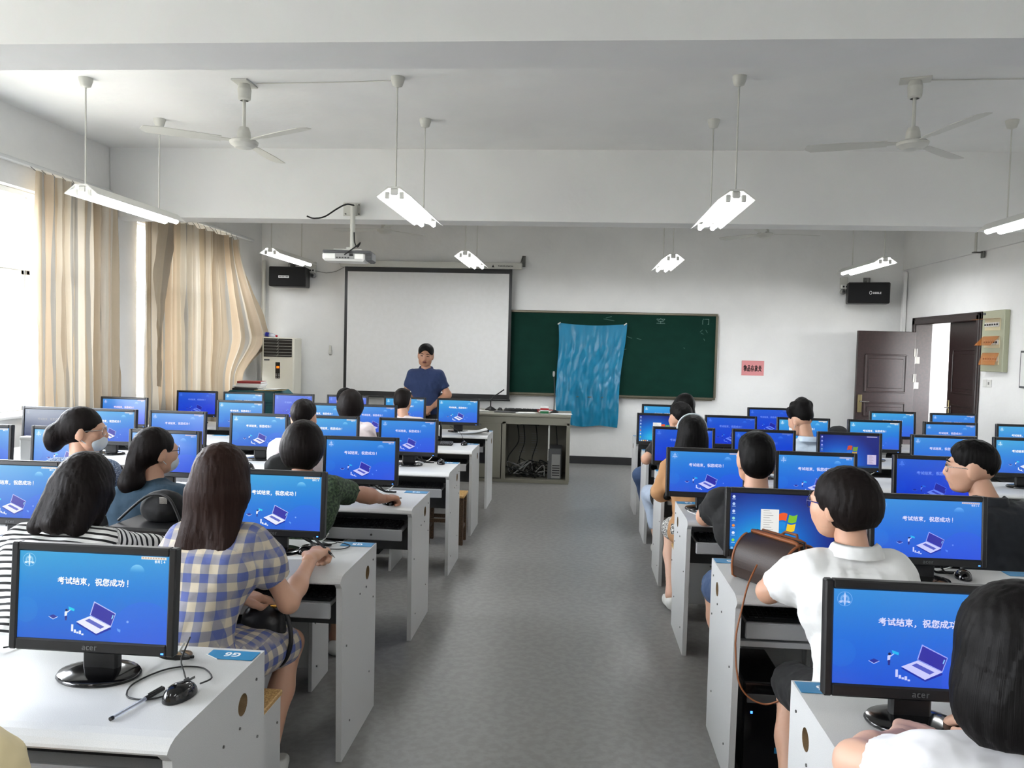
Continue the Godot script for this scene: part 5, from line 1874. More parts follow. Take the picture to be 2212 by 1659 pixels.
func stool_at(at: Vector3, label: String, turn := 0.0, old := false) -> void:
	var o := thing("stool", label, "stool", at, "stools at the desks", turn)
	var h := 0.42
	if old:
		var W_: StandardMaterial3D = M["dark_wood"]
		part(o, "seat", gbox(Vector3(0, h - 0.012, 0), Vector3(0.33, 0.024, 0.25), 0.006), M["wood_edge"])
		for e in [[-1, -1], [1, -1], [-1, 1], [1, 1]]:
			part(o, "leg", gbox(Vector3(e[0] * 0.14, (h - 0.024) / 2, e[1] * 0.095), Vector3(0.035, h - 0.024, 0.035), 0.003), W_)
		for e in [-1.0, 1.0]:
			part(o, "rail", gbox(Vector3(e * 0.14, 0.14, 0), Vector3(0.022, 0.03, 0.16), 0.002), W_)
			part(o, "rail", gbox(Vector3(0, 0.2, e * 0.095), Vector3(0.25, 0.03, 0.022), 0.002), W_)
		return
	part(o, "seat", gbox(Vector3(0, h - 0.01, 0), Vector3(0.32, 0.02, 0.27), 0.004), M["wood_edge"])
	for e in [-1.0, 1.0]:
		var p := part(o, "side_panel", gbox(Vector3(e * 0.148, (h - 0.02) / 2, 0), Vector3(0.018, h - 0.02, 0.25), 0.002), M["laminate"])
		for q in [[0.09, 0.32], [-0.09, 0.32], [0.06, 0.1]]:
			piece(p, "screw", proto["screw"], M["screw_metal"], Vector3(e * 0.159, q[1], q[0]))
	var fp := part(o, "front_panel", gbox(Vector3(0, 0.24, 0.06), Vector3(0.278, 0.3, 0.016), 0.002), M["laminate"])
	for q in [[0.06, 0.33], [0.06, 0.22]]:
		var s := G.new()
		s.rod(Vector3(q[0], q[1], 0.067), Vector3(q[0], q[1], 0.071), 0.006)
		part(fp, "screw", s, M["screw_metal"])


func tower_at(at: Vector3, label: String) -> void:
	var o := thing("computer_tower", label, "computer", at, "computer towers under the desks")
	part(o, "case", gbox(Vector3(0, 0.18, 0), Vector3(0.165, 0.36, 0.36), 0.006), M["black_plastic"])
	part(o, "front_panel", gbox(Vector3(0, 0.18, 0.183), Vector3(0.16, 0.355, 0.012), 0.005), M["black_gloss"])
	part(o, "disc_drive", gbox(Vector3(0, 0.30, 0.19), Vector3(0.14, 0.035, 0.006), 0.002), M["grey_panel"])
	part(o, "power_led", gbox(Vector3(-0.05, 0.245, 0.19), Vector3(0.008, 0.008, 0.004)), M["led_blue"])
	part(o, "sticker", gbox(Vector3(0.05, 0.1, 0.19), Vector3(0.018, 0.022, 0.002)), M["label_blue"])
	part(o, "sticker", gbox(Vector3(0.05, 0.16, 0.19), Vector3(0.014, 0.02, 0.002)), mat("print_red", Color(0.72, 0.10, 0.10), 0.6))


func desk_clutter() -> void:
	var y := 0.7505
	var ty := 0.625
	# keyboards on the trays
	for q in [[-1.17, 6, "left", "aisle seat", 0.29], [-1.17, 5, "left", "aisle seat", 0.36], [-1.18, 4, "left", "aisle seat", 0.43], [-1.17, 3, "left", "aisle seat", 0.42], [-1.17, 2, "left", "aisle seat", 0.40], [-1.17, 1, "left", "aisle seat", 0.36], [0.90, 4, "right", "aisle seat", 0.42], [0.90, 5, "right", "aisle seat", 0.34], [0.90, 3, "right", "aisle seat", 0.35], [0.90, 2, "right", "aisle seat", 0.35], [-1.78, 4, "left", "second seat", 0.36], [-1.78, 3, "left", "second seat", 0.36], [-2.38, 2, "left", "third seat", 0.36], [-2.98, 2, "left", "fourth seat", 0.36], [1.5, 4, "right", "second seat", 0.36], [2.1, 3, "right", "third seat", 0.36], [2.1, 4, "right", "third seat", 0.36], [1.5, 5, "right", "second seat", 0.36], [2.7, 3, "right", "fourth seat", 0.36]]:
		keyboard_at(Vector3(q[0], ty + 0.001, -ZF[q[1]] + q[4] + 0.03), 0.0, "black keyboard on the desk tray, %s block, %s, %s" % [q[2], ROWNAME[q[1]], q[3]])
	keyboard_at(Vector3(-1.335, y, -7.19), 0.05, "black keyboard lying on the desk top, left block, second row")
	# mice with their cords
	mouse_at(Vector3(-0.967, y, -1.895), -0.25, "black mouse beside the pen and coiled cord on desk G6", [Vector3(-0.945, y + 0.01, -1.955), Vector3(-0.94, y + 0.004, -2.01), Vector3(-1.0, y + 0.003, -2.07), Vector3(-1.08, y + 0.003, -2.05), Vector3(-1.12, y + 0.003, -1.95), Vector3(-1.09, y + 0.003, -1.87), Vector3(-1.02, y + 0.004, -1.87), Vector3(-0.975, y + 0.01, -1.93), Vector3(-1.02, y + 0.003, -2.02), Vector3(-1.06, y + 0.02, -2.08), Vector3(-1.075, y + 0.05, -2.16)])
	mouse_at(Vector3(-1.625, y, -2.06), 0.3, "black mouse cut off by the left picture edge", [Vector3(-1.6, y + 0.01, -2.11), Vector3(-1.56, y + 0.003, -2.16), Vector3(-1.5, y + 0.003, -2.19)])
	mouse_at(Vector3(-1.12, y, -3.30), -0.5, "black mouse in front of the checked-dress person's hand on desk G5", [Vector3(-1.08, y + 0.01, -3.34), Vector3(-1.0, y + 0.004, -3.37), Vector3(-0.98, y + 0.004, -3.44), Vector3(-1.06, y + 0.01, -3.47), Vector3(-1.12, y + 0.02, -3.42), Vector3(-1.06, y + 0.02, -3.38), Vector3(-1.04, y + 0.015, -3.44), Vector3(-1.13, y + 0.02, -3.48), Vector3(-1.15, y + 0.06, -3.5)])
	mouse_at(Vector3(-1.04, y, -4.40), 0.6, "black mouse behind the green-shirt person's fist on desk G4", [Vector3(-1.06, y + 0.01, -4.44), Vector3(-1.09, y + 0.003, -4.52), Vector3(-1.0, y + 0.003, -4.58), Vector3(-1.14, y + 0.004, -4.6), Vector3(-1.16, y + 0.02, -4.66)])
	mouse_at(Vector3(-1.01, y, -6.0), 0.2, "shiny black mouse on desk G3", [Vector3(-1.04, y + 0.01, -6.03), Vector3(-1.1, y + 0.003, -6.06), Vector3(-1.16, y + 0.003, -6.0), Vector3(-1.2, y + 0.003, -6.05), Vector3(-1.13, y + 0.01, -6.08), Vector3(-1.24, y + 0.03, -6.09)])
	mouse_at(Vector3(-1.005, y, -7.22), 0.1, "black mouse on desk G2 beside the loose keyboard", [Vector3(-1.01, y + 0.01, -7.27), Vector3(-1.06, y + 0.1, -7.33), Vector3(-1.16, y + 0.16, -7.34)])
	mouse_at(Vector3(1.60, y, -3.37), -0.2, "black mouse below the second monitor in the fifth row, right block", [Vector3(1.6, y + 0.01, -3.42), Vector3(1.66, y + 0.003, -3.46), Vector3(1.56, y + 0.003, -3.47), Vector3(1.6, y + 0.04, -3.5)])
	mouse_at(Vector3(2.29, y, -4.66), -0.3, "black mouse at the navy-shirt person's side in the fourth row", [Vector3(2.3, y + 0.01, -4.71), Vector3(2.36, y + 0.003, -4.75), Vector3(2.28, y + 0.003, -4.78)])
	mouse_at(Vector3(1.68, y, -5.92), 0.0, "black mouse between the second and third monitors, third row, right block", [Vector3(1.68, y + 0.01, -5.97), Vector3(1.74, y + 0.003, -6.02), Vector3(1.65, y + 0.003, -6.05)])
	# wires gathered behind some monitors
	var wd := [[-1.12, 6, "sixth row, left block"], [-1.13, 5, "fifth row, left block"], [1.52, 5, "fifth row, right block"], [-1.14, 4, "fourth row, left block"], [-1.14, 3, "third row, left block"], [2.12, 3, "third row, right block"], [-3.45, 3, "third row by the windows"], [1.0, 6, "sixth row, right block"]]
	for q in wd:
		var o := thing("monitor_cables", "black power and video cables behind a monitor, %s" % q[2], "cables", Vector3(q[0], y, -ZF[q[1]] + 0.06), "cables behind monitors")
		wire(o, "cable", [Vector3(-0.1, 0.13, 0.13), Vector3(-0.06, 0.05, 0.07), Vector3(0.0, 0.006, 0.03), Vector3(0.07, 0.006, 0.03)], 0.005, M["black_rubber"])
		wire(o, "cable", [Vector3(-0.05, 0.13, 0.13), Vector3(0.0, 0.03, 0.09), Vector3(0.06, 0.006, 0.04), Vector3(0.02, 0.006, 0.0)], 0.004, M["black_rubber"])
		wire(o, "white_plug_wire", [Vector3(-0.01, 0.005, 0.02), Vector3(0.04, 0.03, 0.05), Vector3(0.075, 0.07, 0.09)], 0.003, M["white_plastic"])
	# pen and cable grommet on G6
	var o := thing("ball_pen", "clear and black ball pen lying on desk G6", "pen", Vector3(-1.0435, y + 0.006, -1.84), "", -0.20)
	var g := G.new()
	g.rod(Vector3(0, 0, 0.088), Vector3(0, 0, -0.02), 0.005, 0.005, 10)
	part(o, "barrel", g, M["clear_plastic"])
	g = G.new()
	g.rod(Vector3(0, 0, 0.08), Vector3(0, 0, -0.02), 0.0018, 0.0018, 6)
	part(o, "ink", g, M["black_plastic"])
	g = G.new()
	g.rod(Vector3(0, 0, -0.02), Vector3(0, 0, -0.085), 0.006, 0.0055, 10)
	g.box(Vector3(0, 0.008, -0.055), Vector3(0.004, 0.003, 0.05), 0.001)
	part(o, "cap", g, M["black_plastic"])
	g = G.new()
	g.rod(Vector3(0, 0, 0.086), Vector3(0, 0, 0.094), 0.0055, 0.005, 10)
	part(o, "end_plug", g, M["black_plastic"])
	o = thing("black_pencil", "short black pencil in the checked-dress person's fist at desk G5", "pencil", Vector3(-0.985, 0.835, -3.10))
	g = G.new()
	g.rod(Vector3(-0.05, 0.03, -0.01), Vector3(0.03, -0.03, 0.01), 0.005, 0.005, 8)
	part(o, "barrel", g, M["black_plastic"])
	g = G.new()
	g.rod(Vector3(0.03, -0.03, 0.01), Vector3(0.046, -0.042, 0.014), 0.005, 0.001, 8)
	part(o, "tip", g, M["grey_wire"])
	o = thing("cable_grommet", "round brown cable hole in the top of desk G6 behind the monitor", "grommet", Vector3(-1.10, y, -2.15))
	g = G.new()
	g.lathe([Vector2(0.0, 0.001), Vector2(0.028, 0.001)], 18)
	part(o, "opening", g, M["chipboard"])
	g = G.new()
	g.lathe([Vector2(0.027, 0.0), Vector2(0.034, 0.0), Vector2(0.034, 0.003), Vector2(0.027, 0.003), Vector2(0.027, 0.0)], 18)
	part(o, "rim", g, M["dark_wood"])
	# phone on F6, papers, bottle and other small things
	o = thing("mobile_phone", "mobile phone lying on desk F6 beside the elbow", "phone", Vector3(0.805, y + 0.004, -1.93), "", 0.5)
	part(o, "case", gbox(Vector3.ZERO, Vector3(0.07, 0.008, 0.145), 0.003), M["brass"])
	part(o, "display", gbox(Vector3(0, 0.0045, 0), Vector3(0.064, 0.001, 0.138)), mat("phone_glass", Color(0.05, 0.25, 0.42), 0.1))
	o = thing("answer_sheet", "white sheet of paper under the mouse on desk G5", "paper", Vector3(-1.22, y, -3.24), "", 0.15)
	part(o, "sheet", gbox(Vector3(0, 0.001, 0), Vector3(0.2, 0.0015, 0.14)), M["paper"])
	o = thing("clip_papers", "white papers held by a black clip on desk G1", "paper", Vector3(-1.06, y, -8.22), "", 0.2)
	for i in 3:
		g = G.new()
		var rows := []
		for a in 5:
			var row := PackedVector3Array()
			for b in 9:
				row.append(Vector3(-0.15 + b * 0.0375, 0.004 + i * 0.004 + 0.03 * pow(b / 8.0, 3.0) * (1.0 + 0.2 * i), -0.1 + a * 0.05))
			rows.append(row)
		g.sheet(rows)
		part(o, "sheet", g, M["paper"])
	part(o, "clip", gbox(Vector3(0.155, 0.035, 0.04), Vector3(0.025, 0.03, 0.04), 0.004), M["black_plastic"])
	o = thing("black_flask", "tall black flask with a white strap on desk G2", "flask", Vector3(-1.265, y, -7.32))
	g = G.new()
	g.lathe([Vector2(0.0, 0), Vector2(0.034, 0.0), Vector2(0.036, 0.006), Vector2(0.036, 0.15), Vector2(0.028, 0.17), Vector2(0.028, 0.2), Vector2(0.0, 0.205)], 18)
	part(o, "flask_body", g, M["black_gloss"])
	part(o, "strap", gbox(Vector3(0.015, 0.12, 0.036), Vector3(0.008, 0.1, 0.004), 0.001), M["white_plastic"])
	o = thing("face_mask", "blue and white surgical mask lying by the black-shirt person's elbow", "mask", Vector3(0.78, y, -4.55))
	g = G.new()
	var rw := []
	for a in 7:
		var row := PackedVector3Array()
		for b in 11:
			row.append(Vector3(-0.085 + b * 0.017, 0.004 + 0.035 * sin(PI * b / 10.0) * sin(PI * a / 6.0) + 0.004 * (a % 2), -0.045 + a * 0.015))
		rw.append(row)
	g.sheet(rw)
	part(o, "cloth", g, mat("mask_blue", Color(0.52, 0.70, 0.76), 0.9))
	wire(o, "ear_loop", [Vector3(-0.08, 0.006, -0.04), Vector3(-0.13, 0.004, 0.0), Vector3(-0.11, 0.004, 0.09), Vector3(-0.07, 0.004, 0.1), Vector3(-0.075, 0.006, 0.04)], 0.003, M["white_plastic"])
	o = thing("white_carton", "white paper carton between two fourth-row monitors by the windows", "box", Vector3(-3.43, y, -4.76))
	part(o, "carton", gbox(Vector3(0, 0.13, 0), Vector3(0.085, 0.26, 0.06), 0.004), M["paper"])
	part(o, "lid", gbox(Vector3(0, 0.255, 0), Vector3(0.089, 0.02, 0.064), 0.003), M["white_plastic"])
	# black case lying on the desk, with an oval number plate
	o = thing("black_case", "black box with a red oval number plate between the striped and checked clothes", "computer", Vector3(-1.73, y, -3.28))
	part(o, "case", gbox(Vector3(0, 0.055, 0), Vector3(0.42, 0.11, 0.26), 0.01), M["black_plastic"])
	g = G.new()
	g.lathe([Vector2(0.0, 0.002), Vector2(0.02, 0.002), Vector2(0.022, 0.0)], 20, Transform3D(Basis(Vector3.RIGHT, PI / 2).scaled(Vector3(2.1, 1, 1)), Vector3(-0.03, 0.058, 0.131)))
	part(o, "number_plate", g, M["print_red"])
	letters(o, "lettering", "020", 0.026, Transform3D(Basis(Vector3.BACK, PI), Vector3(-0.03, 0.058, 0.134)), mat("plate_yellow", Color(0.95, 0.78, 0.15), 0.5), true, 0.001)
	# computers under the desks and stools
	tower_at(Vector3(-1.48, 0.119, -6.12 + 0.26), "black computer tower on the shelf under desk G3")
	tower_at(Vector3(-1.48, 0.119, -4.84 + 0.26), "black computer tower on the shelf under desk G4")
	tower_at(Vector3(-1.48, 0.119, -3.52 + 0.26), "black computer tower on the shelf under desk G5")
	tower_at(Vector3(0.76, 0.02, -3.52 + 0.24), "black computer tower with blue light under desk F5")
	tower_at(Vector3(1.214, 0.119, -4.84 + 0.26), "black computer tower on the shelf under desk F4")
	tower_at(Vector3(1.214, 0.119, -6.12 + 0.26), "black computer tower on the shelf under desk F3")
	stool_at(Vector3(-1.06, 0, -6.62), "old dark wooden stool with open rails by the aisle at desk G2", 0.0, true)


func make_hand(g: G, wr: Vector3, dir: Vector3, back: Vector3, thumb: float, curl: float, cell: float) -> void:
	# palm and five bent fingers; thumb = -1 for a right hand, +1 for a left one
	var d := dir.normalized()
	var nb := (back - d * back.dot(d)).normalized()
	var rt := d.cross(nb).normalized()
	var f := Flesh.new()
	f.k = 170.0
	var kn := []
	for i in 4:
		var off := (-0.029 + i * 0.0195) * -thumb
		var p: Vector3 = wr + d * (0.088 - 0.006 * absf(i - 1.2)) + rt * off
		kn.append(p)
		f.cap(wr + d * 0.012 + rt * off * 0.6, p, 0.0125, 0.0105)
	f.cap(wr - d * 0.03, wr + d * 0.02, 0.025, 0.021)
	var lens := [[0.040, 0.024, 0.020], [0.044, 0.028, 0.021], [0.041, 0.026, 0.020], [0.032, 0.020, 0.018]]
	for i in 4:
		var p: Vector3 = kn[i]
		var a := 0.0
		for s in 3:
			a += curl * [0.75, 1.0, 0.7][s] * (1.0 + 0.08 * i)
			var q: Vector3 = p + (d * cos(a) - nb * sin(a) + rt * 0.03 * (i - 1.5) * -thumb) * lens[i][s]
			f.cap(p, q, 0.0095 - 0.0009 * s, 0.0088 - 0.0009 * s)
			p = q
	var t0 := wr + d * 0.025 + rt * thumb * 0.022
	var t1 := t0 + (d * 0.6 + rt * thumb * 0.7 - nb * 0.25).normalized() * 0.042
	var t2 := t1 + (d * 0.85 + rt * thumb * (0.35 - 0.5 * curl) - nb * 0.3 * (1.0 + curl)).normalized() * 0.032
	var t3 := t2 + (d * 0.9 - rt * thumb * 0.5 * curl - nb * 0.3 * curl).normalized() * 0.026
	f.cap(t0, t1, 0.015, 0.0115)
	f.cap(t1, t2, 0.0108, 0.0098)
	f.cap(t2, t3, 0.0096, 0.008)
	f.build(g, cell)


func head_mesh(g: G, hc: Vector3, hb: Basis, cell: float, sz: float) -> void:
	var f := Flesh.new()
	f.k = 95.0
	f.ell(hc + hb * Vector3(0, 0.022, 0.014) * sz, Vector3(0.075, 0.09, 0.093) * sz, hb)
	f.ell(hc + hb * Vector3(0, -0.035, -0.032) * sz, Vector3(0.067, 0.078, 0.060) * sz, hb)
	f.cap(hc + hb * Vector3(-0.035, -0.08, -0.03) * sz, hc + hb * Vector3(0.035, -0.08, -0.03) * sz, 0.027 * sz, 0.027 * sz)
	f.cap(hc + hb * Vector3(0, -0.095, -0.062) * sz, hc + hb * Vector3(0, -0.09, -0.045) * sz, 0.019 * sz, 0.022 * sz)
	f.cap(hc + hb * Vector3(0, 0.0, -0.090) * sz, hc + hb * Vector3(0, -0.032, -0.103) * sz, 0.008 * sz, 0.013 * sz)
	f.cap(hc + hb * Vector3(-0.035, 0.014, -0.082) * sz, hc + hb * Vector3(0.035, 0.014, -0.082) * sz, 0.010 * sz, 0.010 * sz)
	f.cap(hc + hb * Vector3(-0.016, -0.062, -0.086) * sz, hc + hb * Vector3(0.016, -0.062, -0.086) * sz, 0.008 * sz, 0.008 * sz)
	for e in [-1.0, 1.0]:
		f.ell(hc + hb * Vector3(e * 0.077, -0.014, 0.012) * sz, Vector3(0.007, 0.027, 0.015) * sz, hb * Basis(Vector3.UP, e * -0.35))
		f.ell(hc + hb * Vector3(e * 0.04, -0.03, -0.062) * sz, Vector3(0.024, 0.022, 0.022) * sz, hb)
	f.build(g, cell)


func hair_mesh(style: String, hc: Vector3, hb: Basis, cell: float, sz: float) -> G:
	var f := Flesh.new()
	f.k = 70.0
	f.noise = FastNoiseLite.new()
	f.noise.frequency = 55.0
	f.stretch = Vector3(1, 0.14, 1)
	f.noise.seed = int(absf(hc.x) * 100.0) + style.length()
	f.wrinkle = 0.0035
	var at := func(v: Vector3) -> Vector3: return hc + hb * v * sz
	var face_cut := true
	match style:
		"short", "fade", "spiky", "thin":
			var e := 0.0
			if style == "fade":
				e = -0.004
				f.ell(at.call(Vector3(0, -0.02, 0.045)), Vector3(0.070, 0.07, 0.062) * sz, hb)
			f.ell(at.call(Vector3(0, 0.031, 0.015)), Vector3(0.081 + e, 0.093 + e, 0.099 + e) * sz, hb)
			f.ell(at.call(Vector3(0, 0.066, -0.012)), Vector3(0.068, 0.049, 0.066) * sz, hb)
			f.scoop(at.call(Vector3(0, -0.035, -0.115)), Vector3(0.072, 0.108, 0.085) * sz, hb)
			f.cut(hb * Vector3(0, -1, 0.3), at.call(Vector3(0, -0.085 if style == "fade" else -0.062, 0.07)))
			face_cut = false
			if style == "spiky":
				var r := RandomNumberGenerator.new()
				r.seed = 6
				for i in 46:
					var a := r.randf_range(0, TAU)
					var b := r.randf_range(0.1, 1.15)
					var d := Vector3(cos(a) * sin(b), cos(b), sin(a) * sin(b))
					var p := Vector3(0, 0.03, 0.01) + d * Vector3(0.078, 0.09, 0.095)
					f.cap(at.call(p), at.call(p + (d + Vector3(0.25, 0.25, 0.25)).normalized() * 0.034), 0.012 * sz, 0.004 * sz)
		"bob":
			f.ell(at.call(Vector3(0, 0.022, 0.016)), Vector3(0.098, 0.108, 0.112) * sz, hb)
			f.ell(at.call(Vector3(0, -0.02, 0.03)), Vector3(0.106, 0.085, 0.100) * sz, hb)
			f.ell(at.call(Vector3(0, -0.07, 0.045)), Vector3(0.080, 0.062, 0.072) * sz, hb)
			f.cut(hb * Vector3(0, -1, 0.3), at.call(Vector3(0, -0.112, 0.08)))
		"crop":
			f.ell(at.call(Vector3(0, 0.026, 0.018)), Vector3(0.092, 0.102, 0.110) * sz, hb)
			f.ell(at.call(Vector3(0, -0.02, 0.05)), Vector3(0.082, 0.07, 0.072) * sz, hb)
			f.cut(hb * Vector3(0, -1, 0.3), at.call(Vector3(0, -0.072, 0.08)))
			f.cut(hb * Vector3(0, -0.55, -0.83), at.call(Vector3(0, 0.03, -0.075)))
			face_cut = false
		"lob":
			f.ell(at.call(Vector3(0, 0.022, 0.016)), Vector3(0.102, 0.110, 0.116) * sz, hb)
			f.ell(at.call(Vector3(0, -0.06, 0.032)), Vector3(0.112, 0.10, 0.108) * sz, hb)
			f.ell(at.call(Vector3(0, -0.10, 0.03)), Vector3(0.108, 0.075, 0.10) * sz, hb)
			f.cut(hb * Vector3(0, -1, 0.2), at.call(Vector3(0, -0.15, 0.06)))
		"messy":
			f.ell(at.call(Vector3(0, 0.022, 0.02)), Vector3(0.094, 0.106, 0.112) * sz, hb)
			f.cap(at.call(Vector3(-0.045, -0.03, 0.05)), at.call(Vector3(-0.075, -0.18, 0.08)), 0.06 * sz, 0.034 * sz)
			f.cap(at.call(Vector3(0.05, -0.03, 0.05)), at.call(Vector3(0.07, -0.165, 0.07)), 0.06 * sz, 0.034 * sz)
			f.cap(at.call(Vector3(0, -0.03, 0.07)), at.call(Vector3(0.0, -0.16, 0.10)), 0.06 * sz, 0.045 * sz)
			f.cap(at.call(Vector3(0.085, -0.02, -0.01)), at.call(Vector3(0.09, -0.13, 0.0)), 0.022 * sz, 0.012 * sz)
		"long":
			f.ell(at.call(Vector3(0, 0.022, 0.018)), Vector3(0.094, 0.106, 0.110) * sz, hb)
			f.ell(at.call(Vector3(0, -0.05, 0.035)), Vector3(0.100, 0.09, 0.09) * sz, hb)
			for q in [[-0.078, -0.225], [-0.045, -0.262], [-0.01, -0.268], [0.028, -0.272], [0.062, -0.27]]:
				f.cap(at.call(Vector3(q[0] * 0.8, -0.06, 0.045)), at.call(Vector3(q[0], q[1], 0.112)), 0.05 * sz, 0.024 * sz)
			f.cap(at.call(Vector3(-0.08, -0.2, 0.095)), at.call(Vector3(-0.145, -0.275, 0.105)), 0.026 * sz, 0.009 * sz)
			f.cap(at.call(Vector3(0.05, -0.26, 0.112)), at.call(Vector3(0.055, -0.35, 0.138)), 0.026 * sz, 0.006 * sz)
		"longer":
			f.ell(at.call(Vector3(0, 0.022, 0.018)), Vector3(0.09, 0.104, 0.108) * sz, hb)
			f.cap(at.call(Vector3(-0.03, -0.04, 0.045)), at.call(Vector3(-0.06, -0.36, 0.115)), 0.068 * sz, 0.04 * sz)
			f.cap(at.call(Vector3(0.03, -0.04, 0.045)), at.call(Vector3(0.06, -0.30, 0.105)), 0.07 * sz, 0.045 * sz)
			f.cap(at.call(Vector3(-0.07, -0.12, 0.06)), at.call(Vector3(-0.155, -0.40, 0.10)), 0.045 * sz, 0.026 * sz)
			f.cap(at.call(Vector3(-0.06, -0.08, 0.01)), at.call(Vector3(-0.16, -0.36, 0.05)), 0.04 * sz, 0.024 * sz)
		"pony":
			f.ell(at.call(Vector3(0, 0.022, 0.018)), Vector3(0.088, 0.102, 0.106) * sz, hb)
			f.ell(at.call(Vector3(0, -0.03, 0.075)), Vector3(0.055, 0.05, 0.05) * sz, hb)
			f.cap(at.call(Vector3(0, -0.04, 0.11)), at.call(Vector3(0.01, -0.15, 0.13)), 0.036 * sz, 0.058 * sz)
			f.cap(at.call(Vector3(0.01, -0.15, 0.13)), at.call(Vector3(0.0, -0.27, 0.11)), 0.056 * sz, 0.022 * sz)
			f.cut(hb * Vector3(0, -0.6, -0.8), at.call(Vector3(0, 0.025, -0.085)))
			face_cut = false
		"bun":
			f.ell(at.call(Vector3(0, 0.022, 0.018)), Vector3(0.088, 0.102, 0.106) * sz, hb)
			f.cap(at.call(Vector3(0, -0.015, 0.09)), at.call(Vector3(0, -0.03, 0.125)), 0.03 * sz, 0.028 * sz)
			f.ell(at.call(Vector3(0, -0.045, 0.14)), Vector3(0.058, 0.072, 0.05) * sz, hb)
			f.cut(hb * Vector3(0, -0.6, -0.8), at.call(Vector3(0, 0.03, -0.085)))
			face_cut = false
		"updo":
			f.ell(at.call(Vector3(0, 0.022, 0.018)), Vector3(0.09, 0.100, 0.104) * sz, hb)
			f.ell(at.call(Vector3(0.045, -0.075, 0.06)), Vector3(0.045, 0.06, 0.05) * sz, hb)
			f.cap(at.call(Vector3(-0.05, 0.03, -0.04)), at.call(Vector3(-0.115, -0.02, -0.05)), 0.04 * sz, 0.015 * sz)
	if face_cut:
		f.scoop(hc + hb * Vector3(0, -0.055, -0.10) * sz, Vector3(0.075, 0.125, 0.062) * sz, hb)
	var g := G.new()
	f.build(g, cell, hc, 1)
	return g


func tube_ring(c: Vector3, bs: Basis, rx: float, rz: float, r: float, seg := 20) -> G:
	var g := G.new()
	var p := []
	for i in seg + 1:
		var a := TAU * i / seg
		p.append(c + bs * Vector3(cos(a) * rx, 0, sin(a) * rz))
	g.tube(p, r, 6, false)
	return g


func torso(f: Flesh, J: Dictionary, e: float, bulk: float, neck: bool) -> void:
	var pv: Vector3 = J.pv
	var ch: Vector3 = J.ch
	var nb: Vector3 = J.nb
	var side: Vector3 = J.side
	var b := bulk
	f.cap(pv - side * 0.07 * b, pv + side * 0.07 * b, 0.115 * b + e, 0.115 * b + e, false, Vector3(1, 1, 0.9))
	f.cap(pv + Vector3(0, 0.04, 0), ch - Vector3(0, 0.05, 0), 0.118 * b + e, 0.122 * b + e, false, Vector3(1.12, 1, 0.82))
	f.cap(ch - side * 0.075 * b, ch + side * 0.075 * b, 0.105 * b + e, 0.105 * b + e, false, Vector3(1, 1, 0.9))
	for s in [0, 1]:
		f.cap(nb - Vector3(0, 0.06, 0) + side * 0.03 * (-1 if s == 0 else 1), J.sh[s], 0.052 * b + e, 0.046 * b + e)
		f.cap(ch + side * 0.06 * (-1 if s == 0 else 1), J.sh[s], 0.076 * b + e, 0.045 * b + e)
	if neck:
		f.cap(nb - Vector3(0, 0.04, 0), J.hc + J.hb * Vector3(0, -0.05, 0.02), 0.053 * b, 0.051)


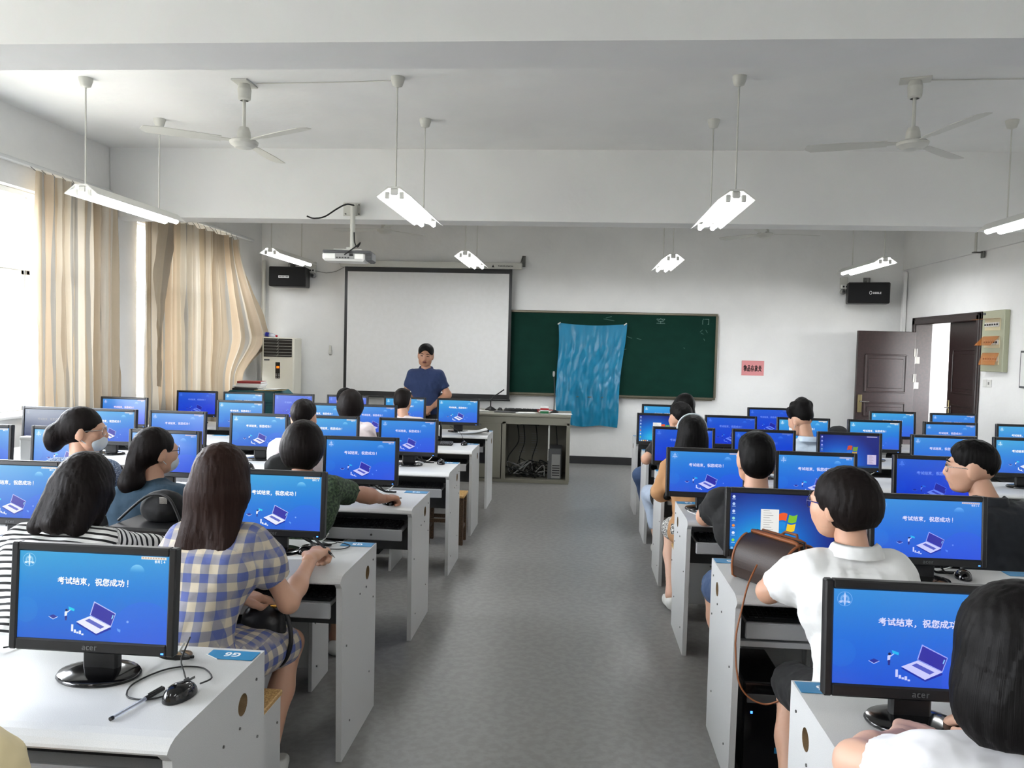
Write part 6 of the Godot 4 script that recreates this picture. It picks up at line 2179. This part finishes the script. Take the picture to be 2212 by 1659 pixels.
func person(c: Dictionary) -> Node3D:
	var o := thing("person", c.label, "person", Vector3(c.at.x, 0, c.at.y), "", c.get("turn", 0.0))
	var inv := o.transform.affine_inverse()
	var dist: float = -c.at.y
	var cb := 0.010 if dist < 3.0 else 0.013 if dist < 4.6 else 0.016
	var cc := 0.009 if dist < 3.0 else 0.012 if dist < 4.6 else 0.016
	var chd := 0.0055 if dist < 3.0 or c.has("face") else 0.008 if dist < 5.5 else 0.011
	var sz: float = c.get("head", 1.0)
	var bulk: float = c.get("bulk", 1.0)
	var sw: float = c.get("sw", 0.175) - 0.03
	var stand: bool = c.get("stand", false)
	var top: Vector3 = inv * c.top
	var hb := Basis(Vector3.UP, c.get("yaw", 0.0)) * Basis(Vector3.RIGHT, c.get("pitch", 0.0)) * Basis(Vector3.BACK, c.get("tilt", 0.0))
	var hc := top - hb * Vector3(0, 0.128, 0) * sz
	var J := {}
	J.hc = hc
	J.hb = hb
	J.pv = Vector3(0, 0.92 if stand else 0.53, 0)
	J.nb = Vector3(hc.x, top.y - 0.265 * sz, hc.z + 0.03)
	if c.has("neck"):
		J.nb += c.neck
	J.ch = J.pv.lerp(J.nb, 0.64)
	J.side = Basis(Vector3.UP, c.get("tyaw", 0.0)) * Vector3.RIGHT
	var drop: float = c.get("drop", 0.055) + 0.03
	J.sh = [J.nb - J.side * sw - Vector3(0, drop, 0), J.nb + J.side * sw - Vector3(0, drop, 0)]
	J.el = []
	J.wr = []
	J.hd = []
	for s in [0, 1]:
		var key := "L" if s == 0 else "R"
		var sg := -1.0 if s == 0 else 1.0
		if c.has(key):
			J.el.append(inv * c[key][0])
			J.wr.append(inv * c[key][1])
			J.hd.append((inv.basis * c[key][2]) if c[key].size() > 2 else (J.wr[s] - J.el[s]) * Vector3(1, 0.3, 1))
		else:
			J.el.append(J.sh[s] + Vector3(sg * 0.06, -0.20, -0.10))
			J.wr.append(J.sh[s] + Vector3(sg * -0.02, -0.155, -0.33))
			J.hd.append(Vector3(-sg * 0.2, 0, -1))
	var hip := [J.pv - J.side * 0.085 * bulk, J.pv + J.side * 0.085 * bulk]
	var kn := []
	var an := []
	for s in [0, 1]:
		var sg := -1.0 if s == 0 else 1.0
		if stand:
			kn.append(Vector3(sg * 0.1, 0.48, -0.01))
			an.append(Vector3(sg * 0.11, 0.09, 0.02))
		elif c.has("knee"):
			kn.append(inv * c.knee[s])
			an.append(inv * c.ankle[s])
		else:
			kn.append(Vector3(sg * 0.13, 0.47, -0.40))
			an.append(Vector3(sg * 0.13, 0.09, -0.34))
	# body: one continuous skin surface
	var f := Flesh.new()
	f.k = 75.0
	torso(f, J, -0.014, bulk, true)
	for s in [0, 1]:
		f.cap(J.sh[s], J.el[s], 0.043 * bulk, 0.037 * bulk)
		f.cap(J.el[s], J.el[s].lerp(J.wr[s], 0.35), 0.037 * bulk, 0.038 * bulk)
		f.cap(J.el[s].lerp(J.wr[s], 0.35), J.wr[s], 0.037 * bulk, 0.025)
		f.cap(hip[s], kn[s], 0.075 * bulk, 0.052 * bulk)
		f.cap(kn[s], kn[s].lerp(an[s], 0.4), 0.05 * bulk, 0.05 * bulk)
		f.cap(kn[s].lerp(an[s], 0.4), an[s], 0.049 * bulk, 0.033)
		f.cap(an[s], an[s] + Vector3(0, -0.05, -0.08), 0.033, 0.028)
	var g := G.new()
	f.build(g, cb)
	head_mesh(g, hc, hb, chd, sz)
	for s in [0, 1]:
		var cell := 0.004 if dist < 4.6 or c.has("face") else 0.006
		make_hand(g, J.wr[s], J.hd[s], c.get("palm", Vector3.UP), 1.0 if s == 0 else -1.0, c.get("curl", [0.35, 0.35])[s], cell)
	part(o, "body", g, M[c.get("skin", "skin")])
	# clothes
	f = Flesh.new()
	f.k = 75.0
	f.noise = FastNoiseLite.new()
	f.noise.seed = int(dist * 10)
	f.noise.frequency = 9.0
	f.noise.fractal_octaves = 2
	f.wrinkle = c.get("wrinkle", 0.011)
	var loose: float = c.get("loose", 0.014)
	torso(f, J, loose, bulk, false)
	var sl: float = c.get("sleeve", 0.72)
	for s in [0, 1]:
		var e: Vector3 = J.sh[s].lerp(J.el[s], minf(sl, 1.0))
		var puff: float = c.get("puff", 0.0)
		if puff > 0.0:
			f.cap(J.sh[s], J.sh[s].lerp(e, 0.55), 0.058 * bulk + loose, 0.062 + puff)
			f.cap(J.sh[s].lerp(e, 0.55), e, 0.06 + puff, 0.05, true)
		else:
			f.cap(J.sh[s], e, 0.052 * bulk + loose * 0.8, 0.048 * bulk + loose * 0.8, sl <= 1.0)
		if sl > 1.0:
			f.cap(J.el[s], J.el[s].lerp(J.wr[s], sl - 1.0), 0.046 * bulk + loose * 0.5, 0.038, true)
	f.cut(Vector3(0, 1, 0), J.nb + Vector3(0, c.get("neckline", 0.012), 0))
	if c.has("hem"):
		f.cut(Vector3(0, -1, 0), Vector3(0, c.hem, 0))
	g = G.new()
	f.build(g, cc)
	var shirt := part(o, c.get("top_name", "shirt"), g, M[c.shirt])
	if c.get("stripes", false):
		for i in g.v.size():
			var p := g.v[i]
			var v := p.y * 0.85 - p.z * 0.55
			for s in [0, 1]:
				var ax: Vector3 = J.el[s] - J.sh[s]
				var t: float = (p - J.sh[s]).dot(ax) / ax.length_squared()
				if t > 0.05 and (p - J.sh[s] - ax * t).length() < 0.085:
					v = t * ax.length() + 0.3
			g.u[i] = Vector2(p.x, v / 0.092)
		shirt.mesh = g.mesh()
	# trousers or skirt
	var pe: float = c.get("leg", 1.7)
	f = Flesh.new()
	f.k = 70.0
	f.noise = FastNoiseLite.new()
	f.noise.frequency = 8.0
	f.wrinkle = 0.008
	f.cap(J.pv - J.side * 0.07 * bulk, J.pv + J.side * 0.07 * bulk, 0.118 * bulk, 0.118 * bulk, false, Vector3(1, 1, 0.9))
	for s in [0, 1]:
		var ex := 0.02 if pe > 1.0 else 0.026
		f.cap(hip[s], hip[s].lerp(kn[s], minf(pe, 1.0)), 0.076 * bulk + ex, 0.054 * bulk + ex, pe <= 1.0)
		if pe > 1.0:
			f.cap(kn[s], kn[s].lerp(an[s], pe - 1.0), 0.052 * bulk + ex, 0.040 + ex * 0.7, true)
	if c.get("skirt", false):
		f.cap(hip[0].lerp(hip[1], 0.5), kn[0].lerp(kn[1], 0.5) - (kn[0] - hip[0]) * 0.1, 0.11, 0.09, true)
	g = G.new()
	f.build(g, cc + 0.002)
	part(o, "skirt" if c.get("skirt", false) else "trousers", g, M[c.legs])
	for s in [0, 1]:
		f = Flesh.new()
		f.k = 80.0
		f.cap(an[s] + Vector3(0, -0.045, 0.035), an[s] + Vector3(0, -0.05, -0.08), 0.042, 0.044)
		f.cap(an[s] + Vector3(0, -0.055, -0.08), an[s] + Vector3(0, -0.062, -0.15), 0.043, 0.034)
		f.cut(Vector3(0, -1, 0), Vector3(0, maxf(an[s].y - 0.088, 0.002), 0))
		f.cut(Vector3(0, 1, -0.25), an[s] + Vector3(0, 0.0, 0))
		g = G.new()
		f.build(g, 0.012)
		part(o, "shoe", g, M[c.get("shoes", "shoe_white")])
	part(o, "hair", hair_mesh(c.hair, hc, hb, chd * 1.15, sz), M[c.get("hairmat", "hair_black")])
	if c.hair == "bun":
		part(o, "hair_tie", tube_ring(hc + hb * Vector3(0, -0.02, 0.108) * sz, hb * Basis(Vector3.RIGHT, PI / 2 + 0.3), 0.036, 0.036, 0.008), M["chrome"])
	if c.hair == "longer":
		var band := []
		for i in 15:
			var a := PI * i / 14.0
			band.append(hc + hb * Vector3(cos(a) * 0.094, 0.03 + sin(a) * 0.098, 0.0) * sz)
		var bg := G.new()
		bg.tube(band, 0.006, 6)
		part(o, "headband", bg, M["mask_white"])
	if c.has("collar"):
		var cg := G.new()
		var rows := []
		for i in 4:
			var row := PackedVector3Array()
			for j in 25:
				var a := TAU * j / 24.0
				var rr: float = [0.060, 0.064, 0.074, 0.088][i]
				var yy: float = [0.035, 0.052, 0.045, 0.012][i] - 0.022 * maxf(0.0, -sin(a))
				row.append(J.nb + Vector3(cos(a) * rr * 1.05, yy - 0.032 - 0.028 * maxf(0.0, -sin(a)), sin(a) * rr))
			rows.append(row)
		cg.sheet(rows)
		part(o, "collar", cg, M[c.collar])
	if c.has("glasses"):
		var gg := G.new()
		for e in [-1.0, 1.0]:
			var p := []
			for i in 17:
				var a := TAU * i / 16.0
				p.append(hc + hb * Vector3(e * 0.034 + cos(a) * 0.027, -0.006 + sin(a) * 0.021, -0.108 + absf(e * 0.034 + cos(a) * 0.027) * 0.25) * sz)
			gg.tube(p, 0.0018, 5, false)
			gg.tube([hc + hb * Vector3(e * 0.06, 0.0, -0.094) * sz, hc + hb * Vector3(e * 0.08, 0.0, -0.02) * sz, hc + hb * Vector3(e * 0.08, -0.012, 0.015) * sz], 0.002, 5)
		gg.tube([hc + hb * Vector3(-0.008, 0.0, -0.105) * sz, hc + hb * Vector3(0.008, 0.0, -0.105) * sz], 0.0018, 5)
		part(o, "glasses", gg, M[c.glasses])
	if c.get("mask", false):
		f = Flesh.new()
		f.k = 120.0
		f.ell(hc + hb * Vector3(0, -0.062, -0.048) * sz, Vector3(0.068, 0.056, 0.064) * sz, hb)
		f.cut(hb * Vector3(0, 0, 1), hc + hb * Vector3(0, 0, -0.035) * sz)
		g = G.new()
		f.build(g, 0.006)
		var mk := part(o, "face_covering", g, M["mask_white"])
		for e in [-1.0, 1.0]:
			var w := G.new()
			w.tube([hc + hb * Vector3(e * 0.062, -0.04, -0.05) * sz, hc + hb * Vector3(e * 0.078, -0.01, -0.005) * sz, hc + hb * Vector3(e * 0.084, -0.005, 0.02) * sz, hc + hb * Vector3(e * 0.076, -0.05, 0.0) * sz, hc + hb * Vector3(e * 0.06, -0.085, -0.04) * sz], 0.002, 5)
			part(mk, "ear_loop", w, M["mask_white"])
	if c.has("face"):
		for e in [-1.0, 1.0]:
			g = G.new()
			g.ring([hc + hb * Vector3(e * 0.017, 0.002, -0.102) * sz, hc + hb * Vector3(e * 0.03, 0.004, -0.1015) * sz, hc + hb * Vector3(e * 0.046, 0.0, -0.092) * sz], [0.0015, 0.005, 0.0015], 6, false)
			part(o, "eye", g, M["eye_dark"])
			g = G.new()
			g.ring([hc + hb * Vector3(e * 0.014, 0.022, -0.103) * sz, hc + hb * Vector3(e * 0.032, 0.027, -0.100) * sz, hc + hb * Vector3(e * 0.052, 0.021, -0.087) * sz], [0.003, 0.0045, 0.002], 6, false)
			part(o, "eyebrow", g, M["hair_black"])
		g = G.new()
		var op := 0.011 if c.face == "talking" else 0.004
		g.ring([hc + hb * Vector3(-0.023, -0.062, -0.0945) * sz, hc + hb * Vector3(-0.008, -0.062, -0.101) * sz, hc + hb * Vector3(0.008, -0.062, -0.101) * sz, hc + hb * Vector3(0.023, -0.062, -0.0945) * sz], [0.003, op, op, 0.003], 8, false)
		part(o, "mouth", g, M["lip"])
	return o


func V(x: float, y: float, z: float) -> Vector3:
	return Vector3(x, y, z)


func people() -> void:
	cloth("cloth_white", Color(0.84, 0.84, 0.85))
	cloth("cloth_blouse", Color(0.86, 0.86, 0.85))
	cloth("cloth_pink_white", Color(0.83, 0.78, 0.78))
	cloth("cloth_cream", Color(0.82, 0.76, 0.60), 0.85, 0.3)
	cloth("cloth_teal", Color(0.14, 0.24, 0.31))
	cloth("cloth_black", Color(0.05, 0.052, 0.056))
	cloth("cloth_navy", Color(0.055, 0.075, 0.10))
	cloth("cloth_polo", Color(0.10, 0.17, 0.32))
	cloth("cloth_tan", Color(0.66, 0.49, 0.33))
	cloth("cloth_sky", Color(0.70, 0.76, 0.82))
	cloth("denim", Color(0.22, 0.30, 0.43))
	cloth("denim_pale", Color(0.66, 0.71, 0.78))
	cloth("cloth_dark", Color(0.09, 0.09, 0.10))
	grain("print_skirt", Color(0.05, 0.05, 0.05), Color(0.9, 0.9, 0.88), 0.85, 0.02, 6.0)
	hair_mat("hair_black", Color(0.055, 0.048, 0.048))
	hair_mat("hair_brown", Color(0.20, 0.13, 0.105))
	hair_mat("hair_dark", Color(0.10, 0.075, 0.068))
	mat("shoe_white", Color(0.80, 0.80, 0.78), 0.6)
	mat("shoe_black", Color(0.06, 0.06, 0.06), 0.5)
	mat("mask_white", Color(0.80, 0.84, 0.86), 0.9)
	mat("eye_dark", Color(0.06, 0.04, 0.035), 0.25)
	mat("lip", Color(0.36, 0.16, 0.14), 0.5)
	mat("frame_blue", Color(0.12, 0.14, 0.38), 0.2)
	# left block, from the back
	person({"label": "person in cream clothing cut off by the lower left picture corner", "at": Vector2(-1.19, -1.2), "top": V(-1.20, 1.22, -1.32), "shirt": "cloth_cream", "legs": "cloth_dark", "hair": "bob", "sleeve": 1.6, "sw": 0.18, "loose": 0.03, "R": [V(-0.985, 0.74, -1.30), V(-1.12, 0.66, -1.5)], "L": [V(-1.42, 0.74, -1.30), V(-1.28, 0.66, -1.5)]})
	person({"label": "person in mottled brown clothing cut off by the left picture edge", "at": Vector2(-2.44, -2.55), "top": V(-2.46, 1.23, -2.72), "shirt": "camo_cloth", "legs": "camo_cloth", "hair": "bob", "sleeve": 0.8, "loose": 0.02, "R": [V(-2.19, 0.74, -2.66), V(-2.3, 0.80, -2.95)]})
	person({"label": "person in black and white striped shirt bending over the desk with head lowered", "at": Vector2(-1.85, -2.52), "top": V(-1.80, 1.205, -2.88), "pitch": -0.45, "tilt": -0.08, "neck": V(-0.03, 0.03, 0.06), "sw": 0.178, "drop": 0.05, "shirt": "stripe_cloth", "stripes": true, "collar": "cloth_white", "legs": "cloth_dark", "hair": "messy", "hairmat": "hair_dark", "sleeve": 0.98, "L": [V(-2.07, 0.80, -2.92), V(-1.97, 0.80, -3.1)], "R": [V(-1.55, 0.815, -2.98), V(-1.80, 0.80, -3.06)]})
	person({"label": "person with long brown hair in a blue and cream checked dress", "at": Vector2(-1.27, -2.55), "top": V(-1.245, 1.288, -2.74), "sw": 0.150, "bulk": 0.88, "shirt": "check_cloth", "top_name": "dress_top", "skirt": true, "legs": "check_cloth", "leg": 0.93, "puff": 0.012, "sleeve": 0.62, "wrinkle": 0.006, "loose": 0.008, "hair": "long", "hairmat": "hair_brown", "skin": "skin", "R": [V(-1.015, 0.705, -2.78), V(-1.015, 0.805, -3.03), V(0.12, 0.12, -1)], "L": [V(-1.46, 0.70, -2.68), V(-1.25, 0.68, -2.86)], "curl": [0.5, 1.15], "knee": [V(-1.29, 0.47, -2.98), V(-1.085, 0.475, -3.0)], "ankle": [V(-1.3, 0.09, -2.84), V(-1.10, 0.09, -2.80)]})
	person({"label": "person with a low ponytail in a dark teal T-shirt wearing a mask", "at": Vector2(-2.15, -3.72), "top": V(-2.137, 1.205, -3.92), "yaw": -0.62, "sw": 0.175, "drop": 0.075, "shirt": "cloth_teal", "legs": "cloth_dark", "hair": "pony", "hairmat": "hair_dark", "mask": true, "glasses": "black_plastic"})
	person({"label": "person with a gathered bun, glasses and mask in a blue patterned shirt", "at": Vector2(-2.62, -3.78), "top": V(-2.565, 1.292, -3.98), "yaw": -1.15, "sw": 0.17, "shirt": "wave_cloth", "legs": "cloth_dark", "hair": "bun", "hairmat": "hair_dark", "mask": true, "glasses": "chrome"})
	person({"label": "person with bobbed hair in a green leaf-print shirt reaching to a mouse", "at": Vector2(-1.36, -3.76), "top": V(-1.368, 1.258, -3.95), "yaw": -0.15, "sw": 0.17, "shirt": "leaf_cloth", "legs": "cloth_dark", "hair": "bob", "hairmat": "hair_dark", "mask": true, "loose": 0.02, "sleeve": 0.6, "R": [V(-1.12, 0.845, -4.16), V(-1.045, 0.795, -4.32), V(0.5, -0.05, -0.85)], "curl": [0.4, 1.1], "skin": "skin_tan"})
	person({"label": "person in a white shirt behind the green leaf-print shirt", "at": Vector2(-1.88, -5.08), "top": V(-1.845, 1.267, -5.3), "sw": 0.195, "bulk": 1.05, "shirt": "cloth_pink_white", "collar": "cloth_white", "legs": "cloth_dark", "hair": "short", "hairmat": "hair_dark"})
	person({"label": "person with dark shoulder-length hair in a pale pink shirt, second row", "at": Vector2(-1.84, -6.3), "top": V(-1.86, 1.277, -6.5), "shirt": "cloth_pink_white", "legs": "cloth_dark", "hair": "bob", "hairmat": "hair_dark"})
	person({"label": "dark-haired person mostly hidden in the front row, left block", "at": Vector2(-2.27, -7.52), "top": V(-2.26, 1.22, -7.7), "shirt": "cloth_dark", "legs": "cloth_dark", "hair": "short"})
	person({"label": "person with short cropped hair in a white shirt, front row", "at": Vector2(-1.65, -7.5), "top": V(-1.69, 1.232, -7.72), "pitch": -0.2, "sw": 0.19, "shirt": "cloth_pink_white", "legs": "cloth_dark", "hair": "fade", "hairmat": "hair_dark", "neck": V(0.03, 0.0, 0.03)})
	# the one who stands and talks
	person({"label": "standing person in a dark blue polo shirt with clasped hands", "at": Vector2(-1.727, -9.13), "turn": PI, "stand": true, "top": V(-1.725, 1.678, -9.08), "head": 1.06, "bulk": 1.06, "sw": 0.178, "drop": 0.06, "pitch": -0.12, "tilt": 0.06, "yaw": 0.08, "shirt": "cloth_polo", "collar": "cloth_polo", "hem": 0.86, "legs": "cloth_dark", "leg": 1.92, "shoes": "shoe_black", "hair": "short", "face": "talking", "skin": "skin_tan", "wrinkle": 0.008, "sleeve": 0.66, "L": [V(-1.475, 1.09, -9.14), V(-1.64, 0.945, -8.98), V(-0.7, -0.45, 0.25)], "R": [V(-1.978, 1.09, -9.14), V(-1.80, 0.945, -8.985), V(0.7, -0.35, 0.2)], "palm": V(0, 0.2, -1), "curl": [0.55, 0.5]})
	# right block
	person({"label": "person in a black T-shirt with a bare ear, second row, right block", "at": Vector2(0.80, -6.28), "top": V(0.845, 1.25, -6.5), "yaw": 0.38, "sw": 0.185, "shirt": "cloth_black", "legs": "denim_pale", "hair": "short", "L": [V(0.575, 0.79, -6.40), V(0.66, 0.79, -6.7)], "face": "calm", "knee": [V(0.635, 0.47, -6.62), V(0.95, 0.47, -6.7)], "ankle": [V(0.70, 0.09, -6.5), V(0.95, 0.09, -6.6)]})
	person({"label": "person with gathered black hair in the front row, right block", "at": Vector2(1.05, -7.5), "top": V(1.035, 1.272, -7.68), "head": 1.05, "shirt": "cloth_dark", "legs": "denim", "hair": "updo", "knee": [V(0.64, 0.47, -7.62), V(1.1, 0.47, -7.85)], "ankle": [V(0.72, 0.09, -7.75), V(1.1, 0.09, -7.8)]})
	person({"label": "person with very long black hair, headband and tan cardigan", "at": Vector2(0.79, -5.05), "top": V(0.757, 1.25, -5.24), "sw": 0.165, "drop": 0.065, "bulk": 0.95, "shirt": "cloth_tan", "top_name": "cardigan", "sleeve": 1.6, "loose": 0.016, "skirt": true, "legs": "print_skirt", "leg": 0.9, "hair": "longer", "hairmat": "hair_black", "L": [V(0.565, 0.74, -5.20), V(0.66, 0.79, -5.5)], "knee": [V(0.665, 0.46, -5.42), V(0.88, 0.46, -5.45)], "ankle": [V(0.645, 0.10, -5.10), V(0.85, 0.10, -5.2)], "skin": "skin_pale"})
	person({"label": "broad person with short hair in a black T-shirt, fourth row", "at": Vector2(0.91, -3.72), "top": V(0.88, 1.278, -3.94), "sw": 0.2, "bulk": 1.14, "shirt": "cloth_black", "legs": "denim", "leg": 0.95, "hair": "fade", "hairmat": "hair_black", "glasses": "black_plastic", "L": [V(0.665, 0.83, -4.02), V(0.86, 0.80, -4.33)], "R": [V(1.20, 0.83, -4.0), V(1.05, 0.80, -4.33)], "head": 1.06, "knee": [V(0.735, 0.46, -4.1), V(1.05, 0.46, -4.15)], "ankle": [V(0.78, 0.09, -3.98), V(1.05, 0.09, -4.0)], "shoes": "shoe_white"})
	person({"label": "person with spiky black hair in a pale blue shirt wearing a mask", "at": Vector2(1.80, -6.28), "top": V(1.76, 1.262, -6.5), "yaw": 0.55, "pitch": -0.3, "sw": 0.185, "shirt": "cloth_sky", "collar": "cloth_sky", "legs": "cloth_dark", "hair": "spiky", "mask": true, "neck": V(0.05, 0.0, 0.02)})
	person({"label": "person in a dark navy shirt and glasses seen in profile facing left", "at": Vector2(1.99, -3.72), "top": V(1.885, 1.268, -3.94), "yaw": 1.12, "sw": 0.19, "bulk": 1.16, "shirt": "cloth_navy", "collar": "cloth_navy", "legs": "cloth_dark", "hair": "short", "glasses": "chrome", "face": "calm", "neck": V(0.06, 0.0, 0.02), "head": 1.04})
	person({"label": "person with short dark hair and blue glasses in a white blouse", "at": Vector2(0.925, -2.5), "top": V(0.895, 1.285, -2.72), "yaw": 0.72, "sw": 0.152, "bulk": 0.96, "shirt": "cloth_blouse", "top_name": "blouse", "collar": "cloth_blouse", "legs": "cloth_black", "leg": 0.98, "hair": "crop", "hairmat": "hair_dark", "glasses": "frame_blue", "face": "calm", "loose": 0.016, "puff": 0.012, "sleeve": 0.85, "neck": V(0.03, 0.0, 0.02), "L": [V(0.685, 0.825, -2.80), V(0.79, 0.80, -3.06)], "R": [V(1.10, 0.82, -2.75), V(1.1, 0.80, -3.05)], "knee": [V(0.80, 0.47, -2.9), V(1.05, 0.46, -2.95)], "ankle": [V(0.745, 0.09, -2.62), V(1.05, 0.09, -2.8)]})
	person({"label": "person with black bobbed hair in a white T-shirt, lower right corner", "at": Vector2(0.86, -1.30), "top": V(0.80, 1.25, -1.49), "pitch": -0.1, "sw": 0.185, "shirt": "cloth_white", "legs": "denim", "hair": "lob", "sleeve": 0.6, "L": [V(0.575, 0.84, -1.60), V(0.74, 0.80, -1.80)], "R": [V(1.1, 0.82, -1.6), V(1.0, 0.80, -1.85)], "skin": "skin_pale"})
	carried()


func blob_bag(called: String, label: String, at: Vector3, size: Vector3, m: Material) -> Node3D:
	var o := thing(called, label, "bag", at)
	var f := Flesh.new()
	f.k = 60.0
	f.noise = FastNoiseLite.new()
	f.noise.frequency = 14.0
	f.wrinkle = 0.006
	var r := size.x * 0.3
	for e in [-1.0, 1.0]:
		f.cap(V(e * (size.x / 2 - r), r, 0), V(e * (size.x / 2 - r) * 0.8, size.y - r, 0), r, r, false, V(1, 1, size.z / (2 * r)))
	f.cap(V(0, r, 0), V(0, size.y - r * 1.02, 0), r * 1.1, r, false, V(1, 1, size.z / (2 * r)))
	f.cut(Vector3.DOWN, V(0, 0.002, 0))
	var g := G.new()
	f.build(g, 0.012)
	part(o, "body", g, m)
	return o


func carried() -> void:
	# black handbag on the lap of the checked dress
	var o := blob_bag("black_handbag", "soft black handbag on the lap of the checked dress", V(-1.155, 0.50, -2.9), V(0.17, 0.14, 0.09), mat("black_leather", Color(0.035, 0.035, 0.04), 0.35))
	wire(o, "handle", [V(0.04, 0.14, 0.0), V(0.10, 0.13, 0.03), V(0.125, 0.03, 0.05), V(0.09, -0.05, 0.06), V(0.0, -0.06, 0.06), V(-0.06, -0.01, 0.05)], 0.009, M["black_leather"])
	var g := G.new()
	g.rod(V(0.02, 0.145, 0.0), V(0.055, 0.15, 0.005), 0.007)
	part(o, "clasp", g, M["gold"])
	# brown bowling bag on desk F5
	o = thing("brown_handbag", "brown handbag with tan leather trim on desk F5", "bag", V(0.80, 0.7505, -3.17), "", 0.55)
	var lm := grain("brown_canvas", Color(0.13, 0.085, 0.065), Color(0.21, 0.14, 0.10), 0.5, 0.06, 8.0)
	var tan := mat("tan_leather", Color(0.55, 0.32, 0.17), 0.5)
	var prof := PackedVector2Array()
	for i in 49:
		var a := PI * i / 48.0
		prof.append(Vector2(cos(a) * 0.105 * (1.0 - 0.06 * sin(a)), 0.05 + pow(sin(a), 0.8) * 0.13))
	prof.append(Vector2(-0.10, 0.012))
	prof.append(Vector2(-0.08, 0.0))
	prof.append(Vector2(0.08, 0.0))
	prof.append(Vector2(0.10, 0.012))
	g = G.new()
	g.prism(prof, 0.26)
	part(o, "body", g, lm)
	for e in [-0.13, 0.13]:
		var p := []
		for q in prof:
			p.append(V(q.x, q.y, e))
		p.append(p[0])
		g = G.new()
		g.tube(p, 0.005, 6, false)
		part(o, "piping", g, tan)
	for e in [-0.018, 0.018]:
		var p := []
		for i in 15:
			var t := i / 14.0
			p.append(V(e, 0.184 - 0.0 * t, 0.14 - 0.28 * t))
		p[0] = V(e, 0.12, 0.136)
		p[14] = V(e, 0.12, -0.136)
		g = G.new()
		g.ring(p, Array(range(15)).map(func(_i): return 0.011), 6, true, 0.4)
		part(o, "zip_band", g, tan)
	g = G.new()
	g.tube([V(0, 0.12, 0.137), V(0, 0.187, 0.136), V(0, 0.187, -0.136)], 0.005, 6)
	part(o, "zip", g, M["black_leather"])
	g = G.new()
	g.box(V(0, 0.115, 0.141), V(0.028, 0.07, 0.006), 0.003)
	part(o, "pull_tab", g, tan)
	for y in [0.16, 0.09]:
		g = G.new()
		g.lathe([Vector2(0.006, 0), Vector2(0.009, 0), Vector2(0.009, 0.004), Vector2(0.006, 0.004)], 12, Transform3D(Basis(Vector3.RIGHT, PI / 2), V(0, y, 0.143)))
		part(o, "ring", g, M["gold"])
	g = G.new()
	g.tube([V(0.06, 0.165, 0.05), V(0.075, 0.19, 0.03), V(0.075, 0.19, -0.03), V(0.06, 0.165, -0.05)], 0.006, 8)
	part(o, "handle", g, tan)
	var iv := o.transform.affine_inverse()
	wire(o, "shoulder_strap", [iv * V(0.70, 0.85, -3.05), iv * V(0.655, 0.80, -2.975), iv * V(0.625, 0.72, -2.93), iv * V(0.60, 0.60, -2.90), iv * V(0.62, 0.45, -2.88), iv * V(0.70, 0.40, -2.86), iv * V(0.79, 0.46, -2.82), iv * V(0.84, 0.52, -2.78)], 0.0035, tan)
	# dark bags
	o = blob_bag("black_backpack", "black backpack with a silver buckle behind the striped shirt", V(-1.77, 0.861, -3.31), V(0.19, 0.12, 0.12), M["cloth_black"])
	wire(o, "strap", [V(-0.17, 0.006, 0.06), V(-0.11, 0.06, 0.07), V(-0.03, 0.12, 0.06), V(0.06, 0.11, 0.07), V(0.12, 0.006, 0.08)], 0.006, M["black_rubber"])
	part(o, "buckle", gbox(V(0.035, 0.1, 0.07), V(0.035, 0.03, 0.006), 0.002), M["chrome"])
	blob_bag("black_pouch", "small black rounded bag on the fourth-row desk behind the long brown hair", V(-1.67, 0.7505, -4.45), V(0.22, 0.245, 0.14), M["cloth_black"])
	o = blob_bag("dark_backpack", "black rounded bag with a pale tag, second row, right block", V(2.24, 0.7505, -7.0), V(0.17, 0.29, 0.14), M["cloth_black"])
	part(o, "tag", gbox(V(0, 0.265, 0.05), V(0.05, 0.014, 0.01), 0.002), M["off_white_metal"])
	o = blob_bag("black_plastic_bag", "crumpled black plastic bag on the fourth-row desk by the teal T-shirt", V(-1.93, 0.7505, -4.45), V(0.2, 0.2, 0.14), M["black_gloss"])
	# stools under those seats that show
	var st := [[-1.165, -2.57, "box stool under the checked dress at desk G5"], [0.80, -5.03, "box stool under the tan cardigan at desk F3"], [0.92, -2.48, "box stool under the white blouse at desk F5"], [-1.87, -2.5, "box stool under the striped shirt"], [0.91, -3.70, "box stool under the broad black T-shirt at desk F4"], [-1.36, -3.74, "box stool under the green leaf-print shirt at desk G4"], [0.86, -1.28, "box stool at desk F6 in the lower right corner"], [-1.88, -5.06, "box stool under the white shirt in the third row"], [0.80, -6.26, "box stool under the black T-shirt in the second row"]]
	for s in st:
		stool_at(V(s[0], 0, s[1]), s[2])
	# red-brown shoulder bag of the white T-shirt
	o = thing("shoulder_bag", "red-brown shoulder bag with its strap over the white T-shirt, lower right", "bag")
	var sp := [V(0.725, 0.90, -1.55), V(0.735, 0.985, -1.46), V(0.755, 1.0, -1.40), V(0.80, 0.99, -1.315), V(0.87, 0.90, -1.225), V(0.96, 0.76, -1.18), V(1.04, 0.62, -1.2), V(1.09, 0.52, -1.26)]
	g = G.new()
	g.ring(sp, sp.map(func(_p): return 0.014), 8, true, 0.3)
	part(o, "strap", g, mat("strap_brown", Color(0.40, 0.15, 0.09), 0.5))
	part(o, "body", gbox(V(1.12, 0.46, -1.32), V(0.09, 0.16, 0.22), 0.02), M["strap_brown"])
